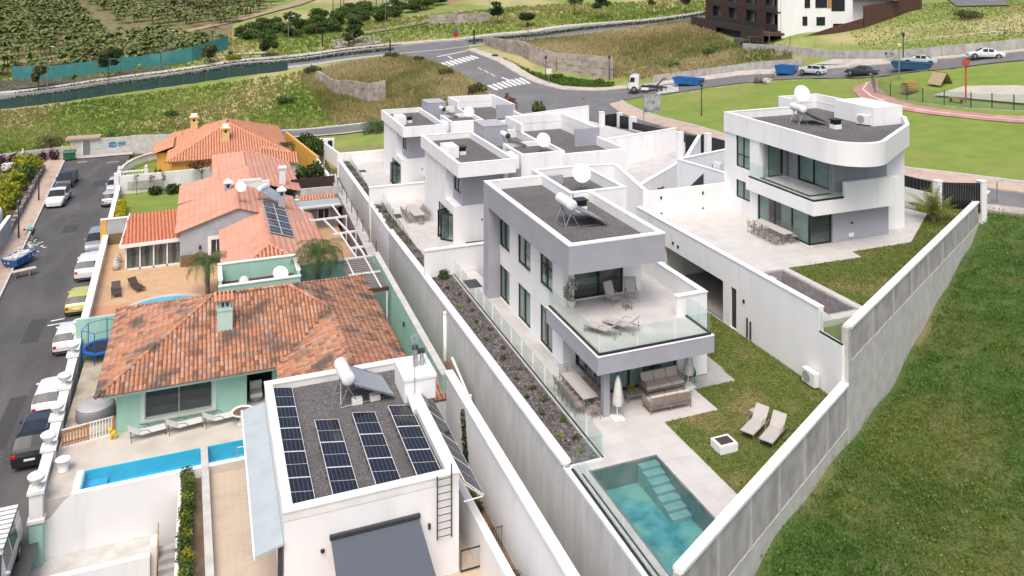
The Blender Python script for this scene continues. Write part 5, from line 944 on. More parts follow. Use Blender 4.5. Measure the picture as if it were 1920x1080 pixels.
for k in range(6): MB().tube((9.7+.1*k, 39.15+.09*k, 2.3), (9.6+.1*k, 39.4+.09*k, 2.6), .008, n=4).build('element', STEEL, t)
# lane, strip wall, hedge
structure(MB().box(.15, 24, -5.2, 12.3, 43.6, -4.62), 'beige_lane', TILEB)
t = thing('strip_wall', 'narrow pale concrete wall between the hedge and the beige lane', 'wall', (.25, 38, -4.6)); MB().beam((.45, 26, -4.62), (.02, 45.2, -4.62), .34, .55).build('wall', CONC3, t)
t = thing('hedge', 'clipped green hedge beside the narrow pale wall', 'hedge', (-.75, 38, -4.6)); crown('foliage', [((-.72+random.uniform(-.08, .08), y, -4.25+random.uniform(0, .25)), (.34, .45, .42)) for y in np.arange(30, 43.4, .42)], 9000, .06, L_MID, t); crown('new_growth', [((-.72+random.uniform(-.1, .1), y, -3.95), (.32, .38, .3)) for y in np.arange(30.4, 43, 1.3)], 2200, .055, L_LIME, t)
bx('planter_kerb', WHITE2, t, -1.15, 28, -5.2, -.98, 43.4, -4.3); bx('planter_soil', SOIL, t, -.98, 28, -5.2, .1, 43.4, -4.6)
# side passage right of the house
t = thing('passage_wall', 'low white wall beside the planting strip right of the solar-panel house', 'wall', (11.2, 31, -4.6)); MB().beam((11.35, 26, -6), (11.0, 39.3, -6), .35, 3.1).build('wall', WHITE, t)
structure(MB().box(11.2, 24, -6, 12.3, 42, -4.4), 'planting_strip', SOIL)
t = thing('wire_gate', 'low dark-framed wire gate between the house and the passage wall', 'gate', (10.6, 32.6, -4.6)); MB().box(10.13, 32.6, -4.55, 10.17, 32.64, -3.65).box(11.05, 32.6, -4.55, 11.1, 32.64, -3.65).box(10.17, 32.6, -3.69, 11.05, 32.64, -3.65).box(10.17, 32.6, -4.55, 11.05, 32.64, -4.5).build('frame', FRAME, t)
for k in range(8): MB().tube((10.26+.1*k, 32.62, -4.5), (10.26+.1*k, 32.62, -3.69), .006, n=4).build('wire', STEEL, t)
for i, (y, n) in enumerate(((36.4, 1), (35.6, 1), (31.0, 1), (30.2, 1))): tuft('passage_shrub', (11.75, y, -4.4), .5, 380, .07, (L_MID, L_DARK, L_OLIVE, L_DARK)[i], ('large shrub under the steep solar panels', 'dark shrub beside the pink flowers', 'shrub near the lower passage railing', 'bronze-green bush in the passage at the bottom edge')[i], 'shrub', k=4)
t = thing('flower_pots', 'pink flowering pots beside the passage railing', 'flower pot', (11.7, 34.4, -4.4)); MB().lathe([(.14, 0), (.18, .28), (.16, .28)], (11.7, 34.4, -4.4), 12).build('pot', TILE_BED, t); crown('blossom', [((11.7, 34.4, -4.0), (.3, .3, .2))], 120, .06, attr_mat('pink_flowers', [(.6, .2, .15), (.7, .35, .28), (.75, .5, .45)], .7), t)
for i, (y, z) in enumerate(((33.2, -4.4), (31.6, -5.2))):
    t = thing('passage_railing', ('upper dark bar railing across the planting strip', 'lower dark bar railing across the planting strip')[i], 'railing', (11.8, y, z)); MB().tube((11.3, y, z+.9), (12.25, y, z+.9), .02, n=6).build('rail', DARKM, t)
    for k in range(8): MB().tube((11.35+.12*k, y, z), (11.35+.12*k, y, z+.9), .012, n=5).build('bar', DARKM, t)
t = thing('wall_creeper', 'dark creeper climbing the white wall behind the steep panels', 'climber', (12.2, 38, -4.4)); crown('foliage', [((12.2, 38.4+.1*k, -3.6+.4*k), (.12, .3-.02*k, .35)) for k in range(6)], 420, .07, L_DARK, t)
t = thing('lean_to_roof', 'small old-tiled lean-to roof behind the solar-panel house', 'roof', (12.4, 43.5, -3)); roof_plane(t, (11.2, 42.25, -2.5), (13.4, 42.25, -2.5), [(13.4, 45.2, -1.9), (11.2, 45.2, -1.9)], TILE_OLD); bx('wall', WHITE, t, 11.2, 42.3, -6, 13.8, 42.5, -2.6); MB().beam((13.55, 42.3, -2.55), (13.55, 45.3, -1.9), .12, .12).build('edge', COPING, t)
# ------------------------------------------------------------------ mint house, its terrace and pool
ZM = -4.2
tm = MB(); tm.box(-7.1, 45.6, -5.6, 12.2, 60, ZM).box(-7.1, 43.45, -5.6, -5.55, 45.6, ZM).box(-5.55, 45.35, -5.6, 2.9, 45.6, ZM).box(-5.55, 43.45, -5.6, 2.9, 43.75, ZM); structure(tm, 'pool_terrace', TILEC)
structure(MB().box(-7.1, 48.9, ZM, -4.45, 60, ZM+.01), 'side_yard', mat('stone_yard', (.46,.41,.33), (.38,.33,.26), .8, 2.5, stain=(.3,.27,.2), ssc=1.2))
t = thing('swimming_pool', 'long narrow bright blue pool in front of the mint house', 'pool', (-1, 44.5, -5.5)); bx('basin_floor', POOLB, t, -5.55, 43.75, -5.5, 2.9, 45.35, -4.95)
w = MB(); w.box(-5.548, 43.752, -5.5, 2.9, 43.8, ZM-.01).box(-5.548, 45.3, -5.5, 2.9, 45.348, ZM-.01).box(-5.548, 43.8, -5.5, -5.5, 45.3, ZM-.01); w.build('basin_wall', POOLB, t); bx('coping', COPING, t, -5.9, 43.45, ZM, 2.9, 43.73, ZM+.04); bx('coping', COPING, t, -5.9, 43.73, ZM, -5.6, 45.4, ZM+.04)
MB().box(-5.5, 43.8, -4.95, -4.5, 45.3, -4.7).build('pool_shelf', mat('pale_blue_shelf', (.05,.45,.70), None, .5, 1), t); MB().poly([(-5.55, 43.75, -4.32), (2.9, 43.75, -4.32), (2.9, 45.35, -4.32), (-5.55, 45.35, -4.32)]).build('water', WATER_B, t)
MB().path([(1.6, 43.6, -4.16), (1.6, 43.6, -3.6), (2.6, 43.6, -3.6), (2.6, 43.6, -4.16)], .025).build('handrail', STEEL, t)
t = thing('terrace_front_wall', 'large white wall below the blue pool terrace', 'wall', (-3, 43.3, -7)); w = MB(); w.poly([(-7.2, 43.42, -9), (.1, 43.42, -9), (.1, 43.42, -4.16), (-5.9, 43.42, -4.16), (-6.2, 43.42, -4.35), (-6.8, 43.42, -5.05), (-7.2, 43.42, -5.15)]); w.poly([(-7.2, 43.5, -9), (.1, 43.5, -9), (.1, 43.5, -4.16), (-5.9, 43.5, -4.16), (-6.2, 43.5, -4.35), (-6.8, 43.5, -5.05), (-7.2, 43.5, -5.15)][::-1]); w.box(-7.2, 43.44, -9, .1, 43.48, -5.3).build('wall', WHITE, t)
t = thing('lower_wall', 'low white wall with wide ledge at the bottom left', 'wall', (-5, 42, -7)); bx('wall', WHITE, t, -7.9, 41.3, -9, -2.35, 41.6, -6.55); bx('ledge', CONC3, t, -7.9, 41.6, -9, -2.35, 43.4, -6.95); bx('end_block', WHITE, t, -2.35, 41.6, -9, -2.05, 42.4, -6.3)
structure(MB().box(-7.9, 25, -9, -1.15, 41.3, -8.6), 'lower_yard', TILEC)
t = thing('outdoor_steps', 'grey outdoor steps beside the hedge under the pool terrace', 'stairs', (-1.6, 42, -8))
for k in range(8): bx('step', CONC2, t, -2.0, 39.5+.35*k, -9, -1.16, 39.85+.35*k, -8.4+.22*k)
t = thing('step_railing', 'dark bar railing with wooden handrail on the outdoor steps', 'railing', (-2, 42, -7)); MB().tube((-2.03, 39.6, -7.4), (-2.03, 42.4, -5.8), .03, n=6).build('handrail', WOOD, t)
for k in range(10): MB().tube((-2.03, 39.7+.28*k, -8.3+.16*k), (-2.03, 39.7+.28*k, -7.36+.16*k), .014, n=5).build('bar', DARKM, t)
# street wall with urn piers
UR = [(43.3), (46.9), (49.9), (53.4), (57.6), (61.2)]
t = thing('street_wall', 'white wall with low piers between the left street and the mint house', 'wall', (-7.3, 52, ZS))
for a, b in zip(UR, UR[1:]): MB().beam((wu(a)+.2, a, ZS-1.2), (wu(b)+.2, b, ZS-1.2), .36, 3.25).build('wall', WHITE2, t); MB().beam((wu(a)+.2, a, ZS+2.05), (wu(b)+.2, b, ZS+2.05), .5, .12).build('coping', WHITE2, t)
def urn(loc, label):
    t = thing('stone_urn', label, 'urn', loc, 0, 'urns on the street wall piers'); MB().lathe([(.26, 0), (.26, .06), (.12, .1), (.10, .2), (.2, .26), (.33, .4), (.36, .5), (.40, .55), (.40, .6), (.34, .6), (.28, .5)], loc, 16).build('bowl', WHITE2, t, smooth=True); MB().ell((loc[0], loc[1], loc[2]+.55), (.3, .3, .12), 10, 5, 0, .1).build('fruit', WHITE2, t); return t
for i, y in enumerate(UR):
    x = wu(y)+.2; t = thing('wall_pier', 'white pier of the street wall, number %s from the pool corner' % ('one', 'two', 'three', 'four', 'five', 'six')[i], 'pier', (x, y, ZS)); bx('shaft', MINT if i == 0 else WHITE2, t, x-.28, y-.28, ZS-1.4, x+.28, y+.28, ZS+.9); bx('upper_shaft', WHITE2, t, x-.28, y-.28, ZS+.9, x+.28, y+.28, ZS+2.25); bx('cap', WHITE2, t, x-.36, y-.36, ZS+2.25, x+.36, y+.36, ZS+2.4)
    if i == 0: bx('base_band', WHITE2, t, x-.36, y-.36, ZS+.9, x+.36, y+.36, ZS+1.05); MB().lathe([(.0, 0), (.12, 0), (.12, .6), (.0, .68)], (0, 0, 0), 10).build('niche', MINT_L, t).location = (0, -.22, 1.2)
    urn((x, y, ZS+2.4), 'white stone urn on the street wall, %s from the pool corner' % ('first', 'second', 'third', 'fourth', 'fifth', 'sixth')[i])
h = thing('house', 'mint green house with an old weathered clay tile roof', 'house', (3, 53, ZM))
w = MB(); wall(w, 'y', 48.4, .3, -4.4, 3.9, ZM, -1.72, [(-3.0, .45, -3.75, -2.0), (2.3, 3.7, ZM, -2.1)]); wall(w, 'x', -4.4, .3, 48.7, 58.4, ZM, -1.72); wall(w, 'x', 10.0, .3, 45, 58.4, ZM, -1.72); wall(w, 'y', 58.1, .3, -4.1, 10, ZM, -1.72); wall(w, 'x', 3.9, .3, 44.5, 48.4, ZM, -1.72); w.build('wall', MINT, h); bx('floor', TILEC, h, -4.1, 48.7, -4.5, 10, 58.1, ZM+.008)
w = MB(); w.box(-3.22, 48.36, -3.75, -3.0, 48.4, -1.85).box(.45, 48.36, -3.75, .67, 48.4, -1.85).box(-3.0, 48.36, -2.0, .45, 48.4, -1.85); w.build('window_surround', MINT_L, h); window(h, 'y', 48.42, -3.0, .45, -3.75, -2.0, 2, fw=.05, curtain=False, frame=GREYW); bx('window_sill', CONC3, h, -3.2, 48.2, -3.85, .65, 48.42, -3.75)
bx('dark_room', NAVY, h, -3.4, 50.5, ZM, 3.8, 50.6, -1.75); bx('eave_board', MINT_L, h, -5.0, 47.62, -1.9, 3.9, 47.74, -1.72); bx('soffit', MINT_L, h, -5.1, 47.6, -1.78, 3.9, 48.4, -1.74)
p = 2.3/5.9; ze = -1.7; E = (-5.35, 47.45, 11.0, 59.2); zr = ze+5.87*p; ym = (E[1]+E[3])/2; xl, xr = E[0]+5.87, E[2]-5.87
xw = 3.85; wm = (xw+E[2])/2; wz = ze+(E[2]-wm)*p; vy = E[1]+(wm-xw)     # front wing: left eave xw, ridge at wm
roof_plane(h, (E[0], E[3], ze), (E[0], E[1], ze), [(xl, ym, zr)], TILE_OLD)
roof_plane(h, (E[0], E[1], ze), (xw, E[1], ze), [(wm, vy, wz), (xr, ym, zr), (xl, ym, zr)], TILE_OLD)
roof_plane(h, (E[2], E[1]-4, ze), (E[2], E[3], ze), [(xr, ym, zr), (wm, vy, wz), (wm, E[1]-4, wz)], TILE_OLD)
roof_plane(h, (E[2], E[3], ze), (E[0], E[3], ze), [(xl, ym, zr), (xr, ym, zr)], TILE_OLD)
roof_plane(h, (xw, E[1], ze), (xw, E[1]-4, ze), [(wm, E[1]-4, wz), (wm, vy, wz)], TILE_OLD)
ridge(h, [(E[0], E[1], ze+.06), (xl, ym, zr+.06), (xr, ym, zr+.06)], TILE_OLD); ridge(h, [(E[0], E[3], ze+.06), (xl, ym, zr+.06)], TILE_OLD); ridge(h, [(E[2], E[3], ze+.06), (xr, ym, zr+.06), (wm, vy, wz+.06), (wm, E[1]-4, wz+.06)], TILE_OLD)
ch = MB(); ch.prism([(.75, 50.5), (1.6, 50.5), (1.6, 51.2), (.75, 51.2)], -1.2, .75); ch.build('chimney', MINT_L, h); bx('chimney_neck', MINT_L, h, .82, 50.55, .75, 1.52, 51.15, 1.35); bx('chimney_band', MINT_L, h, .72, 50.46, .72, 1.62, 51.24, .82)
for x in (1.0, 1.25): bx('chimney_slot', FRAME, h, x, 50.53, .95, x+.12, 50.56, 1.2)
roof_plane(h, (.55, 50.3, 1.35), (1.8, 50.3, 1.35), [(1.8, 50.85, 1.62), (.55, 50.85, 1.62)], TILE_NEW, name='chimney_roof'); roof_plane(h, (1.8, 51.4, 1.35), (.55, 51.4, 1.35), [(.55, 50.85, 1.62), (1.8, 50.85, 1.62)], TILE_NEW, name='chimney_roof'); bx('chimney_cap', MINT_L, h, .6, 50.35, 1.3, 1.75, 51.35, 1.36)
# roof terrace box, side walls, pergola
t = thing('utility_terrace', 'walled mint utility terrace behind the weathered roof', 'terrace', (4, 61, -3)); w = MB(); w.box(1.0, 59.6, -4.2, 6.5, 59.8, -1.25).box(1.0, 62.6, -4.2, 6.5, 62.8, -.75).box(1.0, 59.8, -4.2, 1.2, 62.6, -.9).box(6.3, 59.8, -4.2, 6.5, 62.6, -.9); w.build('wall', MINT, t); MB().box(.95, 59.55, -1.25, 6.55, 59.85, -1.17).box(.95, 62.55, -.75, 6.55, 62.85, -.67).box(.95, 59.85, -.9, 1.25, 62.55, -.82).box(6.25, 59.85, -.9, 6.55, 62.55, -.82).build('coping', COPING, t); bx('floor', RUST, t, 1.2, 59.8, -4, 6.3, 62.6, -2.0)
t = thing('water_tank', 'small white round water tank in the mint utility terrace', 'tank', (2.7, 61.2, -2)); MB().tube((2.7, 61.2, -1.6), (2.7, 60.3, -1.6), .35, n=14).build('drum', ENAMEL, t); MB().box(2.5, 60.3, -2, 2.9, 61.2, -1.9).build('cradle', STEEL, t)
dish((5.2, 61.0, -2), math.radians(10), 'white satellite dish lying in the mint utility terrace', .55, .5, .9)
t = thing('garden_wall', 'mint green boundary wall along the right side of the tiled house', 'wall', (12.4, 52, -4)); MB().beam((12.35, 42.6, -6), (12.6, 62.8, -6), .3, 4.6).build('wall', MINT, t); MB().beam((12.35, 42.6, -1.4), (12.6, 62.8, -1.4), .4, .1).build('coping', CONC3, t); bx('back_wall', MINT, t, 6.55, 62.6, -6, 12.5, 62.85, -1.6); bx('back_coping', CONC3, t, 6.55, 62.55, -1.6, 12.6, 62.9, -1.5)
for y in (47.5, 51.5): bx('wall_lamp', FRAME, t, 12.12, y, -2.4, 12.2, y+.15, -2.1)
t = thing('pergola', 'white pergola with narrow slats behind the weathered roof', 'pergola', (11, 59, -4))
for k in range(15): MB().box(9.7+(.02*k), 62.2-.42*k, -1.66, 12.15, 62.26-.42*k, -1.56).build('slat', mat('mauve_wood', (.30,.22,.22), (.24,.18,.18), .7, 4), t)
for x in (10.2, 11.6): MB().box(x, 56.2, -1.56, x+.09, 62.4, -1.46).build('beam', WMETAL, t)
MB().box(9.9, 56.15, -1.75, 12.2, 56.3, -1.5).build('end_beam', RUST, t); MB().box(9.9, 59.2, -1.56, 12.2, 59.3, -1.45).build('cross_beam', WMETAL, t); bx('post', WMETAL, t, 12.0, 56.2, -4.2, 12.1, 56.3, -1.6)
tuft('yard_shrub', (11.6, 46.9, -4.2), 1.0, 900, .11, L_DARK, 'dark shrub at the foot of the mint boundary wall', 'shrub', k=5)
# ------------------------------------------------------------------ grey house with conservatory
ZG = -5.0
structure(MB().box(-8.0, 62.9, -5.8, 12.6, 68.9, ZG), 'terracotta_yard', TERRA); structure(MB().prism([(-8.6, 68.9), (12.6, 68.9), (12.6, 84), (-8.8, 84)], -5.8, ZG+.001), 'ochre_yard', TERRA2)
t = thing('swimming_pool', 'round-ended blue pool in the terracotta yard', 'pool', (-2.6, 66, ZG)); pl = [(-2.7+3.1*math.cos(a), 66.2+2.9*math.sin(a)) for a in np.linspace(0, 2*PI, 40, endpoint=False)]
ring(MB(), [(-2.7+3.5*math.cos(a), 66.2+3.3*math.sin(a)) for a in np.linspace(0, 2*PI, 40, endpoint=False)], .42, ZG, ZG+.06).build('coping', TILEC, t); MB().prism(pl, ZG-.2, ZG+.012).build('liner', POOLB, t); MB().prism(inset(pl, .1), ZG+.012, ZG+.03).build('water', mat('blue_water_surface', (.05,.42,.62), (.07,.48,.68), .08, 1.5, .2, 3), t)
t = thing('street_wall', 'white painted wall between the left street and the terracotta yard', 'wall', (-8.3, 75, ZS)); MB().beam((wu(61.5)+.2, 61.6, ZS-.2), (wu(84)+.2, 84, ZS-.2), .34, 1.85).build('wall', WHITE2, t); MB().beam((wu(61.5)+.2, 61.6, ZS+1.65), (wu(84)+.2, 84, ZS+1.65), .5, .12).build('coping', WHITE2, t)
bx('mint_return', MINT, bpy.data.objects['street_wall'], -7.9, 60.2, ZM-1.4, -5.5, 60.45, -2.4)
t = thing('party_wall', 'grey wall with ochre end between the conservatory and the lawn garden', 'wall', (-6, 84.4, ZG)); bx('wall', GREYW, t, -8.5, 84.0, -5.8, 13, 84.3, -2.65); bx('coping', COPING, t, -9.0, 83.95, -2.65, 13, 84.35, -2.57); bx('ochre_end', YELLOW, t, -9.0, 83.95, -5.8, -8.5, 84.3, -2.66)
bx('tile_skirt', mat('brown_wall_tiles', (.20,.13,.08), (.15,.1,.06), .6, 4), t, -8.4, 83.94, ZG, -6.6, 84.0, ZG+1.0)
g = thing('house', 'grey house with salmon roofs and a white conservatory', 'house', (3, 74, ZG))
w = MB(); wall(w, 'y', 75.5, .3, -1.9, 8, ZG, -2.05, [(.6, 1.5, -4.3, -2.9)]); w.poly([(-1.9, 75.5, -2.05), (8, 75.5, -2.05), (2.9, 75.5, -.45)]); wall(w, 'x', -1.9, .3, 75.8, 84, ZG, -2.05); wall(w, 'x', 1.6, .3, 63.4, 75.5, ZG, -2.25); wall(w, 'y', 63.4, .3, 1.9, 9, ZG, -2.25); w.build('wall', GREYW, g)
bx('tile_skirt', MATS['brown_wall_tiles'], g, -1.88, 75.43, ZG, 1.6, 75.5, ZG+1.0); bx('window_surround', COPING, g, .35, 75.42, -4.4, .6, 75.5, -2.6); bx('window_surround', COPING, g, .6, 75.42, -2.9, 1.55, 75.5, -2.6); window(g, 'y', 75.5, .6, 1.5, -4.3, -2.9, 2, fw=.06, curtain=False, frame=COPING)
MB().tube((-.3, 75.4, -3.6), (-.3, 75.4, -3.3), .1, n=8).build('wall_lantern', DARKM, g)
roof_plane(g, (-2.3, 84.2, -2.1), (-2.3, 75.3, -2.1), [(2.9, 75.3, -.4), (2.9, 84.2, -.4)], TILE_PINK, da=.3, ds=.5, r=.08, seg=2); roof_plane(g, (8.4, 75.3, -2.2), (8.4, 84.2, -2.2), [(2.9, 84.2, -.4), (2.9, 75.3, -.4)], TILE_PINK, da=.3, ds=.5, r=.08, seg=2)
roof_plane(g, (1.25, 76.5, -2.25), (1.25, 62.8, -2.25), [(4.85, 66.4, -.95), (4.85, 76.5, -.95)], TILE_PINK, da=.3, ds=.5, r=.08, seg=2); roof_plane(g, (1.25, 62.8, -2.25), (8.45, 62.8, -2.25), [(4.85, 66.4, -.95)], TILE_NEW, da=.3, ds=.45, r=.1, seg=3); roof_plane(g, (9.6, 62.8, -2.6), (9.6, 79, -2.6), [(4.85, 79, -.95), (4.85, 66.4, -.95)], TILE_PINK, da=.3, ds=.5, r=.08, seg=2)
ridge(g, [(1.25, 62.8, -2.2), (4.85, 66.4, -.9), (4.85, 76, -.9)], TILE_PINK, .1, .5); ridge(g, [(8.45, 62.8, -2.2), (4.85, 66.4, -.9)], TILE_PINK, .1, .5); ridge(g, [(2.9, 75.3, -.36), (2.9, 84.2, -.36)], TILE_PINK, .1, .5)
for x, y in ((2.2, 82.8), (6.8, 78.2)):
    bx('chimney', GREYW, g, x-.3, y-.3, -1.8, x+.3, y+.3, .1); bx('chimney_slot', FRAME, g, x-.12, y-.32, -.3, x+.12, y-.29, 0); MB().prism([(x-.42, y-.42), (x+.42, y-.42), (x+.42, y+.42), (x-.42, y+.42)], .1, .2).build('chimney_cap', COPING, g)
    MB().faces([(x-.38, y-.38, .2), (x+.38, y-.38, .2), (x+.38, y+.38, .2), (x-.38, y+.38, .2), (x, y, .55)], [(0,1,4),(1,2,4),(2,3,4),(3,0,4)]).build('chimney_hood', COPING, g)
solar_l = math.atan2(1.65, 4.75)
ar = array('rectangle of solar panels on the salmon roof of the grey house', (6, 74, -1.5))
for i in range(2):
    for j in range(5): solar(ar, (5.1+1.05*i*math.cos(solar_l), 69.2+1.95*j, -.93-1.05*i*math.sin(solar_l)+.1), (0, solar_l, 0), 1.03, 1.9, 0)
dish((3.1, 77.5, -.7), math.radians(20), 'white satellite dish on the grey gable', .5, 1.5, .7); heater((5.2, 79.8, -1.0), math.radians(60), 'old solar heater lying between the chimneys of the grey house', .9)
# conservatory
c = thing('conservatory', 'white framed conservatory with curtains and smooth terracotta roof', 'conservatory', (-4, 78, ZG)); roof_plane(c, (-6.6, 76.0, -2.75), (-1.95, 76.3, -2.75), [(-1.95, 83.9, -2.3), (-6.5, 83.9, -2.3)], TILE_RED, da=.3, ds=.55, r=.11, seg=2, lift=.0)
MB().beam((-6.65, 75.95, -2.95), (-1.9, 76.2, -2.95), .14, .28).build('eave_beam', COPING, c); MB().beam((-6.65, 75.9, -2.9), (-6.5, 84, -2.45), .1, .22).build('verge', COPING, c)
for k in range(5): x = -6.2+1.08*k; bx('post', WMETAL, c, x-.06, 76.3, ZG, x+.06, 76.42, -2.9)
bx('sill_rail', WMETAL, c, -6.2, 76.3, ZG, -1.9, 76.42, ZG+.16); bx('inner_wall', ROPE, c, -6.2, 80, ZG, -1.9, 80.1, -2.9); bx('side_wall', PLAST, c, -6.3, 76.4, ZG, -6.2, 83.9, -2.9)
for k in range(4):
    x = -6.14+1.08*k; MB().box(x, 76.35, ZG+.16, x+.96, 76.362, -2.92).build('pane', GLASSW, c)
    for s in (0, 1): cx = x+.18+.62*s; w = MB(); w.lathe([(.26, 0), (.2, .25), (.14, .9), (.1, 1.1), (.22, 1.6), (.3, 1.92)], (cx, 76.75, ZG+.05), 9); w.build('curtain', mat('grey_drape', (.42,.39,.38), (.34,.31,.3), .9, 4), c)
for i, (x, y) in enumerate(((-7.0, 78.6), (-7.05, 77.6), (-7.0, 76.8))): t = thing('yard_pot', '%s pale jar beside the conservatory corner' % ('farthest', 'middle', 'nearest')[i], 'pot', (x, y, ZG)); MB().lathe([(.22, 0), (.32, .3), (.28, .6), (.2, .68), (.24, .75)], (x, y, ZG), 14).build('body', TILEC, t, smooth=True); MB().lathe([(.2, 0), (.2, .02)], (x, y, ZG+.72), 12).build('rim', SOIL, t)
# right courtyard of the grey house
t = thing('garden_wall', 'grey wall with iron pins along the right of the grey house', 'wall', (13, 74, -5)); MB().beam((12.75, 63, -6), (13.5, 92, -6), .5, 3.6).build('wall', mat('brown_block_wall', (.22,.17,.15), (.17,.13,.12), .9, 2), t); MB().beam((12.75, 63, -2.4), (13.5, 92, -2.4), .75, .12).build('capping', CONC2, t)
for k in range(9): y = 65+3.0*k; MB().tube((13.05+.02*k, y, -2.3), (13.05+.02*k, y, -1.2), .035, n=6).build('pin', DARKM, t)
MB().beam((9.2, 84.4, -2.5), (13.2, 84.3, -2.5), .3, .9).build('back_wall', CONC2, t); MB().beam((8.6, 88.0, -2.6), (13.2, 88.2, -2.6), .08, 1.1).build('screen', mat('dark_brown_screen', (.05,.03,.025), None, .8, 3), t)
t = thing('patio_frame', 'white open pergola frame in the grey house courtyard', 'pergola', (11, 76, -5))
for a, b in (((8.6, 80.5), (12.6, 80.6)), ((9.0, 76.2), (12.6, 76.4)), ((10.6, 71.6), (12.7, 71.8)), ((11.3, 67.5), (12.6, 67.6))): MB().beam((*a, -2.5), (*b, -2.5), .14, .16).build('beam', WMETAL, t)
for a, b in (((8.8, 80.5), (9.2, 76.2)), ((10.4, 76.3), (11.0, 71.6)), ((11.8, 80.5), (12.0, 76.3)), ((11.5, 76.3), (12.0, 71.7)), ((11.2, 71.6), (11.6, 63.2)), ((12.0, 71.6), (12.3, 63.2))): MB().beam((*a, -2.52), (*b, -2.52), .12, .14).build('rafter', WMETAL, t)
for x, y in ((12.6, 71.7), (12.5, 76.3), (9.1, 76.2)): bx('post', WMETAL, t, x-.05, y-.05, ZG, x+.05, y+.05, -2.5)
t = thing('annexe', 'grey annexe with barred white window behind the courtyard frame', 'annexe', (10.6, 83, ZG)); bx('wall', GREYW, t, 8.4, 82.2, ZG, 12.7, 82.4, -2.9); bx('roof', mat('blue_grey_roof', (.33,.38,.40), None, .7, 2), t, 8.2, 80.9, -2.75, 12.9, 83.6, -2.6); roof_plane(t, (9, 83.6, -2.6), (12.9, 83.6, -2.6), [(12.9, 84.3, -2.3), (9, 84.3, -2.3)], TILE_NEW, da=.3, ds=.35, seg=2); bx('window_frame', COPING, t, 10.6, 82.12, -4.2, 11.8, 82.2, -3.1); bx('window_pane', CARGL, t, 10.7, 82.1, -4.1, 11.2, 82.13, -3.2); bx('window_pane', CARGL, t, 11.28, 82.1, -4.1, 11.7, 82.13, -3.2); bx('door', PLAST, t, 8.8, 82.12, ZG, 9.7, 82.2, -3.0)
# ------------------------------------------------------------------ salmon-roofed house and lawn garden
ZB = -5.2
structure(MB().prism([(-8.9, 84.3), (13.4, 84.3), (13.4, 103), (-9.5, 103)], -5.9, ZB), 'back_garden_lawn', PARK)
t = thing('street_wall', 'white wall behind the yellow hedge on the left street', 'wall', (-9, 93, ZS)); MB().beam((wu(84)+.2, 84.3, ZS-.2), (wu(103)+.2, 103, ZS-.2), .3, 1.75).build('wall', WHITE2, t); MB().beam((wu(84)+.2, 84.3, ZS+1.55), (wu(103)+.2, 103, ZS+1.55), .45, .12).build('coping', WHITE2, t)
t = thing('hedge', 'yellow and green clipped hedge along the street wall of the lawn garden', 'hedge', (-8, 93, ZB)); crown('foliage', [((-7.9-.03*(y-85)+random.uniform(-.1, .1), y, ZB+.55+random.uniform(0, .25)), (.55, .5, .6)) for y in np.arange(85, 97, .5)], 6500, .11, L_YELL, t)
t = thing('garden_wall', 'white wall closing the back of the lawn garden', 'wall', (-4, 103, ZB)); MB().beam((-9.3, 103, ZS), (3.5, 103.6, ZS), .3, 2.7).build('wall', WHITE2, t); bx('grey_patch', CONC2, t, -8.2, 102.82, ZB+.5, -4.5, 102.86, ZB+1.4); bx('pier', WHITE2, t, -9.6, 102.7, ZS, -9.1, 103.2, ZS+3.1)
bx('gate_lodge', WHITE2, t, .9, 101.5, ZB, 2.6, 103.4, -3.0); roof_plane(t, (.7, 101.3, -3.0), (2.8, 101.3, -3.0), [(2.8, 103, -2.5), (.7, 103, -2.5)], TILE_NEW, name='lodge_roof', da=.3, ds=.4, seg=2)
s = thing('house', 'white house with large salmon roof behind the grey house', 'house', (4, 94, ZB)); w = MB(); wall(w, 'x', -1.9, .3, 85.2, 92, ZB, -2.3); wall(w, 'x', 8.8, .3, 85.2, 103, ZB, -2.4); wall(w, 'y', 102.7, .3, 1.2, 8.8, ZB, -2.4); wall(w, 'y', 98.6, .3, 8.2, 10.2, ZB, -2.4); wall(w, 'x', 1.3, .3, 92, 103, ZB, -2.3); w.build('wall', WHITE2, s)
roof_plane(s, (-2.35, 92.2, -2.2), (-2.35, 84.9, -2.2), [(4.5, 84.9, -.6), (4.5, 92.2, -.6)], TILE_PINK, da=.32, ds=.5, r=.08, seg=2); roof_plane(s, (.9, 103, -1.5), (.9, 92.2, -1.5), [(4.5, 92.2, -.6), (4.5, 99.5, -.6)], TILE_PINK, da=.32, ds=.5, r=.08, seg=2)
roof_plane(s, (9.4, 84.9, -2.0), (9.4, 103.2, -2.0), [(4.5, 99.5, -.6), (4.5, 84.9, -.6)], TILE_PINK, da=.32, ds=.5, r=.08, seg=2); roof_plane(s, (9.4, 103.2, -2.0), (.9, 103.2, -1.6), [(4.5, 99.5, -.6)], TILE_NEW, da=.32, ds=.5, r=.1, seg=2)
roof_plane(s, (5.5, 98.2, -1.2), (10.8, 98.2, -2.3), [(10.8, 101, -1.7), (6.5, 102, -.9)], TILE_NEW, da=.32, ds=.45, r=.1, seg=2)
ridge(s, [(4.5, 84.9, -.55), (4.5, 99.5, -.55), (9.4, 103.2, -1.95)], TILE_PINK, .1, .5); MB().beam((1.0, 92.2, -2.3), (-2.3, 92.2, -2.3), .1, .2).build('eave_board', WHITE2, s); bx('gable_trim', COPING, s, 2.0, 84.6, -1.3, 6.2, 84.85, -.45); MB().prism([(3.2, 84.55), (5.4, 84.55), (5.4, 84.86), (3.2, 84.86)], -.45, [-.2, -.2, -.2, -.2]).build('gable_cap', COPING, s)
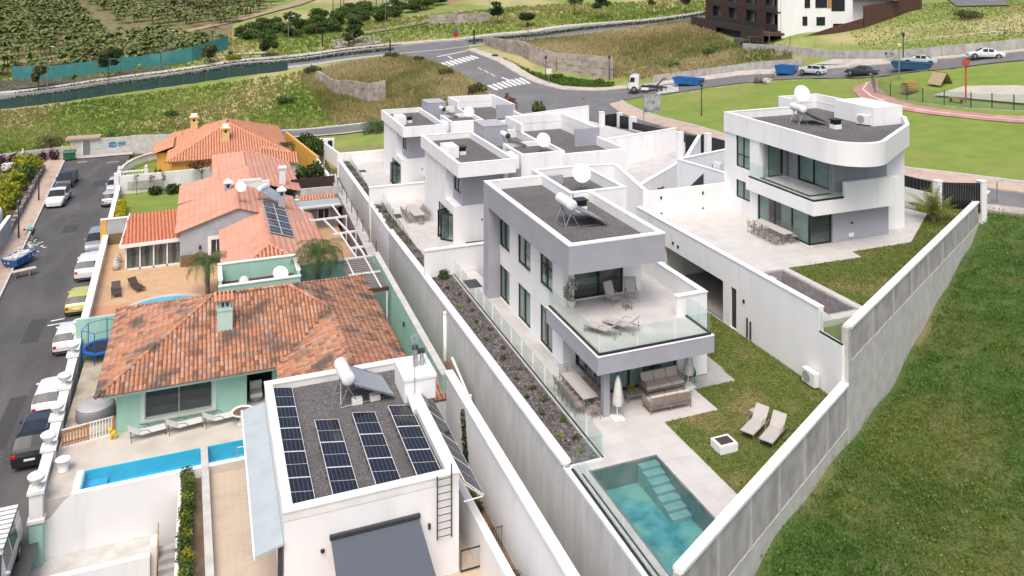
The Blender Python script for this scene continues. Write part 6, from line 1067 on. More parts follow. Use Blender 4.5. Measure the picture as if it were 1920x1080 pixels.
bx('chimney', WHITE2, s, 7.3, 86.2, -1.8, 7.9, 86.8, .2); bx('chimney_cap', COPING, s, 7.2, 86.1, .2, 8.0, 86.9, .35); bx('door', FRAME, s, 9.08, 95, ZB, 9.12, 96.2, -3)
t = thing('tv_antenna', 'small aerial on the salmon roof ridge', 'antenna', (1.5, 90, -1.2)); MB().tube((1.5, 90, -1.3), (1.5, 90, .3), .02, n=5).build('mast', STEEL, t); MB().tube((1.0, 90, .2), (2.0, 90.2, .3), .015, n=5).build('boom', STEEL, t)
t = thing('paddling_pool', 'white kidney-shaped pool with pale coping on the back lawn', 'pool', (-2.6, 90, ZB)); pl = [(-2.6+2.2*math.cos(a)*(1+.15*math.cos(2*a)), 90.6+3.0*math.sin(a)*(1+.12*math.sin(3*a))) for a in np.linspace(0, 2*PI, 36, endpoint=False)]; ring(MB(), pl, .55, ZB, ZB+.08).build('coping', TILEC, t); MB().prism(inset(pl, .5), ZB, ZB+.03).build('water', mat('pale_water', (.55,.68,.72), None, .1, 1), t)
t = thing('pool_cover', 'turquoise folded pool cover on the back lawn', 'cover', (-2.9, 86.4, ZB)); w = MB()
for k in range(7): w.poly([(-4.4, 85.2+.42*k, ZB+.25+.22*(k % 2)), (-1.9, 85.4+.42*k, ZB+.7+.22*(k % 2)), (-1.9, 85.82+.42*k, ZB+.7+.22*((k+1) % 2)), (-4.4, 85.62+.42*k, ZB+.25+.22*((k+1) % 2))])
w.build('sheet', mat('turquoise_tarp', (.03,.45,.55), (.02,.38,.48), .6, 2), t)
for i, (x, y, r) in enumerate(((-5.2, 101.6, .9), (-3.2, 101.3, 1.1), (-.9, 101.2, 1.0))): tuft('lawn_shrub', (x, y, ZB), r, 500, .14, L_DARK, ('left', 'middle', 'right')[i]+' dark shrub before the white garden wall', 'shrub', k=4)
# ------------------------------------------------------------------ yellow house
y = thing('house', 'ochre yellow house with a bright orange hipped tile roof', 'house', (3, 112, ZB)); E = (-4.2, 104.4, 10.2, 121.8); ze = -2.3; zr = .55
w = MB(); wall(w, 'y', 105.0, .3, -3.6, 9.6, ZB, ze); wall(w, 'x', -3.6, .3, 105.3, 121, ZB, ze); wall(w, 'x', 9.3, .3, 105.3, 121, ZB, ze); wall(w, 'y', 121, .3, -3.6, 9.6, ZB, ze); w.build('wall', YELLOW, y); bx('eave_band', YELLOW, y, -3.9, 104.7, ze-.25, 9.9, 105.0, ze-.02)
a, b = (3.0, 111.8), (3.0, 114.6); k = dict(da=.32, ds=.42, r=.12, seg=3)
roof_plane(y, (E[0], E[1], ze), (E[2], E[1], ze), [(*a, zr)], TILE_NEW, **k); roof_plane(y, (E[2], E[1], ze), (E[2], E[3], ze), [(*b, zr), (*a, zr)], TILE_NEW, **k); roof_plane(y, (E[2], E[3], ze), (E[0], E[3], ze), [(*b, zr)], TILE_NEW, **k); roof_plane(y, (E[0], E[3], ze), (E[0], E[1], ze), [(*a, zr), (*b, zr)], TILE_NEW, **k)
ridge(y, [(E[0], E[1], ze+.05), (*a, zr+.05), (E[2], E[1], ze+.05)], TILE_NEW, .12, .5); ridge(y, [(E[0], E[3], ze+.05), (*b, zr+.05), (E[2], E[3], ze+.05)], TILE_NEW, .12, .5)
roof_plane(y, (-6.0, 117, ze-.2), (-6.0, 110.5, ze-.2), [(-3.5, 110.5, ze+.6), (-3.5, 117, ze+.6)], TILE_NEW, name='side_roof', **k); bx('side_wing', YELLOW, y, -5.5, 111, ZB, -3.6, 116.5, ze-.2)
for x, yy, z in ((2.6, 108.2, -.6), (-1.2, 117, -.5)): bx('chimney', mat('pale_ochre', (.72,.50,.22), None, .8, 2), y, x-.45, yy-.45, z-1, x+.45, yy+.45, z+1.2); bx('chimney_cap', MATS['pale_ochre'], y, x-.6, yy-.6, z+1.2, x+.6, yy+.6, z+1.35); bx('chimney_top', COPING, y, x-.4, yy-.4, z+1.35, x+.4, yy+.4, z+1.7); bx('chimney_slot', FRAME, y, x-.15, yy-.47, z+.75, x+.15, yy-.44, z+1.05)
MB().tube((-2.6, 113.5, -1), (-2.6, 113.5, 1.7), .03, n=5).tube((-3.1, 113.3, 1.5), (-2.1, 113.7, 1.6), .02, n=5).build('aerial', STEEL, y)
structure(MB().prism([(-9.3, 103.6), (13, 103.6), (13, 121), (-9.8, 121)], -5.9, ZB+.002), 'yellow_house_garden', PARK)
def balustrade(name, label, pts, z, h=.95, step=.33):
    t = thing(name, label, 'balustrade', (*pts[0], z))
    for a, b in zip(pts, pts[1:]):
        L = math.hypot(b[0]-a[0], b[1]-a[1]); MB().beam((*a, z), (*b, z), .26, .16).build('base_rail', WHITE2, t); MB().beam((*a, z+h-.14), (*b, z+h-.14), .28, .14).build('hand_rail', WHITE2, t)
        for k in range(int(L/step)): q = along(a, b, (k+.5)/int(L/step)); MB().lathe([(.06, .16), (.1, .3), (.05, .5), (.06, h-.14)], (*q, z), 7).build('baluster', WHITE2, t, smooth=True)
    for q in (pts[0], pts[-1]): bx('end_pier', WHITE2, t, q[0]-.22, q[1]-.22, z-.6, q[0]+.22, q[1]+.22, z+h+.2); MB().ell((*q, z+h+.38), (.2, .2, .2), 10, 6).build('ball', WHITE2, t, smooth=True)
    return t
balustrade('balustrade', 'curved white balustrade around the small lawn of the yellow house', [(-9.6, 109.5), (-9.4, 112.5), (-8.6, 115.5), (-7.2, 118), (-5.4, 119.5)], ZB+.3); balustrade('balustrade', 'straight white balustrade above the ochre base of the yellow house', [(-9.6, 109.0), (-6.6, 109.0)], ZB+.3)
t = thing('garden_wall', 'ochre base wall under the white balustrade', 'wall', (-8, 109, ZS)); bx('wall', YELLOW, t, -9.75, 108.8, ZS-.1, -6.4, 109.2, ZB+.3); MB().beam((-9.6, 109.2, ZS-.1), (-9.3, 113.5, ZS-.1), .3, .9).build('side_wall', WHITE2, t)
t = thing('garden_wall', 'ochre side wall right of the yellow house', 'wall', (12, 112, ZB)); MB().beam((11.2, 121, ZS), (13.4, 104, ZS), .3, 2.9).build('wall', YELLOW, t); MB().beam((13.4, 104, ZS), (13.6, 95, ZS), .3, 2.6).build('white_wall', WHITE2, t)
# end wall of the street with graffiti
t = thing('end_wall', 'grey block wall with painted graffiti closing the left street', 'wall', (-14, 128.8, ZS)); bx('wall', CONC3, t, -17.6, 128.7, ZS-.2, -9.8, 129.0, ZS+2.3); MB().beam((-9.8, 128.9, ZS-.2), (-4, 127.5, ZS-.2), .3, 2.6).build('side_wall', CONC3, t); MB().beam((-17.6, 128.9, ZS-.2), (-27, 126.0, ZS-.2), .3, 1.7).build('left_wall', CONC3, t); bx('door', mat('grey_door', (.17,.19,.2), None, .6, 4), t, -16.0, 128.64, ZS+.05, -15.1, 128.7, ZS+2.0); bx('door_frame', COPING, t, -16.12, 128.6, ZS, -16.0, 128.7, ZS+2.1); bx('roof_slab', mat('old_slab', (.40,.30,.22), None, .9, 2), t, -18.2, 128.4, ZS+2.3, -13.8, 130.8, ZS+2.55)
def graffito(x, z, w, h, cols, seed):
    random.seed(seed)
    for k in range(12):
        a = (x+random.uniform(0, w), z+random.uniform(0, h)); b = (x+random.uniform(0, w), z+random.uniform(0, h)); mb = MB(); dx, dz = b[0]-a[0], b[1]-a[1]; L = math.hypot(dx, dz) or 1; n = (-dz/L*.08, dx/L*.08)
        mb.poly([(a[0]-n[0], 128.685-.0006*k, a[1]-n[1]), (b[0]-n[0], 128.685-.0006*k, b[1]-n[1]), (b[0]+n[0], 128.685-.0006*k, b[1]+n[1]), (a[0]+n[0], 128.685-.0006*k, a[1]+n[1])]).build('graffiti_stroke', mat('spray_%d_%d' % (seed, k % len(cols)), cols[k % len(cols)], None, .8, 5), t)
graffito(-19.9+1.2, ZS+1.0, 1.5, .8, [(.7,.55,.05), (.6,.5,.1)], 3); graffito(-14.6, ZS+.9, 1.6, .6, [(.35,.55,.5), (.5,.6,.55)], 4); graffito(-12.7, ZS+.8, 1.0, .9, [(.03,.2,.36), (.05,.25,.4)], 5); graffito(-11.6, ZS+.9, 1.2, .8, [(.05,.2,.35), (.2,.3,.35)], 6); random.seed(11)
t = thing('waste_container', 'green wheeled waste container at the end of the left street', 'container', (-17.4, 126.6, ZS)); MB().prism([(-18.1, 126.1), (-16.7, 126.1), (-16.7, 127.1), (-18.1, 127.1)], ZS+.15, ZS+1.1).build('bin', mat('dark_green_plastic', (.02,.12,.06), None, .5, 3), t); MB().faces([(-18.2, 126.0, ZS+1.1), (-16.6, 126.0, ZS+1.1), (-16.6, 127.2, ZS+1.1), (-18.2, 127.2, ZS+1.1), (-18.1, 126.3, ZS+1.35), (-16.7, 126.3, ZS+1.35), (-16.7, 127.0, ZS+1.35), (-18.1, 127.0, ZS+1.35)], [(4,5,6,7),(0,1,5,4),(1,2,6,5),(2,3,7,6),(3,0,4,7)]).build('lid', MATS['dark_green_plastic'], t)
for x in (-17.9, -16.9): MB().tube((x, 126.2, ZS+.1), (x+.08, 126.2, ZS+.1), .1, n=8).build('wheel', RUBBER, t)
# ------------------------------------------------------------------ vehicles
CARP = {  # stations from tail to nose: y, belt z, top z, half width; kinds of glass between stations are set by index
 'hatch': dict(L=4.0, W=1.74, st=[(-2.0,.62,.66,.70),(-1.93,.82,.86,.80),(-1.80,.93,.99,.84),(-1.42,.95,1.38,.87),(-1.15,.95,1.44,.87),(-.30,.94,1.47,.87),(-.22,.94,1.47,.87),(.45,.93,1.42,.87),(1.15,.93,.98,.86),(1.75,.80,.86,.82),(1.95,.62,.70,.72),(2.0,.5,.55,.66)], rear=2, wind=7, side=(3,4,6), h=1.47),
 'suv': dict(L=4.7, W=1.92, st=[(-2.35,.78,.82,.80),(-2.28,1.0,1.04,.90),(-2.12,1.08,1.14,.93),(-1.75,1.1,1.60,.95),(-1.45,1.1,1.68,.95),(-.40,1.08,1.71,.95),(-.31,1.08,1.71,.95),(.55,1.06,1.64,.95),(1.30,1.04,1.10,.94),(2.10,.95,1.0,.90),(2.30,.75,.82,.80),(2.36,.6,.66,.74)], rear=2, wind=7, side=(3,4,6), h=1.71),
 'sedan': dict(L=4.5, W=1.78, st=[(-2.25,.62,.66,.70),(-2.2,.84,.88,.82),(-2.05,.92,.97,.85),(-1.45,.94,1.0,.88),(-.85,.94,1.36,.88),(-.25,.93,1.43,.88),(-.17,.93,1.43,.88),(.45,.92,1.38,.88),(1.2,.90,.95,.87),(2.0,.76,.81,.82),(2.2,.6,.66,.72),(2.26,.48,.52,.66)], rear=3, wind=7, side=(4,6), h=1.43),
 'van': dict(L=4.9, W=1.92, st=[(-2.45,1.05,1.3,.86),(-2.4,1.1,1.8,.90),(-2.3,1.12,1.90,.94),(-1.4,1.12,1.95,.95),(-1.3,1.12,1.95,.95),(-.30,1.12,1.96,.95),(-.2,1.12,1.96,.95),(.85,1.1,1.90,.95),(1.6,1.08,1.16,.94),(2.2,.95,1.02,.9),(2.4,.75,.82,.82),(2.46,.6,.66,.74)], rear=1, wind=7, side=(3,4,6), h=1.96)}
def make_car(kind, paint, label, loc, rz, group, rails=False, rack=False, glassroof=False):
    c = CARP[kind]; st = c['st']; zb = .28; body = MB(); gl = {'windscreen': MB(), 'rear_window': MB(), 'side_window': MB(), 'side_window ': MB(), 'sunroof': MB()}; rings = []
    for y, zbelt, ztop, w in st:
        gh = ztop-zbelt; wt = w*(1-.20*min(1, gh/.5)) if gh > .12 else w*.92
        half = [(w*.90, zb), (w*.99, zb+.22), (w, (zb+zbelt)/2+.1), (w*.965, zbelt), (wt, ztop-.06*min(1, gh/.12)), (wt*.72, ztop-.005), (0, ztop+.015)]
        rings.append([(-x, y, z) for x, z in half]+[(x, y, z) for x, z in half[-2::-1]])
    n = len(rings[0])
    for i in range(len(rings)-1):
        for k in range(n-1):
            q = [rings[i][k], rings[i][k+1], rings[i+1][k+1], rings[i+1][k]]
            top = 4 <= k <= n-6; sd = k in (3, n-5); tgt = body
            if i == c['wind'] and top: tgt = gl['windscreen']
            elif i == c['rear'] and top: tgt = gl['rear_window']
            elif sd and i in c['side']: tgt = gl['side_window' if k == 3 else 'side_window ']
            elif glassroof and top and i == 4: tgt = gl['sunroof']
            tgt.poly(q)
        body.poly([rings[i][0], rings[i+1][0], rings[i+1][-1], rings[i][-1]])
    body.poly(rings[0]); body.poly(rings[-1][::-1])
    t = thing('parked_car', label, 'car', (0, 0, 0), 0, group)
    b = body.build('body', paint, t, smooth=True); b.data.set_sharp_from_angle(angle=.6) if hasattr(b.data, 'set_sharp_from_angle') else None
    for nme, m in gl.items():
        if m.v: m.build(nme.strip(), CARGL, t, smooth=True)
    W, L = c['W']/2, c['L']/2; r = .33 if kind != 'suv' else .37
    for sy in (-.62, .63):
        for sx in (-1, 1):
            x = sx*(W-.10); y = sy*L; wv = MB().tube((x-.11, y, r), (x+.11, y, r), r, n=16).build('wheel', RUBBER, t); MB().lathe([(.0, 0), (r*.62, 0), (r*.62, .01), (0, .03)], (0, 0, 0), 12).build('rim', CHROME, wv)
            rim = wv.children[0]; rim.location = (x+sx*.112, y, r); rim.rotation_euler = (0, sx*PI/2, 0)
            MB().tube((x-.02*sx, y, r+.03), (x+sx*.098, y, r+.03), r*1.13, n=16).build('wheel_arch', FRAME, t)
    zl = st[1][1]-.06
    for sx in (-1, 1):
        MB().box(sx*(W-.32), -L-.012, zl-.16, sx*(W-.10), -L+.14, zl+.02).build('tail_light', RED, t, bevel=.02); MB().box(sx*(W-.42), L-.22, .60, sx*(W-.16), L-.03, .74).build('headlight', LENS, t, bevel=.03); MB().ell((sx*(W+.06), st[7][0]+.25, st[7][1]+.08), (.11, .06, .075), 8, 5).build('mirror', paint, t)
    MB().box(-.26, -L-.016, .58, .26, -L+.02, .69).build('number_plate', PLAST, t); MB().box(-.26, L-.02, .42, .26, L+.012, .52).build('number_plate', PLAST, t); MB().box(-W+.16, L-.1, .44, W-.16, L-.004, .58).build('grille', FRAME, t); MB().box(-W+.14, -L-.008, .30, W-.14, -L+.1, .42).build('bumper_trim', FRAME, t)
    if rails:
        for sx in (-1, 1): MB().tube((sx*W*.66, -L*.66, c['h']+.03), (sx*W*.66, L*.18, c['h']+.02), .022, n=6).build('roof_rail', CHROME, t)
    if rack:
        for k in range(9): MB().box(-.78, -2.25+.34*k, 2.02, .78, -2.02+.34*k, 2.05).build('roof_rack_slat', WMETAL, t)
        for sx in (-1, 1): MB().tube((sx*.8, -2.3, 2.0), (sx*.8, .75, 2.0), .025, n=6).build('roof_rail', DARKM, t)
    t.location = loc; t.rotation_euler = (0, 0, rz); return t
CG = 'cars parked along the left street'; WP = carpaint('white', (.72, .72, .73)); SP = carpaint('silver', (.42, .44, .47)); BP = carpaint('black', (.012, .012, .014)); YP = carpaint('olive_yellow', (.48, .47, .10)); GP = carpaint('grey_blue', (.25, .28, .32)); DP = carpaint('dark_blue', (.03, .036, .05))
tl = -.02
make_car('van', carpaint('pearl', (.55, .55, .56)), 'pale van with a slatted white roof rack at the bottom left', (-8.75, 40.6, ZS), PI, CG, rack=True)
make_car('suv', BP, 'black SUV with silver roof rails beside the blue pool terrace', (-8.6, 51.55, ZS), tl, CG, rails=True)
make_car('hatch', WP, 'white hatchback with oval rear window behind the black SUV', (-8.65, 56.35, ZS), tl, CG); make_car('hatch', carpaint('cool_white', (.66, .67, .69)), 'white hatchback parked alone beside the trampoline yard', (-8.85, 64.8, ZS), tl, CG)
make_car('hatch', YP, 'olive yellow hatchback beside the terracotta yard', (-9.05, 71.6, ZS), tl, CG); make_car('suv', WP, 'white SUV nose to nose with the grey SUV', (-9.3, 79.3, ZS), tl, CG); make_car('suv', GP, 'grey SUV facing the camera beside the ochre wall end', (-9.4, 86.0, ZS), PI+tl, CG)
make_car('hatch', SP, 'silver hatchback beside the yellow hedge', (-9.75, 101.9, ZS), tl, CG); make_car('hatch', carpaint('light_silver', (.52, .54, .57)), 'pale silver hatchback facing the camera behind the yellow hedge', (-9.85, 107.4, ZS), PI+tl, CG)
make_car('suv', WP, 'white SUV with glass sunroof on the far kerb facing the camera', (-15.4, 104.0, ZS), PI-.05, CG, glassroof=True); make_car('suv', BP, 'black SUV on the far kerb near the waste container', (-15.7, 112.2, ZS), PI-.05, CG)
def on_road(u, v): return (u, v, zt1(u, v)+.16)
ES = 'cars parked on the east street'
make_car('hatch', carpaint('ice_silver', (.50, .55, .58)), 'ice silver hatchback on the east street near the concrete ramp', on_road(86.1, 97.9), math.radians(25), ES); make_car('sedan', DP, 'dark saloon car at the start of the red path', on_road(88.0, 90.0), math.radians(30), ES); make_car('sedan', carpaint('pale_green_silver', (.48, .54, .53)), 'pale silver saloon beside the blue park container', on_road(93.4, 85.0), math.radians(38), ES); make_car('sedan', WP, 'white car farthest right on the east street', on_road(98.6, 79.0), math.radians(50), ES)
# hook-lift truck
t = thing('truck', 'white-cab hook-lift truck without container on the east street', 'truck', (0, 0, 0)); cb = MB(); pr = [(-1.0, .55), (.75, .55), (.85, 1.1), (.72, 1.7), (.45, 2.75), (.2, 2.9), (-.95, 2.9), (-1.0, 2.6)]; i0 = len(cb.v)
for x in (-1.1, 1.1): cb.v += [(x, 2.4+a, b) for a, b in pr]
m = len(pr); cb.f.append(tuple(range(m-1, -1, -1))); cb.f.append(tuple(range(m, 2*m)))
for k in range(m): q = (k+1) % m; cb.f.append((k, q, m+q, m+k))
cb.m = [0]*len(cb.f); cb.t = [.5]*len(cb.f); cb.build('cab', WP, t, bevel=.06)
MB().faces([(-.95, 3.13, 1.75), (.95, 3.13, 1.75), (.92, 2.88, 2.65), (-.92, 2.88, 2.65)], [(0,1,2,3)]).build('windscreen', CARGL, t)
for sx in (-1, 1): MB().faces([(sx*1.105, 2.95, 1.7), (sx*1.105, 2.1, 1.7), (sx*1.105, 2.1, 2.5), (sx*1.105, 2.75, 2.5)], [(0,1,2,3)]).build('side_window', CARGL, t); MB().box(sx*1.15, 3.0, 1.7, sx*1.35, 3.1, 2.2).build('mirror', FRAME, t); MB().box(sx*.35, 1.2, .75, sx*.47, -3.2, .98).build('chassis_rail', DARKM, t); MB().box(sx*.8, -.2, .45, sx*1.1, 1.0, .85).build('side_guard', WMETAL, t)
MB().box(-1.05, 3.2, .4, 1.05, 3.3, .85).build('bumper', FRAME, t); MB().tube((0, -1.5, 1.05), (0, -2.6, 2.4), .14, .1, 8).tube((0, -2.6, 2.4), (0, -3.2, 2.2), .1, .08, 8).build('hook_arm', DARKM, t); MB().tube((0, .6, 1.1), (0, -2.0, 1.7), .09, n=8).build('lift_ram', STEEL, t); MB().box(-.5, -1.5, 1.0, .5, 1.1, 1.15).build('sub_frame', DARKM, t)
for y in (2.2, -2.0):
    for sx in (-1, 1): wv = MB().tube((sx*.8, y, .5), (sx*1.12, y, .5), .5, n=16).build('wheel', RUBBER, t); MB().tube((sx*1.12, y, .5), (sx*1.14, y, .5), .27, n=12).build('rim', CHROME, wv)
t.location = on_road(70.2, 119.4); t.rotation_euler = (0, 0, math.radians(55))
def skip(loc, rz, label, m, L=5.0, W=2.0, H=1.1, fill=None):
    t = thing('skip_container', label, 'skip', (0, 0, 0)); a, b = L/2, W/2; k = .82; w = MB(); lo = [(-a*k, -b*.9, .12), (a*k, -b*.9, .12), (a*k, b*.9, .12), (-a*k, b*.9, .12)]; hi = [(-a, -b, H), (a, -b, H), (a, b, H), (-a, b, H)]; hi2 = [(x*.96, y*.93, H) for x, y, _ in hi]; lo2 = [(x*.96, y*.93, .2) for x, y, _ in lo]
    w.faces(lo+hi+hi2+lo2, [(3,2,1,0),(0,1,5,4),(1,2,6,5),(2,3,7,6),(3,0,4,7),(4,5,9,8),(5,6,10,9),(6,7,11,10),(7,4,8,11),(9,13,12,8),(10,14,13,9),(11,15,14,10),(8,12,15,11),(12,13,14,15)]); w.build('tub', m, t); MB().beam((-a, -b, H), (a, -b, H), .1, .08).beam((-a, b, H), (a, b, H), .1, .08).build('rim', m, t)
    for x in (-a*.5, 0, a*.5): MB().box(x-.05, -b-.02, .2, x+.05, -b*.9, H).build('rib', m, t)
    if fill:
        f = MB()
        for q in range(46): x, y = random.uniform(-a*.8, a*.8), random.uniform(-b*.75, b*.75); s = random.uniform(.12, .32); i = len(f.v); f.box(x-s, y-s*.6, H-.35, x+s, y+s*.6, H+random.uniform(-.1, .22)); f.rot(i, random.uniform(0, 3), (x, y))
        f.build('rubble', fill, t, kind='stuff')
    t.location = loc; t.rotation_euler = (0, 0, rz); return t
skip((*on_road(75.6, 115.4)[:2], on_road(75.6, 115.4)[2]), math.radians(-58), 'blue empty skip behind the hook-lift truck', BLUEP); skip(on_road(85.0, 102.4), math.radians(-62), 'blue skip on the east street beside the grey boulders', BLUEP, 3.2, 2.0, 1.3); skip(on_road(91.0, 84.2), math.radians(-55), 'blue park container behind the green fence', mat('teal_blue_paint', (.02,.09,.19), None, .5, 2), 5, 1.8, 1.0)
skip((-15.5, 83.6, ZS+.14), math.radians(66), 'blue skip heaped with pale rubble on the left street', BLUEP, 2.7, 1.4, .75, mat('pale_rubble', (.66,.65,.63), (.55,.54,.52), .9, 5))
t = thing('wheelbarrow', 'pale plank trestle in front of the blue skip', 'trestle', (-14.6, 80.3, ZS)); MB().beam((-15.4, 80.0, ZS+.55), (-13.7, 80.7, ZS+.55), .5, .07).build('board', TILEC, t)
for x in (-15.1, -14.1): MB().tube((x, 80.0, ZS), (x+.1, 80.3, ZS+.55), .03, n=5).tube((x+.1, 80.7, ZS), (x+.1, 80.3, ZS+.55), .03, n=5).build('leg', WOOD, t)
st = thing('street_debris', 'scattered pale building debris beside the blue skip', 'debris'); st['kind'] = 'stuff'; f = MB()
for k in range(60): x, y = -15.2+random.gauss(0, .7), 88+random.gauss(0, 1.4); s = random.uniform(.04, .16); i = len(f.v); f.box(x-s, y-s*.5, ZS, x+s, y+s*.5, ZS+.14+s*.3 if x < ku(y) else ZS+s*.4); f.rot(i, random.uniform(0, 3), (x, y))
f.build('bits', MATS['pale_rubble'], st)
# ------------------------------------------------------------------ worker bending over
def person():
    t = thing('person', 'worker in turquoise shirt and dark shorts bending over on the left pavement', 'person', (-15.6, 90.6, ZS+.12)); J = {'pel': (0, 0, .92), 'sp': (-.22, 0, 1.08), 'ch': (-.45, 0, 1.10), 'nk': (-.58, 0, 1.06), 'hd': (-.70, 0, 1.00), 'hd2': (-.80, 0, .95), 'hl': (.02, .11, .88), 'kl': (-.06, .13, .48), 'al': (.02, .13, .08), 'tl': (-.16, .14, .03), 'hr': (.02, -.11, .88), 'kr': (-.10, -.15, .48), 'ar': (-.02, -.15, .08), 'tr': (-.2, -.16, .03), 'sl': (-.46, .2, 1.08), 'el': (-.52, .24, .80), 'wl': (-.62, .22, .56), 'fl': (-.65, .22, .46), 'sr': (-.46, -.2, 1.08), 'er': (-.55, -.24, .8), 'wr': (-.66, -.2, .56), 'fr': (-.70, -.2, .46)}
    R = dict(pel=.15, sp=.14, ch=.16, nk=.06, hd=.10, hd2=.09, hl=.095, kl=.065, al=.045, tl=.04, hr=.095, kr=.065, ar=.045, tr=.04, sl=.07, el=.05, wl=.035, fl=.03, sr=.07, er=.05, wr=.035, fr=.03); K = list(J); ed = [('pel','sp'),('sp','ch'),('ch','nk'),('nk','hd'),('hd','hd2'),('pel','hl'),('hl','kl'),('kl','al'),('al','tl'),('pel','hr'),('hr','kr'),('kr','ar'),('ar','tr'),('ch','sl'),('sl','el'),('el','wl'),('wl','fl'),('ch','sr'),('sr','er'),('er','wr'),('wr','fr')]
    me = bpy.data.meshes.new('body'); me.from_pydata([J[k] for k in K], [(K.index(a), K.index(b)) for a, b in ed], []); me.materials.append(SKIN); ob = bpy.data.objects.new('body', me); COL.objects.link(ob); ob.parent = t; sk = ob.modifiers.new('skin', 'SKIN'); su = ob.modifiers.new('sub', 'SUBSURF'); su.levels = su.render_levels = 1
    for i, k in enumerate(K): me.skin_vertices[0].data[i].radius = (R[k], R[k]); me.skin_vertices[0].data[i].use_root = (k == 'pel')
    o = t.location; MB().tube(Vector((.02, 0, .93))+o, Vector((-.5, 0, 1.12))+o, .18, .2, 12).build('shirt', TSHIRT, t, smooth=True); MB().ell(Vector((.03, 0, .88))+o, (.17, .21, .19), 12, 7).tube(Vector((.02, .12, .9))+o, Vector((-.05, .13, .5))+o, .12, .1, 10).tube(Vector((.02, -.12, .9))+o, Vector((-.09, -.15, .5))+o, .12, .1, 10).build('shorts', NAVY, t, smooth=True); MB().ell(Vector((-.73, 0, 1.04))+o, (.12, .10, .10), 10, 6).build('hair', NAVY, t, smooth=True)
person()
# ------------------------------------------------------------------ outdoor furniture
def chair(name, label, m, group):
    t = thing(name, label, 'chair', (0, 0, 0), 0, group); MB().box(-.22, -.22, .43, .22, .22, .46).build('seat', ROPE, t)
    for x in (-.22, .22):
        for y in (-.22, .22): MB().tube((x, y, 0), (x*.95, y*.95, .45 if y < 0 else .66), .014, n=5).build('leg', m, t)
        MB().tube((x, -.2, .66), (x, .24, .66), .014, n=5).build('armrest', m, t)
    for k in range(6): MB().tube((-.2+.08*k, .22, .46), (-.2+.08*k, .30, .86), .010, n=4).build('back_slat', m, t)
    MB().tube((-.22, .3, .86), (.22, .3, .86), .014, n=5).build('back_rail', m, t); return t
CH = chair('dining_chair', 'x', TAUPE, 'x')
first = [True]
def put_chair(x, y, z, rz, label, group):
    if first[0]: first[0] = False; CH.location = (x, y, z); CH.rotation_euler = (0, 0, rz); CH['label'] = label; CH['group'] = group; return
    dup(CH, (x, y, z), rz, label, group)
def table(x0, y0, x1, y1, z, label):
    t = thing('dining_table', label, 'table', ((x0+x1)/2, (y0+y1)/2, z)); bx('tabletop', SLING, t, x0, y0, z+.71, x1, y1, z+.75)
    for x in (x0+.06, x1-.12):
        for y in (y0+.08, y1-.14): bx('leg', TAUPE, t, x, y, z, x+.06, y+.06, z+.71)
    return t
table(16.62, 34.15, 17.4, 36.7, 0, 'long taupe dining table under the near villa balcony')
o5 = ('nearest', 'second nearest', 'middle', 'second farthest', 'farthest')
for k in range(5): put_chair(16.42, 34.35+.5*k, 0, PI/2, '%s chair on the planter side of the near dining table' % o5[k], 'chairs at the near table')
for k in range(5): put_chair(17.65, 34.35+.5*k, 0, -PI/2, '%s chair on the window side of the near dining table' % o5[k], 'chairs at the near table')
put_chair(17.02, 33.8, 0, PI, 'chair at the near end of the near dining table', 'chairs at the near table'); put_chair(17.0, 37.0, 0, 0, 'chair at the far end of the near dining table', 'chairs at the near table')
table(17.75, 71.2, 18.75, 74.6, -2.2, 'dining table on the middle villa terrace')
for k in range(5): put_chair(17.45, 71.6+.62*k, -2.2, PI/2, '%s chair on the planter side of the middle villa table' % o5[k], 'chairs at the middle table'); put_chair(19.05, 71.6+.62*k, -2.2, -PI/2, '%s chair on the house side of the middle villa table' % o5[k], 'chairs at the middle table')
put_chair(18.25, 70.8, -2.2, PI, 'chair at the near end of the middle villa table', 'chairs at the middle table')
MB().box(16.6, 73.4, -2.2, 17.2, 74.6, -2.18).build('doormat', MATS['dark_mat'], None, label='dark mat beside the middle villa dining table', cat='mat')
MB().box(18.0, 99.5, -4.3, 18.8, 100.5, -4.28).build('doormat', MATS['dark_mat'], None, label='dark mat on the far villa terrace', cat='mat')
table(34.95, 42.4, 35.75, 45.6, Z4, 'dining table outside the glazed corner room of the upper villa')
for k in range(5): put_chair(34.65, 42.7+.62*k, Z4, PI/2, '%s chair on the terrace side of the upper villa table' % o5[k], 'chairs at the upper table'); put_chair(36.05, 42.7+.62*k, Z4, -PI/2, '%s chair on the glass side of the upper villa table' % o5[k], 'chairs at the upper table')
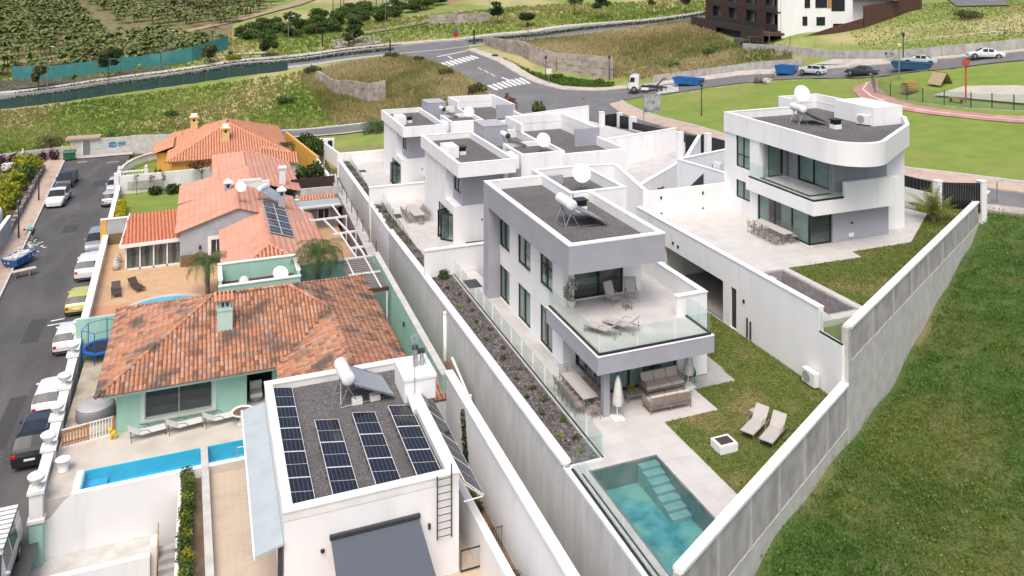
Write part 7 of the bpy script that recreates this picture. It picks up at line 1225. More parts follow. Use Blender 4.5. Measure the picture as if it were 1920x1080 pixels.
def sofa(loc, rz, label, L=2.2):
    t = thing('garden_sofa', label, 'sofa', (0, 0, 0)); bx('base', TAUPE, t, -L/2, -.4, .22, L/2, .4, .27)
    for k in range(3): a = -L/2+.04+(L-.08)*k/3; MB().box(a+.01, -.38, .28, a+(L-.08)/3-.01, .26, .44).build('seat_cushion', CUSH, t, bevel=.04); MB().faces([(a+.01, .18, .44), (a+(L-.08)/3-.01, .18, .44), (a+(L-.08)/3-.01, .30, .86), (a+.01, .30, .86), (a+.01, .33, .44), (a+(L-.08)/3-.01, .33, .44), (a+(L-.08)/3-.01, .43, .84), (a+.01, .43, .84)], [(0,1,2,3),(7,6,5,4),(0,4,5,1),(1,5,6,2),(2,6,7,3),(3,7,4,0)]).build('back_cushion', CUSH, t, bevel=.04)
    N = 44
    for k in range(N): x = -L/2+L*(k+.5)/N; MB().tube((x, .42, .27), (x+.03*(-1)**k, .47, .78), .012, n=4).build('rope_strand', ROPE, t)
    for sx in (-1, 1):
        for k in range(10): y = -.36+.08*k; MB().tube((sx*L/2, y, .27), (sx*L/2, y, .58), .012, n=4).build('rope_strand', ROPE, t)
        MB().tube((sx*L/2, -.4, .6), (sx*L/2, .42, .6), .02, n=6).build('arm_rail', TAUPE, t)
    MB().tube((-L/2, .47, .79), (L/2, .47, .79), .02, n=6).build('top_rail', TAUPE, t)
    for x in (-L/2+.03, 0, L/2-.03):
        for y in (-.36, .38): MB().tube((x, y, 0), (x, y, .24), .025, n=6).build('leg', TAUPE, t)
    t.location = loc; t.rotation_euler = (0, 0, rz); return t
sofa((21.3, 34.85, 0), 0, 'sand-cushioned sofa facing the garden under the balcony'); sofa((20.65, 33.35, 0), PI-.03, 'rope-backed sofa seen from behind on the terrace edge')
t = thing('coffee_table', 'low taupe table with a green potted plant between the sofas', 'table', (19.5, 34.5, 0)); bx('tabletop', TAUPE, t, 19.0, 34.2, .32, 19.9, 34.8, .36)
for x in (19.05, 19.82):
    for y in (34.25, 34.72): bx('leg', TAUPE, t, x, y, 0, x+.04, y+.04, .32)
t = thing('potted_plant', 'small lime green plant on the low terrace table', 'plant', (19.35, 34.5, .36)); MB().lathe([(.09, 0), (.12, .15), (.1, .15)], (19.35, 34.5, .36), 10).build('pot', TAUPE, t); crown('foliage', [((19.35, 34.5, .62), (.2, .2, .16))], 160, .06, L_LIME, t)
def closed_umbrella(x, y, z, h, label):
    t = thing('parasol', label, 'parasol', (x, y, z)); MB().tube((x, y, z), (x, y, z+h*.55), .025, n=8).build('pole', WMETAL, t); MB().box(x-.28, y-.28, z, x+.28, y+.28, z+.1).build('base', PLAST, t, bevel=.03); w = MB(); n = 14; prof = [(.20, .32), (.24, .4), (.19, .6), (.13, .85), (.04, 1.0)]
    for r, q in prof:
        for j in range(n): a = 2*PI*j/n; rr = r*(1.18 if j % 2 else .8); w.v.append((x+.04+rr*math.cos(a), y+rr*math.sin(a), z+h*q))
    for a in range(len(prof)-1):
        for j in range(n): q = (j+1) % n; w.f.append((a*n+j, a*n+q, (a+1)*n+q, (a+1)*n+j)); w.m.append(0); w.t.append(.5)
    w.build('canopy', mat('cream_canvas', (.66,.65,.61), (.58,.57,.53), .9, 6), t, smooth=True); return t
closed_umbrella(17.95, 33.3, 0, 2.0, 'closed cream parasol in front of the grey column'); closed_umbrella(22.65, 34.6, 0, 1.9, 'closed cream parasol beside the green hose reel')
t = thing('hose_reel', 'green garden hose reel against the white wall', 'hose reel', (23.0, 34.95, 0)); MB().tube((22.85, 34.95, .5), (23.15, 34.95, .5), .22, n=16).build('hose', GREENP, t)
for x in (22.83, 23.17): MB().tube((x-.015, 34.95, .5), (x+.015, 34.95, .5), .27, n=16).build('flange', GREENP, t); MB().path([(x, 34.75, 0), (x, 34.95, .5), (x, 35.15, 0)], .015).build('leg', DARKM, t)
def lounger(loc, rz, label, m=SLING, fm=TAUPE, back=.95, L=1.95, W=.62, solid=False, group=None):
    """sun lounger, foot at local -y, raised head at +y"""
    t = thing('sun_lounger', label, 'sun lounger', (0, 0, 0), 0, group); h = .33; yb = .25; b = (yb+.72*math.cos(back), h+.72*math.sin(back))
    def slab(y0, z0, y1, z1, th=.035): return MB().faces([(-W/2, y0, z0), (W/2, y0, z0), (W/2, y1, z1), (-W/2, y1, z1), (-W/2, y0, z0-th), (W/2, y0, z0-th), (W/2, y1, z1-th), (-W/2, y1, z1-th)], [(0,1,2,3),(7,6,5,4),(0,4,5,1),(1,5,6,2),(2,6,7,3),(3,7,4,0)])
    slab(-L/2, h, yb, h).build('seat', m, t); slab(yb+.01, h+.01, *b).build('backrest', m, t)
    for x in (-W/2, W/2):
        MB().tube((x, -L/2, h-.03), (x, L/2-.2, h-.05), .018, n=6).build('side_rail', fm, t)
        for y in (-L/2+.06, L/2-.3): MB().tube((x, y, h-.03), (x, y+(.05 if y > 0 else -.03), 0), .018, n=6).build('leg', fm, t)
        MB().path([(x*1.08, -.25, h), (x*1.1, -.05, h+.2), (x*1.1, .3, h+.22)], .015).build('armrest', fm, t)
        MB().tube((x*.9, b[0]-.1, b[1]-.12), (x*.9, L/2-.25, h-.05), .014, n=5).build('strut', fm, t)
    MB().tube((-W/2, -L/2, h-.03), (W/2, -L/2, h-.03), .018, n=6).build('foot_bar', fm, t)
    t.location = loc; t.rotation_euler = (0, 0, rz); return t
lounger((23.4, 30.25, 0), math.radians(-62), 'taupe sun lounger on the lawn nearer the small stool', back=.8); lounger((23.75, 29.45, 0), math.radians(-60), 'taupe sun lounger on the lawn nearest the boundary wall', back=.8)
t = thing('side_stool', 'small pale stool behind the lawn loungers', 'stool', (23.95, 31.05, 0)); bx('top', SLING, t, 23.75, 30.87, .34, 24.15, 31.22, .38)
for x in (23.77, 24.1):
    for y in (30.9, 31.17): bx('leg', TAUPE, t, x, y, 0, x+.03, y+.03, .34)
t = thing('fire_pit', 'square white fire pit with brown top on the lawn', 'fire pit', (21.2, 29.6, 0)); MB().box(20.75, 29.2, .0, 21.65, 29.95, .36).build('body', WHITE, t, bevel=.01); bx('tray', BROWNP, t, 20.87, 29.32, .36, 21.53, 29.83, .375)
lounger((18.15, 34.95, 3.2), math.radians(-145), 'left taupe sun lounger on the near villa balcony', back=.7, group='balcony loungers'); lounger((19.2, 35.05, 3.2), math.radians(-145), 'right taupe sun lounger on the near villa balcony', back=.7, group='balcony loungers')
def armchair(x, y, z, rz, label):
    t = thing('armchair', label, 'chair', (0, 0, 0)); MB().faces([(-.28, -.3, .38), (.28, -.3, .38), (.28, .2, .34), (-.28, .2, .34), (-.28, .2, .36), (.28, .2, .36), (.28, .5, 1.05), (-.28, .5, 1.05)], [(0,1,2,3),(4,5,6,7)]).build('sling', SLING, t)
    for sx in (-.3, .3): MB().path([(sx, -.32, 0), (sx, -.28, .56), (sx, .32, .58), (sx, .42, 0)], .016).build('side_frame', TAUPE, t); MB().tube((sx, .2, .36), (sx, .5, 1.06), .016, n=6).build('back_post', TAUPE, t)
    MB().tube((-.3, .5, 1.06), (.3, .5, 1.06), .016, n=6).build('top_bar', TAUPE, t); t.location = (x, y, z); t.rotation_euler = (0, 0, rz)
armchair(20.2, 37.9, 3.2, .2, 'left taupe armchair at the balcony window'); armchair(21.35, 38.0, 3.2, -.3, 'right taupe armchair at the balcony window')
t = thing('side_table', 'small taupe table before the balcony armchairs', 'table', (20.6, 37.1, 3.2)); bx('top', TAUPE, t, 20.4, 36.9, 3.55, 20.8, 37.3, 3.58)
for x in (20.42, 20.75):
    for y in (36.92, 37.25): bx('leg', TAUPE, t, x, y, 3.2, x+.03, y+.03, 3.55)
t = thing('potted_plant', 'tall variegated plant in a pale pot in the balcony corner', 'plant', (17.95, 38.3, 3.2)); MB().lathe([(.18, 0), (.24, .35), (.2, .36)], (17.95, 38.3, 3.2), 14).build('pot', TILEC, t); MB().tube((17.95, 38.3, 3.5), (17.95, 38.3, 4.2), .02, n=5).build('stem', BARK, t); crown('foliage', [((17.95+random.uniform(-.25, .25), 38.3+random.uniform(-.2, .2), 3.9+random.uniform(-.1, .6)), (.22, .22, .2)) for _ in range(6)], 170, .09, attr_mat('variegated_leaves', [(.10,.12,.08), (.3,.32,.26), (.6,.6,.55)], .7), t)
# mint terrace
for k in range(3): lounger((-2.9+1.85*k, 47.45, ZM), math.radians(98), '%s white cushioned lounger before the mint house window' % ('left', 'middle', 'right')[k], mat('white_cushion', (.66,.65,.65), (.58,.57,.57), .9, 6), DARKM, .55, 1.95, .6, group='loungers at the mint house')
t = thing('stone_bowl', 'large white stone bowl planter right of the mint loungers', 'planter', (2.0, 46.9, ZM)); MB().lathe([(.3, 0), (.3, .08), (.14, .14), (.13, .34), (.34, .5), (.58, .66), (.62, .74), (.54, .74), (.48, .66)], (2.0, 46.9, ZM), 20).build('bowl', WHITE2, t, smooth=True); MB().lathe([(.0, 0), (.5, 0), (.5, .02)], (2.0, 46.9, ZM+.66), 18).build('soil', SOIL, t)
t = thing('picket_fence', 'low orange and white picket fence beside the mint house', 'fence', (-5.7, 48.2, ZM)); a, b = (-6.95, 47.9), (-4.55, 48.35)
for k in range(17): p, q = along(a, b, k/17+.008), along(a, b, (k+.62)/17); MB().beam((*p, ZM+.06), (*q, ZM+.06), .03, .86).build('picket', WOOD if k < 9 else PLAST, t)
for z in (.18, .72): MB().beam((a[0], a[1]+.04, ZM+z), (b[0], b[1]+.04, ZM+z), .03, .08).build('rail', WOOD, t)
MB().beam((*a, ZM+.92), (*b, ZM+.92), .07, .05).build('top_rail', PLAST, t); MB().beam((*a, ZM), (*b, ZM), .09, .06).build('bottom_rail', PLAST, t)
for q in (along(a, b, .5), b): bx('post', WOOD, t, q[0]-.05, q[1]-.02, ZM, q[0]+.05, q[1]+.08, ZM+.98)
t = thing('toy_figure', 'yellow plastic toy animal beside the picket fence', 'toy', (-4.5, 47.85, ZM)); YT = mat('yellow_plastic', (.75,.50,.02), None, .4, 6); MB().ell((-4.5, 47.85, ZM+.34), (.17, .13, .15), 10, 6).build('body', YT, t, smooth=True); MB().ell((-4.62, 47.82, ZM+.55), (.12, .11, .12), 10, 6).build('head', YT, t, smooth=True)
for x, y in ((-.1, -.07), (.1, -.07), (-.1, .07), (.1, .07)): MB().tube((-4.5+x, 47.85+y, ZM), (-4.5+x, 47.85+y, ZM+.3), .04, n=6).build('leg', YT, t)
t = thing('hot_tub', 'round grey covered tub in the side yard of the mint house', 'tub', (-5.65, 50.6, ZM)); MB().lathe([(.95, 0), (1.02, .1), (1.0, .62), (.95, .68)], (-5.65, 50.6, ZM), 24).build('shell', mat('grey_vinyl', (.22,.22,.24), None, .5, 3), t, smooth=True); MB().lathe([(.97, .68), (.95, .74), (.5, .80), (0, .81)], (-5.65, 50.6, ZM), 24).build('cover', mat('pale_grey_vinyl', (.42,.41,.42), None, .5, 3), t, smooth=True)
t = thing('stone_planter', 'white pot with bare soil beside the street wall', 'planter', (-6.55, 45.7, ZM)); MB().lathe([(.26, 0), (.26, .08), (.22, .12), (.34, .6), (.38, .62), (.32, .62)], (-6.55, 45.7, ZM), 16).build('pot', WHITE2, t, smooth=True); MB().lathe([(.0, 0), (.31, 0), (.31, .02)], (-6.55, 45.7, ZM+.56), 14).build('soil', SOIL, t)
t = thing('trampoline', 'round blue trampoline with net posts in the side yard', 'trampoline', (-6.2, 58.0, ZM)); c0 = (-6.2, 58.2); TB = mat('trampoline_blue', (.01,.10,.42), None, .5, 4)
ring(MB(), [(c0[0]+1.15*math.cos(a), c0[1]+1.15*math.sin(a)) for a in np.linspace(0, 2*PI, 24, endpoint=False)], .26, ZM+.62, ZM+.70).build('pad', TB, t); MB().prism([(c0[0]+.92*math.cos(a), c0[1]+.92*math.sin(a)) for a in np.linspace(0, 2*PI, 24, endpoint=False)], ZM+.62, ZM+.64).build('mat', NAVY, t)
for k in range(6): a = 2*PI*k/6+.3; x, yy = c0[0]+1.12*math.cos(a), c0[1]+1.12*math.sin(a); MB().tube((x, yy, ZM), (x, yy, ZM+2.0), .03, n=6).build('post', TB, t)
MB().path([(c0[0]+1.12*math.cos(2*PI*k/6+.3), c0[1]+1.12*math.sin(2*PI*k/6+.3), ZM+2.0) for k in range(7)], .02).build('top_ring', TB, t)
t = thing('storage_box', 'white moulded storage box under the eave of the weathered roof', 'box', (-5.0, 54, ZM)); MB().box(-5.5, 53.2, ZM, -4.7, 54.6, ZM+.7).build('body', PLAST, t, bevel=.08); MB().box(-5.55, 53.15, ZM+.7, -4.65, 54.65, ZM+.78).build('lid', PLAST, t, bevel=.03)  # small covered white thing, built as a plain storage box
t = thing('rattan_chair', 'pale cushioned armchair in the arched porch of the mint house', 'chair', (2.9, 49.2, ZM)); MB().box(2.5, 49.0, ZM+.2, 3.2, 49.6, ZM+.45).build('seat', CURT, t, bevel=.05); MB().box(2.5, 49.55, ZM+.45, 3.2, 49.7, ZM+.95).build('back', CURT, t, bevel=.05); MB().lathe([(.35, 0), (.42, .1), (.4, .2)], (2.85, 49.3, ZM+.01), 14).build('base', ROPE, t)
# grey house yard
lounger((-6.5, 71.2, ZG), math.radians(6), 'dark brown plastic lounger nearer the street wall', BROWNP, BROWNP, .6, 1.9, .66, group='brown loungers by the round pool'); lounger((-5.1, 71.7, ZG), math.radians(28), 'dark brown plastic lounger nearer the conservatory', BROWNP, BROWNP, .6, 1.9, .66, group='brown loungers by the round pool')
# ------------------------------------------------------------------ trees, palms, bushes
def tree(name, label, loc, h, R, H, m, n=700, size=.3, trunk=.12, group=None, blobs=9, cat='tree', lean=0):
    t = thing(name, label, cat, loc, 0, group); x, y, z = loc; zc = z+h-H*.55; w = MB(); top = (x+lean, y, zc); w.tube((x, y, z-.15), (x+lean*.5, y, z+(zc-z)*.6), trunk, trunk*.75, 7); w.tube((x+lean*.5, y, z+(zc-z)*.6), top, trunk*.75, trunk*.5, 6)
    for k in range(5): a = 2*PI*k/5+random.uniform(-.4, .4); w.tube((x+lean*.6, y, z+(zc-z)*.65), (x+lean+R*.6*math.cos(a), y+R*.6*math.sin(a), zc+H*random.uniform(-.1, .35)), trunk*.45, trunk*.12, 5)
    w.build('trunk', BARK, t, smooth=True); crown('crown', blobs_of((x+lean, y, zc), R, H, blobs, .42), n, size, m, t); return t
def bush(label, loc, R, H, m, n=350, size=.22, group=None, cat='bush', k=6):
    t = thing('bush', label, cat, loc, 0, group); x, y, z = loc; bl = [((x+random.uniform(-.6, .6)*R, y+random.uniform(-.6, .6)*R, z+H*random.uniform(.25, .6)), (R*random.uniform(.4, .6), R*random.uniform(.4, .6), H*random.uniform(.35, .5))) for _ in range(k)]
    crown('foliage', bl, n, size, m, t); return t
def palm(label, loc, h, R, m, fronds=26, up=.9, trunk=.16, leaf=.32, droop=1.0):
    t = thing('palm_tree', label, 'palm', loc); x, y, z = loc
    if h > .3:
        w = MB(); k = max(3, int(h/.25))
        for i in range(k): w.tube((x, y, z+h*i/k), (x, y, z+h*(i+1)/k), trunk*1.12, trunk*.9, 9)
        w.build('trunk', BARK, t)
    V = []; T = []; c = np.array([x, y, z+h])
    for f in range(fronds):
        a = f*2.39996+random.uniform(-.2, .2); e = up*(1-.9*(f/fronds))+random.uniform(-.1, .1)+.1; L = R*random.uniform(.85, 1.1); tint = random.uniform(.1, .9); p0 = c.copy(); ns = 9; el = e
        for s in range(ns):
            d = np.array([math.cos(a)*math.cos(el), math.sin(a)*math.cos(el), math.sin(el)]); p1 = p0+d*L/ns; side = np.array([-math.sin(a), math.cos(a), 0]); ll = leaf*R*.55*math.sin(PI*min(1, (s+.8)/ns*.95+.05))
            V += [p0-side*.02, p0+side*.02, p1+side*.015, p1-side*.015]; T.append(tint*.6)
            for sg in (-1, 1):
                for q in (0., .5):
                    b = p0+(p1-p0)*q; tip = b+side*sg*ll+d*ll*.45+np.array([0, 0, -ll*.35+random.uniform(-.04, .04)]); wv = d*L/ns*.22
                    V += [b, b+wv, tip+wv*.4, tip]; T.append(min(1, max(0, tint+random.uniform(-.2, .2))))
            p0 = p1; el -= (.20+.03*s)*droop
    cloud_mesh('fronds', np.array(V), None, T, m, t); return t
palm('bushy palm between the round pool and the salmon roof', (.3, 68.6, ZG), 2.4, 2.4, L_PALM, 30, 1.1); palm('tall palm rising behind the mint utility terrace', (8.0, 61.4, -4.2), 3.7, 2.9, L_PALM, 34, 1.15, leaf=.38); palm('yellow-green young palm on the upper lawn by the boundary wall', (48.2, 42.7, 3.0), .5, 2.2, L_PALMY, 28, 1.5, droop=.22)
palm('wide date palm behind the far villa', (24.8, 123.5, -4.6), 1.2, 3.6, L_PALM, 36, 1.0, .3, .3); palm('low palm in the rough field behind the graffiti wall', (-21.5, 137.5, -6.0), .8, 3.0, L_OLIVE, 30, 1.1); palm('small palm bush in the middle of the rough field', (-13.5, 141.5, -5.8), .3, 1.8, L_MID, 22, 1.1); palm('slender palm beside the ochre side wall', (9.9, 107.5, ZB), 3.2, 1.9, L_DARK, 22, .9, .12)
tree('small_tree', 'small tree with bronze leaves over the white garden wall', (-.2, 101.8, ZB), 3.4, 1.5, .9, L_BRONZE, 420, .14, .08); bush('large dark evergreen bush right of the salmon house', (11.6, 97.5, ZB), 2.0, 3.2, L_DARK, 1500, .18, k=9); bush('green bush behind the ochre side wall', (13.8, 112, -5), 1.8, 2.8, L_MID, 900, .2); bush('dark bush at the corner of the ochre wall', (14.2, 118.5, -5.2), 2.0, 2.6, L_DARK, 900, .2); bush('round bush on the small lawn of the yellow house', (-5.4, 111.5, ZB), .8, 1.1, L_DARK, 300, .13)
for k, (x, y) in enumerate(((-7.2, 102.2), (-5.8, 102.3), (-4.4, 102.4))): tree('young_tree', '%s bare sapling on the back lawn before the white wall' % ('left', 'middle', 'right')[k], (x, y, ZB), 2.2, .5, .6, L_BRONZE, 60, .08, .035, group='saplings on the back lawn', blobs=4)
# far side of the left street: garden wall, hedges, shed, lamp posts
t = thing('garden_wall', 'grey rendered wall on the far pavement beside the blue skip', 'wall', (-17.8, 84, ZS)); MB().beam((ku(76)-2.2, 74, ZS), (ku(92)-1.7, 92.5, ZS), .3, 2.1).build('wall', GREYW, t); MB().beam((ku(76)-2.2, 74, ZS+2.1), (ku(92)-1.7, 92.5, ZS+2.1), .36, .1).build('coping', COPING, t)
t = thing('garden_wall', 'low rubble stone wall under the yellow-green hedge', 'wall', (-18.5, 98, ZS)); a, b = (-18.1, 92.8), (-19.6, 121); n = 60
for k in range(n): p, q = along(a, b, k/n), along(a, b, (k+.96)/n); MB().beam((p[0]+random.uniform(-.04, .04), p[1], ZS), (q[0]+random.uniform(-.04, .04), q[1], ZS), random.uniform(.3, .42), random.uniform(.7, 1.05)).build('stone', BASALT if k % 3 else STONE, t)
lg = [(-20.3, 97, 1.5, 2.6, L_LIME), (-21, 101, 1.7, 3.0, L_YELL), (-20.8, 105, 1.8, 3.0, L_LIME), (-21.6, 109, 2.0, 3.2, L_LIME), (-21.0, 113.5, 1.9, 3.0, L_MID), (-21.4, 118, 2.0, 3.0, L_LIME), (-21.6, 122, 1.6, 2.6, L_LIME), (-25, 108, 2.2, 3.0, L_MID), (-25.5, 114, 2.4, 3.2, L_DARK), (-26, 120, 2.4, 2.8, L_MID), (-24.5, 102, 2.0, 2.6, L_MID), (-29, 112, 2.6, 3.0, L_LIME), (-30, 119, 2.6, 3.0, L_OLIVE), (-23.5, 94, 1.6, 2.0, L_MID)]
pl_ = ('first', 'second', 'third', 'fourth', 'fifth', 'sixth', 'seventh', 'eighth', 'ninth', 'tenth', 'eleventh', 'twelfth', 'thirteenth', 'fourteenth')
for k, (x, y, R, H, m) in enumerate(lg): bush(('yellow-green', 'golden', 'dark green', 'olive', 'mid green')[(L_LIME, L_YELL, L_DARK, L_OLIVE, L_MID).index(m)]+' shrub of the far-left garden, %s from the grey wall' % pl_[k], (x, y, ZS), R, H, m, 900, .2, 'shrubs in the far-left garden', k=8)
for k in range(6): bush('deep purple shrub before the left end of the street wall, %s from the graffiti' % pl_[5-k], (-27.2+1.55*k, 125.4+.3*k, ZS), .9, 1.7, L_PURP, 350, .15, 'purple hedge')
closed_umbrella(-22.6, 124.2, ZS, 2.6, 'closed white parasol beside the purple hedge'); MB().box(-26, 123.2, ZS, -23, 124.0, ZS+.8).build('white_bench_wall', WHITE2, None, label='low white wall under the purple hedge', cat='wall')
t = thing('garden_shed', 'small shed with pale flat roof in the far-left garden', 'shed', (-23.2, 97.5, ZS)); bx('wall', NAVY, t, -24.4, 96.6, ZS, -22.2, 98.8, ZS+1.7); MB().beam((-23.3, 96.2, ZS+1.75), (-23.3, 99.4, ZS+1.95), 2.9, .1).build('roof', PLAST, t)
t = thing('garden_shed', 'white walled corner structure left of the blue skip', 'shed', (-20.5, 92, ZS)); bx('wall', WHITE2, t, -22.5, 91.0, ZS, -18.6, 92.6, ZS+2.6); MB().ell((-18.8, 91.6, ZS+2.95), (.4, .4, .4), 10, 6).build('finial', WHITE2, t, smooth=True)
def lamp(loc, h, label, kind='street'):
    t = thing('street_lamp', label, 'street lamp', loc); x, y, z = loc; MB().tube((x, y, z), (x, y, z+h), .09, .055, 8).build('pole', STEEL if kind != 'lantern' else DARKM, t)
    if kind == 'street': MB().tube((x, y, z+h), (x+.9, y-.5, z+h+.15), .04, n=6).build('arm', STEEL, t); MB().ell((x+1.0, y-.6, z+h+.15), (.4, .22, .1), 10, 5).build('head', PLAST, t)
    else: MB().lathe([(.1, 0), (.2, .12), (.24, .45), (.1, .6)], (x, y, z+h), 10).build('lantern', DARKM if kind == 'lantern' else mat('cream_lamp', (.75,.62,.35), None, .5, 5), t)
    return t
lamp((-17.0, 81.5, ZS+.1), 3.6, 'dark lantern post beside the blue skip', 'lantern'); lamp((-17.0, 91.5, ZS+.1), 3.2, 'grey post beside the grey wall on the far pavement', 'lantern'); lamp((-17.6, 105.5, ZS+.1), 3.4, 'lantern post behind the white SUV on the far kerb', 'lantern')
for k, (x, y) in enumerate(((-28.8, 181.5), (-6.8, 179.4), (16.9, 178), (37.5, 176.5), (63.8, 182))): lamp((x, y, zt1(x, y)), 8.5, 'tall street lamp on the main road, %s from the left' % pl_[k])
for k, (x, y, l) in enumerate(((57.5, 133.5, 'lantern post on the corner pavement by the crossing'), (69.0, 131, 'lantern post behind the truck'), (63.0, 93, 'lantern post on the park lawn behind the curved roof'), (93.8, 88.2, 'lantern post beside the pale silver saloon'))): lamp((x, y, zt1(x, y)), 4.0, l, 'lantern')
lamp((86.9, 82.4, zt1(86.9, 82.4)), 4.3, 'cream globe lamp at the start of the red path', 'globe')
# park: fence, shelter, kennel, basketball post, court
FC = [(84.8,85),(82.6,82.6),(80.8,80.5),(79.9,77.1),(79.6,74.3),(79.5,71.9),(79.8,69.2),(80.5,66.3),(81.5,64.5),(82.4,62.6),(84,59)]
t = thing('park_fence', 'dark green mesh fence along the red path', 'fence', (80, 74, 4)); MG = mat('dark_green_metal', (.01,.06,.03), None, .5, 5)
for q in FC: z = zt1(*q); MB().tube((*q, z), (*q, z+1.9), .06, n=6).build('post', MG, t)
mesh = glass_mat('wire_mesh', (.74, .80, .76), .10, .5, 1.01)
for a, b in zip(FC, FC[1:]): za, zb = zt1(*a), zt1(*b); MB().faces([(*a, za+.05), (*b, zb+.05), (*b, zb+1.8), (*a, za+1.8)], [(0,1,2,3)]).build('mesh', mesh, t); MB().beam((*a, za), (*b, zb), .14, .16).build('footing', CONC2, t)
def drape(poly, m, name, lift=.2):
    return structure(MB().poly([(x, y, zt1(x, y)+lift) for x, y in poly]), name, m)
drape([(81.9,72.6),(83.3,65.8),(84.4,62.0),(90,62.5),(88.5,67),(86.2,71.8)], mat('pale_court', (.47,.44,.36), (.40,.38,.30), .8, 1), 'sand_court', .35)
t = thing('play_shelter', 'wooden tent-shaped shelter in the park', 'shelter', on_road(86.3, 75.4)); x, y, z = on_road(86.3, 75.4)
MB().faces([(x-1.1, y-1, z), (x-1.1, y+1, z), (x, y+1, z+1.5), (x, y-1, z+1.5)], [(0,1,2,3)]).faces([(x+1.1, y-1, z), (x+1.1, y+1, z), (x, y+1, z+1.5), (x, y-1, z+1.5)], [(3,2,1,0)]).build('roof_boards', mat('pale_wood', (.42,.33,.2), (.34,.26,.16), .8, 4), t); MB().tube((x, y-1, z+1.5), (x, y+1, z+1.5), .05, n=6).build('ridge_pole', WOOD, t)
t = thing('play_tunnel', 'brown wooden tunnel lying in the park', 'tunnel', on_road(82.1, 76.2)); x, y, z = on_road(82.1, 76.2); w = MB()
for k in range(14):
    a = PI*2*k/14; w.box(-.9, .62*math.cos(a)-.12, .65+.62*math.sin(a)-.05, .9, .62*math.cos(a)+.12, .65+.62*math.sin(a)+.05)
ob = w.build('staves', WOOD, t); ob.location = (x-t.location.x*1, y-t.location.y, z-t.location.z) if False else (0, 0, 0)
ob.data.transform(Matrix.Translation(Vector(wloc(t))))
t = thing('basketball_post', 'red basketball post in the park', 'post', on_road(82.0, 68.2)); x, y, z = on_road(82.0, 68.2); RP = mat('red_post_paint', (.5,.08,.04), None, .5, 4); MB().tube((x, y, z), (x, y, z+4.6), .09, n=8).build('pole', RP, t); bx('backboard', RP, t, x-.5, y-.05, z+4.2, x+.5, y+.05, z+4.8); MB().lathe([(.23, 0), (.23, .03)], (x, y-.3, z+4.2), 12).build('hoop', RP, t)
t = thing('park_bench', 'brown wooden bench at the sand court', 'bench', on_road(81.3, 68.9)); x, y, z = on_road(81.3, 68.9); bx('seat', WOOD, t, x-.2, y-.9, z+.42, x+.2, y+.9, z+.48)
for yy in (-.7, .7): bx('leg', RUST, t, x-.18, y+yy-.05, z, x+.18, y+yy+.05, z+.42)
# sign boards
t = thing('sign_board', 'grey advertising board on a tall post beside the street fence', 'sign', (53.2, 91, -.2)); MB().tube((53.2, 91.5, -.3), (53.2, 91.5, 4.3), .06, n=8).build('post', STEEL, t); w = bx('board', mat('printed_board', (.16,.17,.19), (.42,.43,.45), .5, 1.1, detail=8, ramp=(.40, .60)), t, 53.25, 91.42, 2.2, 55.6, 91.5, 4.4); bx('frame', STEEL, t, 53.2, 91.5, 2.15, 55.65, 91.55, 4.45)
for i, (x, y, l, m) in enumerate(((50.6, 166.2, 'red and blue road sign at the junction', RED), (57.0, 131.0, 'white notice sign on the corner pavement', PLAST))): z = zt1(x, y); t = thing('road_sign', l, 'sign', (x, y, z)); MB().tube((x, y, z), (x, y, z+3.2), .05, n=6).build('post', STEEL, t); bx('plate', m, t, x-.5, y-.05, z+2.2, x+.5, y, z+3.1); bx('plate_band', (BLUEP, STEEL)[i], t, x-.5, y-.06, z+3.12, x+.5, y, z+3.5)
for x, y in ((36.3, 166.2), (24.6, 182.0), (54.6, 165.9)): MB().box(x-.12, y-.12, zt1(x, y)-.1, x+.12, y+.12, zt1(x, y)+3.4).build('marker_post', FRAME, None, label='tall black post beside the main road, %s of the junction' % ('left', 'far left', 'right')[int(x > 50)*2+int(x < 30)], cat='post')
MB().box(51.4, 106.4, zt1(52, 106.5), 52.8, 107.4, zt1(52, 106.5)+1.4).build('recycling_bin', mat('light_blue_plastic', (.10,.35,.52), None, .5, 3), None, label='light blue recycling bin at the junction behind the villas', cat='bin')
# ------------------------------------------------------------------ rubble walls of the old terraces
def stone_wall(label, pts, h0, h1, m=STONE, th=.5, blk=.9):
    t = thing('stone_wall', label, 'wall', (*pts[0], zt1(*pts[0]))); tot = sum(math.hypot(b[0]-a[0], b[1]-a[1]) for a, b in zip(pts, pts[1:])); s = 0
    for a, b in zip(pts, pts[1:]):
        L = math.hypot(b[0]-a[0], b[1]-a[1]); n = max(1, int(L/blk))
        for k in range(n):
            p, q = along(a, b, k/n), along(a, b, (k+1.02)/n); z = min(zt1(*p), zt1(*q))-.4; h = h0+(h1-h0)*(s+L*k/n)/tot; rows = 4
            for r in range(rows): MB().beam((p[0]+random.uniform(-.06, .06), p[1]+random.uniform(-.06, .06), z+(h+.4)*r/rows), (q[0]+random.uniform(-.06, .06), q[1]+random.uniform(-.06, .06), z+(h+.4)*r/rows), th*random.uniform(.8, 1.2), (h+.4)/rows*random.uniform(.94, 1.04)).build('stone_course', m, t)
        s += L
    return t
stone_wall('long pale rubble wall above the corner pavement', [(56.6,165.0),(57.0,152),(58.2,142.5),(61.5,137.4),(70.0,131.3)], 1.8, 4.2); stone_wall('grey rubble wall below the dry mound', [(21.0,162),(22.6,152),(26.6,139.8),(29.5,138.6)], 1.8, 3.8); stone_wall('short rubble wall at the far track', [(52,193),(60,189.5),(66,188)], 2.4, 2.4, blk=1.4)
t = thing('road_wall', 'low grey concrete wall along the east street', 'wall', (80, 112, 2)); WP_ = [(73.5,123),(78,117.4),(84.3,108.8),(88.3,102.8)]
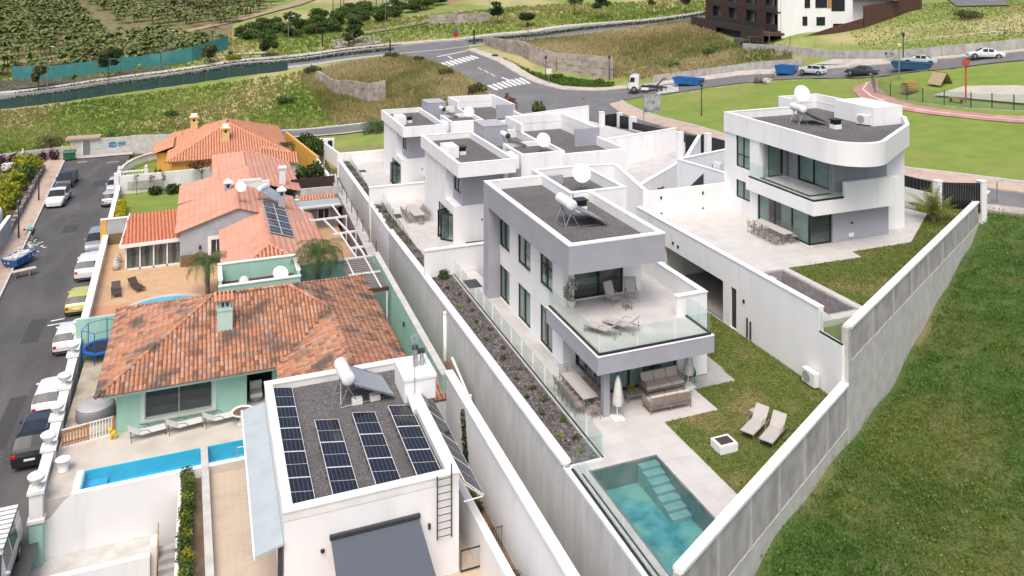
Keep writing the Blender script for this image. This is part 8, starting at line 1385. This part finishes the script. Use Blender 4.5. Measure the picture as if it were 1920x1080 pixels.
for a, b in zip(WP_, WP_[1:]): MB().prism(_strip(a, b, .3), [zt1(*a)-.3, zt1(*b)-.3, zt1(*b)-.3, zt1(*a)-.3], [zt1(*a)+1.3, zt1(*b)+1.3, zt1(*b)+1.3, zt1(*a)+1.3]).build('wall', CONC2, t)
t = thing('road_wall', 'long grey wall with spray lettering above the parked saloons', 'wall', (95, 90, 7)); WP_ = [(88.5,118),(91.0,108),(93.0,100),(96.3,90.6),(99.0,86.3),(105.0,80.4),(118,72.5),(140,62)]
for a, b in zip(WP_, WP_[1:]): MB().prism(_strip(a, b, .3), [zt1(*a)-.3, zt1(*b)-.3, zt1(*b)-.3, zt1(*a)-.3], [zt1(*a)+1.3, zt1(*b)+1.3, zt1(*b)+1.3, zt1(*a)+1.3]).build('wall', CONC2, t)
drape([(89.3,101.5),(92.3,100.5),(95.5,91.5),(92.6,91.8)], WALK, 'concrete_ramp', .2); drape([(130,110),(136,104),(160,128),(154,136)], ASPH2, 'upper_lane', .25)
for k in range(8): x, y = 81.5+random.gauss(0, .7), 103.0+random.gauss(0, .6); z = zt1(x, y); r = random.uniform(.5, 1.1); MB().ell((x, y, z+r*.5), (r, r*.8, r*.75), 9, 6, 0, .14).build('boulder', STONE if k % 2 else BASALT, None, label='boulder of the grey heap beside the blue skip, %s in size' % ('largest', 'second', 'third', 'fourth', 'fifth', 'sixth', 'seventh', 'smallest')[k], cat='boulder', group='boulder heap')
def post_fence(label, pts, step, h, m=STEEL, wire=True):
    t = thing('wire_fence', label, 'fence', (*pts[0], zt1(*pts[0])))
    for a, b in zip(pts, pts[1:]):
        L = math.hypot(b[0]-a[0], b[1]-a[1]); n = max(1, int(L/step)); pr = None
        for k in range(n+1):
            q = along(a, b, k/n); z = zt1(*q); MB().tube((*q, z), (*q, z+h), .05, n=5).build('post', m, t)
            if pr and wire: MB().tube(pr, (*q, z+h*.95), .012, n=3).build('wire', m, t)
            pr = (*q, z+h*.95)
    return t
post_fence('thin post and wire fence before the apartment block', [(88,121),(92,110),(94.5,101)], 3.5, 2.2); post_fence('thin post and wire fence above the grey street wall', [(97,92),(106,82),(120,73)], 3.5, 2.4); post_fence('wire fence beside the dry plot on the east street', [(79.5,117),(85,109),(87.5,104)], 2.4, 2.4); post_fence('wire fence at the upper left track', [(24,183),(36,184),(50,186)], 4, 2.0); post_fence('wire fence at the field corner by the boundary wall end', [(57.4,45.0),(59.8,41.2),(64,34.5)], 2.2, 1.7)
# nets
def net(label, pts, h, m, name='shade_net', step=4):
    t = thing(name, label, 'netting', (*pts[0], zt1(*pts[0])))
    for a, b in zip(pts, pts[1:]):
        n = max(1, int(math.hypot(b[0]-a[0], b[1]-a[1])/step))
        for k in range(n):
            p, q = along(a, b, k/n), along(a, b, (k+1)/n); zp, zq = zt1(*p), zt1(*q); s = random.uniform(-.12, .12); mid = along(p, q, .5); zm = (zp+zq)/2; MB().faces([(*p, zp), (mid[0], mid[1]-.25+s, zm), (*q, zq), (*q, zq+h), (mid[0], mid[1]-.12+s, zm+h*.95), (*p, zp+h)], [(0,1,4,5),(1,2,3,4)]).build('net_sheet', m, t, smooth=True); MB().tube((*p, zp), (*p, zp+h+.15), .05, n=5).build('post', BARK, t)
    return t
net('teal shade netting below the banana plantation, lower stretch', [(-37.5,195.5),(-29,190),(-16.2,186),(-8.5,184.5)], 3.0, NET_T); net('teal shade netting below the banana plantation, upper right stretch', [(-8.3,184.3),(-2.3,185),(5.1,190.8)], 3.2, NET_T); net('dark green netting along the near side of the main road', [(-60,171.8),(-34.8,170.4),(-21.8,170.4),(-7.9,170.8),(4.8,170.5),(16.0,170.0)], 1.8, NET_D)
# ------------------------------------------------------------------ apartment block
A = thing('apartment_block', 'white apartment block with brown balcony front on the upper right', 'building', (100, 125, 8)); cA = Vector((94.5, 114.8)); ax = Vector((.23, .973)).normalized(); ay = Vector((.973, -.23)).normalized(); BZ = 9.8; SH = 3.35
def ab(name, m, a0, b0, z0, a1, b1, z1, parent=None):
    pts = [cA+ax*p+ay*q for p, q in ((a0, b0), (a1, b0), (a1, b1), (a0, b1))]
    if (pts[1]-pts[0]).cross(pts[2]-pts[1]) < 0: pts = pts[::-1]
    return MB().prism([(p.x, p.y) for p in pts], BZ+z0, BZ+z1).build(name, m, parent or A)
ab('core', WHITE, .3, .9, -3, 34, 13, 10.5); ab('end_wall', WHITE, 0, -.3, -3, .3, 13, 10.5); ab('far_wall', WHITE, 34, -.8, -3, 34.4, 13, 10.5); ab('side_wing', WHITE, 1.5, 13, -3, 20, 22, 5.6)
for fl in range(3):
    ab('balcony_slab', RUST, .3, -.9, SH*fl-.3, 34, .9, SH*fl)
    for k in range(4):
        x = .6+8.4*k
        ab('timber_screen', RUST, x+4.4, -.95, SH*fl, x+8.3, -.8, SH*fl+SH-.3); ab('balcony_rail', DARKM, x, -.92, SH*fl, x+4.4, -.84, SH*fl+1.0); ab('divider', WHITE, x-.25, -.7, SH*fl, x-.05, .9, SH*fl+SH-.3)
        for q in range(2): w = ab('window', FRAME, x+.3+2.1*q, .8, SH*fl+.05, x+2.2+2.1*q, .9, SH*fl+2.6); ab('pane', CARGL if (k+fl+q) % 2 else CURT, x+.45+2.1*q, .74, SH*fl+.2, x+1.2+2.1*q, .8, SH*fl+2.45, w); ab('pane', CARGL, x+1.3+2.1*q, .74, SH*fl+.2, x+2.05+2.1*q, .8, SH*fl+2.45, w)
for (b0, b1, z0, z1) in ((3.6, 4.5, .9, 2.5), (6.2, 7.8, .9, 2.4), (4.0, 5.0, 4.0, 5.7), (6.0, 8.2, 4.0, 5.7), (9.0, 11.5, 3.4, 5.8), (9.3, 11.8, .2, 1.2)): w = ab('window', FRAME, -.06, b0, z0, 0, b1, z1); ab('pane', CARGL, -.08, b0+.1, z0+.1, -.06, (b0+b1)/2-.04, z1-.1, w); ab('pane', CARGL, -.08, (b0+b1)/2+.04, z0+.1, -.06, b1-.1, z1-.1, w)
ab('timber_shutter', WOOD, -.1, 8.3, 4.0, -.02, 8.9, 5.7)
ab('terrace_deck', RUST, -1.2, -4.2, -.7, 34, -.3, -.3); ab('terrace_rail', DARKM, -1.2, -4.2, -.3, 34, -4.1, .6); ab('garage_wall', RUST, -1.2, -4.3, -3.6, 8, -4.1, -.3); ab('garage_wall', RUST, 20, -4.3, -3.6, 34, -4.1, -.3); ab('garage_recess', NAVY, 8, -3.4, -3.6, 20, -3.2, -.5); ab('stone_base', BASALT, 3.5, -5.2, -4.2, 9.0, -4.9, -1.8); ab('stone_base', BASALT, 18, -5.2, -4.2, 34, -4.9, -1.6)
ab('rear_roof', mat('red_sheet', (.30,.10,.07), None, .8, 2), -.5, 13.5, 5.6, 20, 22.3, 5.9)
for k in range(7): ab('planter_shrub', L_DARK, 2+4.5*k, -3.9, -.3, 4.5+4.5*k, -3.2, .35)
t = thing('boundary_wall', 'stepped rust-brown wall climbing the hill beside the apartment block', 'wall', (97, 112, 8)); WP_ = [(93.2, 112.6), (97.5, 111.6), (102, 110.8), (107.5, 109.8), (107.6, 109.7), (115, 110.5), (124, 112.5)]; tops = (8.1, 9.3, 10.6, 12.0, 14.2, 14.9, 15.6)
for k in range(6):
    a, b = WP_[k], WP_[k+1]
    if k == 3: continue
    MB().prism(_strip(a, b, .3), [zt1(*a)-1.5, zt1(*b)-1.5, zt1(*b)-1.5, zt1(*a)-1.5], [tops[k], tops[k+1], tops[k+1], tops[k]]).build('wall_panel', RUST, t)
# ------------------------------------------------------------------ planting of the hills
def zt3(P): return np.c_[P, zt(P[:,0], P[:,1])]
def not_road(P):
    ok = np.ones(len(P), bool)
    for L_, R_ in ((off(MN, -.4), off(MF, 2.2)), (off(SL, .3), off(SR, -2.5)), (RL, [(64,118),(62.2,108.7),(60.5,101),(59.1,92.1),(57.5,80.3),(57.7,66),(58.9,54.5),(62.8,46.7),(71,34.5),(79,21.5)]), (EN, off(EF, 2.0)), ([(8,130),(16,126.6),(24,124),(33,120)], [(9,135.3),(17,132),(25,129.4),(34,125.6)])): ok &= ~inside(P, list(L_)+list(R_)[::-1])
    return ok & ~inside(P, DEV) & ~inside(P, FIELD)
def hill_grass(name, poly, n, h, w, m, label, bl=4, bias=0.):
    P = scatter(poly, n); P = P[not_road(P)]; pt = np.clip(.5+bias+.25*np.sin(P[:,0]*.21+P[:,1]*.13)+.2*np.sin(P[:,0]*.07-P[:,1]*.19), 0, 1); grass(name, zt3(P), h, w, m, .5, bl, pt, label=label, cat='grass', kind='stuff')
hill_grass('rough_grass', [(-60,130),(8,132),(22,133),(20,168),(-60,169)], 15000, .42, .15, L_ROUGH, 'rough grass of the field behind the left houses', bias=-.15)
hill_grass('dry_grass', [(20,132),(44,118),(46,135),(44,150),(38,164),(18,168)], 9000, .65, .15, L_DRY, 'tall dry grass on the mound beside the side street', bias=.12)
hill_grass('straw_grass', [(58,164),(57.5,150),(60,142),(70,132.5),(76,122),(88,104),(92,110),(90,121),(96,140),(108,158)], 11000, .6, .16, L_DRY, 'straw-coloured grass on the plot above the rubble wall', bias=.15)
hill_grass('slope_grass', [(-92,190),(-37,186),(-8,182),(24,178),(60,176.5),(102,172),(128,172),(128,200),(60,205),(0,200),(-60,205)], 9000, .5, .2, L_ROUGH, 'grass on the slope above the main road', bias=-.05)
hill_grass('hill_grass', [(98,100),(104,84),(140,66),(150,110),(120,125),(106,112)], 6000, .18, .11, L_HILL, 'green grass of the hill beside the apartment block')
ribbon('plantation_soil', [(-80,204),(-37,198.5),(-16,189.5),(-4,188.5),(6,195)], [(-110,300),(-70,300),(-48,302),(-20,302),(10,300)], mat('plantation_soil', (.13,.115,.05), (.19,.17,.075), .95, .5, .4, stain=(.22,.16,.10), ssc=.12), .12, 40, 30)
# banana plantation: rows of plants, read as one mass
def bananas(poly, n, label, row=5.2):
    P = scatter(poly, n); th = math.radians(8); r = P[:,0]*math.sin(th)*-1+P[:,1]*math.cos(th); P[:,1] += (np.round(r/row)*row-r)*.82; V = []; T = []; Q = zt3(P)
    for x, y, z in Q:
        h = random.uniform(1.6, 2.6); V += [(x-.1, y, z), (x+.1, y, z), (x+.08, y, z+h), (x-.08, y, z+h)]; T.append(random.choice((.9, .75, .2)))
        for k in range(7):
            a = random.uniform(0, 2*PI); e = random.uniform(.2, 1.2); L = random.uniform(1.5, 2.3); w = random.uniform(.34, .5); p = np.array([x, y, z+h]); tint = min(1, max(0, random.gauss(.5, .25)))
            for s in range(3):
                d = np.array([math.cos(a)*math.cos(e), math.sin(a)*math.cos(e), math.sin(e)]); q = p+d*L/3; sd = np.array([-math.sin(a), math.cos(a), 0]); w0, w1 = w*(.5, 1, .8)[s], w*(1, .8, .1)[s]; V += [p-sd*w0, p+sd*w0, q+sd*w1, q-sd*w1]; T.append(tint); p = q; e -= .65
    return cloud_mesh('banana_plantation', np.array(V), None, T, L_BAN, label=label, cat='banana plants', kind='stuff')
bananas([(-75,203),(-37,198),(-29,193),(-16,188.5),(-4,187.5),(6,194),(-8,212),(-24,222),(-34,262),(-48,300),(-100,300)], 2100, 'banana plants on terraces at the upper left'); bananas([(-20,232),(4,216),(14,232),(24,258),(6,300),(-44,302)], 800, 'banana plants beyond the dirt track at the top')
ribbon('dirt_track', [(-42,205),(-30,204),(-16,208),(-3,214.5),(9,222),(26,240),(40,262)], [(-43,208.2),(-30.5,207.2),(-17,211),(-4.4,217.5),(7,225),(23,243),(37,265)], mat('dry_track', (.34,.26,.17), (.27,.2,.13), .95, 1.2), .3, 60, 2)
structure(MB().poly([(x, y, zt1(x, y)+.2) for x, y in ((-60,187.5),(-37.3,185.8),(-23,183),(-8.3,181.4),(-6,183.5),(-16.4,185.6),(-29,189.6),(-37,195))]), 'bare_earth_strip', mat('dark_earth', (.06,.05,.045), (.11,.09,.08), .95, 1.2, .4, stain=(.16,.14,.12), ssc=.6, sth=(.55,.75)))
drape([(2.5,186.5),(9,182.8),(14.5,181.5),(10,184.5)], WALK, 'track_apron', .25); drape([(26.5,178.2),(36.5,177.4),(39,183.5),(33,188),(27,186)], mat('dusty_yard', (.34,.29,.25), (.28,.23,.2), .9, 1), 'dirt_yard', .22)
ribbon('far_track', [(33,188),(42,190.5),(52,194.5),(66,205)], [(31.5,190),(41,193),(51,197),(64.5,207)], MATS['dry_track'], .3, 30, 2)
# dense green wood in the gully, bushes and trees along the roads
ws = [(9,199),(14,196),(19,195.5),(24,196),(29,197),(34,199),(12,204),(17,203),(22,203.5),(27,204),(32,205),(37,206),(42,203),(46,207),(15,210),(21,211),(27,212),(33,213),(39,213),(45,214),(51,211),(56,214),(61,219),(50,219),(57,224),(42,221),(36,221),(64,226)]
P = []; T = []
for x, y in ws:
    z = zt1(x, y)
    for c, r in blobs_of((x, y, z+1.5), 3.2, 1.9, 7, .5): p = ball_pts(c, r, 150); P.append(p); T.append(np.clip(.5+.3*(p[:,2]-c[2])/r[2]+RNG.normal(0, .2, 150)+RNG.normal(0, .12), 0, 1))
cloud_mesh('gully_wood', leaves(np.concatenate(P), .3), None, np.concatenate(T), L_MID, label='dense green scrub wood filling the gully at the top', cat='scrub', kind='stuff')
for k in range(18): x, y = 34+1.9*k+random.uniform(-.6, .6), 222+random.uniform(-3, 12)+.35*k; tree('gum_tree', 'dark tall tree at the top of the gully, %s from the left' % (pl_+('fifteenth', 'sixteenth', 'seventeenth', 'eighteenth'))[k], (x, y, zt1(x, y)), random.uniform(5.5, 8), 2.0, 2.4, L_DARK, 420, .34, .14, 'trees at the top of the gully', 7)
tr_ = [(-18.0,181.6,5.2,2.7,2.2,L_DARK,'large dark round tree beside the main road, left'), (-30.5,182.5,4.4,2.2,1.8,L_OLIVE,'olive tree at the left edge of the main road'), (1.2,180.6,3.4,2.4,1.5,L_OLIVE,'low spreading tree at the end of the teal net'), (12.8,179.2,3.8,2.2,1.6,L_DARK,'round dark tree beside the main road, centre left'), (31.2,180.4,3.6,2.2,1.5,L_DARK,'dark tree on the dry slope left of the dirt yard'), (29.8,178.6,3.0,1.5,1.2,L_OLIVE,'small olive tree in front of the dark slope tree'), (66.8,184.5,5,2.4,2.0,L_DARK,'dark tree above the main road near the far rubble wall'), (71.5,177.3,3.2,2.0,1.4,L_DARK,'low dark tree on the main road verge'), (88,186,6,2.8,2.3,L_OLIVE,'olive tree at the top right of the main road'), (92,179,5,2.6,2.0,L_DARK,'dark tree beside the main road, top right'), (106,178,6,3,2.4,L_DARK,'leafy tree left of the apartment block'), (112,172,5,2.8,2.0,L_OLIVE,'broad olive tree left of the apartment block')]
for x, y, h, R, H, m, l in tr_: tree('roadside_tree', l, (x, y, zt1(x, y)), h, R, H, m, 1100, .26, .13, 'roadside trees')
for k, (x, y) in enumerate(((-24,180.6),(-12,179.4),(5,177.9),(16,176.4),(70,172.9),(98,170.3))): tree('street_sapling', 'thin young street tree on the main road, %s from the left' % pl_[k], (x, y, zt1(x, y)), 2.6, .7, .8, (L_OLIVE, L_YELL)[k % 2], 120, .16, .05, 'young street trees', 4)
bs = [(6,180.5,1.8,1.6,L_LIME,'pale yellow-green bush beside the teal net end'),(36,163.5,1.5,1.4,L_OLIVE,'straw-green bush on the top of the dry mound'),(40,157,1.3,1.2,L_MID,'green bush on the mound edge by the crossing'),(42.5,146,1.4,1.3,L_OLIVE,'bush on the mound beside the side street'),(44,133,1.8,2.2,L_OLIVE,'scrubby tree-like bush behind the far villa roof'),(45.5,120,1.4,2.6,L_BRONZE,'bronze bush at the junction behind the far villa'),(48.0,114,1.2,2.6,L_OLIVE,'grey-green bush at the junction behind the far villa'),(14,152,1.6,1.2,L_MID,'green bush in the rough field'),(-5,152,1.4,1.0,L_MID,'low bush in the middle of the rough field'),(79,125.5,1.6,1.1,L_MID,'round green bush in the straw plot'),(86,124,2.2,1.5,L_MID,'large green bush at the top of the straw plot'),(104,122,2.4,1.8,L_DARK,'dark hedge bush left of the apartment terrace'),(98,143,3,2.2,L_DARK,'dense dark bush left of the apartment block'),(90,118.5,1.6,1.3,L_DARK,'bush below the apartment garage'),(121,100,3,1.8,L_OLIVE,'grey scrub at the right edge of the green hill'),(96.4,92.5,1.2,1.2,L_DARK,'dark bush behind the grey street wall'),(20.3,166,1.8,1.6,L_MID,'bush at the end of the dark road netting'),(53.5,150,.8,.6,L_MID,'low weeds under the rubble wall, upper end'),(60.5,134.5,1.4,.8,L_MID,'green weeds under the rubble wall, middle'),(66,130.2,1.6,.9,L_MID,'green weeds under the rubble wall, lower end'),(110,158,3,2.4,L_DARK,'dark bush cluster right of the main road bend'),(9,126.5,1.6,1.8,L_OLIVE,'shrub behind the yellow house lane')]
for x, y, R, H, m, l in bs: bush(l, (x, y, zt1(x, y)), R, H, m, 600, .2, 'wild bushes')
# clipped strip hedge in the main road median
MD = [(np.array(a)*.5+np.array(b)*.5).tolist() for a, b in zip([np.interp(np.linspace(0, 1, 60), np.linspace(0, 1, len(MN)), [p[i] for p in MN]) for i in (0,)][0:0], [])]
xs = np.arange(-34, 118, .45); nv = np.interp(xs, [p[0] for p in MN], [p[1] for p in MN]); fv = np.interp(xs, [p[0] for p in MF], [p[1] for p in MF]); keep = (xs < 38) | (xs > 54.5)
MDP = np.c_[xs, nv*.52+fv*.48][keep]
P = np.concatenate([np.array([x, y, zt1(x, y)+.45])+RNG.normal(0, 1, (26, 3))*[.3, .35, .16] for x, y in MDP]); cloud_mesh('median_hedge', leaves(P, .17), None, RNG.uniform(0, 1, len(P)), L_DARK, label='low green hedge strip in the median of the main road', cat='hedge', kind='stuff')
P = np.concatenate([np.array([x, y, zt1(x, y)+.2])+RNG.normal(0, 1, (10, 3))*[.3, .3, .1] for x, y in off(MF, .1)[0:0]+[(x, f+.1) for x, f in zip(xs, fv) if x < 40]]); cloud_mesh('pavement_hedge', leaves(P, .16), None, RNG.uniform(0, 1, len(P)), L_DARK, label='low hedge between the main road and its far pavement', cat='hedge', kind='stuff')
P = scatter([(53.6,150),(55.6,141),(58.6,135.6),(69,129.2),(67.6,127.2),(58.6,130.6),(55.6,139)], 1500); grass('verge_weeds', zt3(P)+[0, 0, .1], .4, .14, L_WEED, .6, 3, label='green weeds at the foot of the long rubble wall', cat='weeds', kind='stuff')
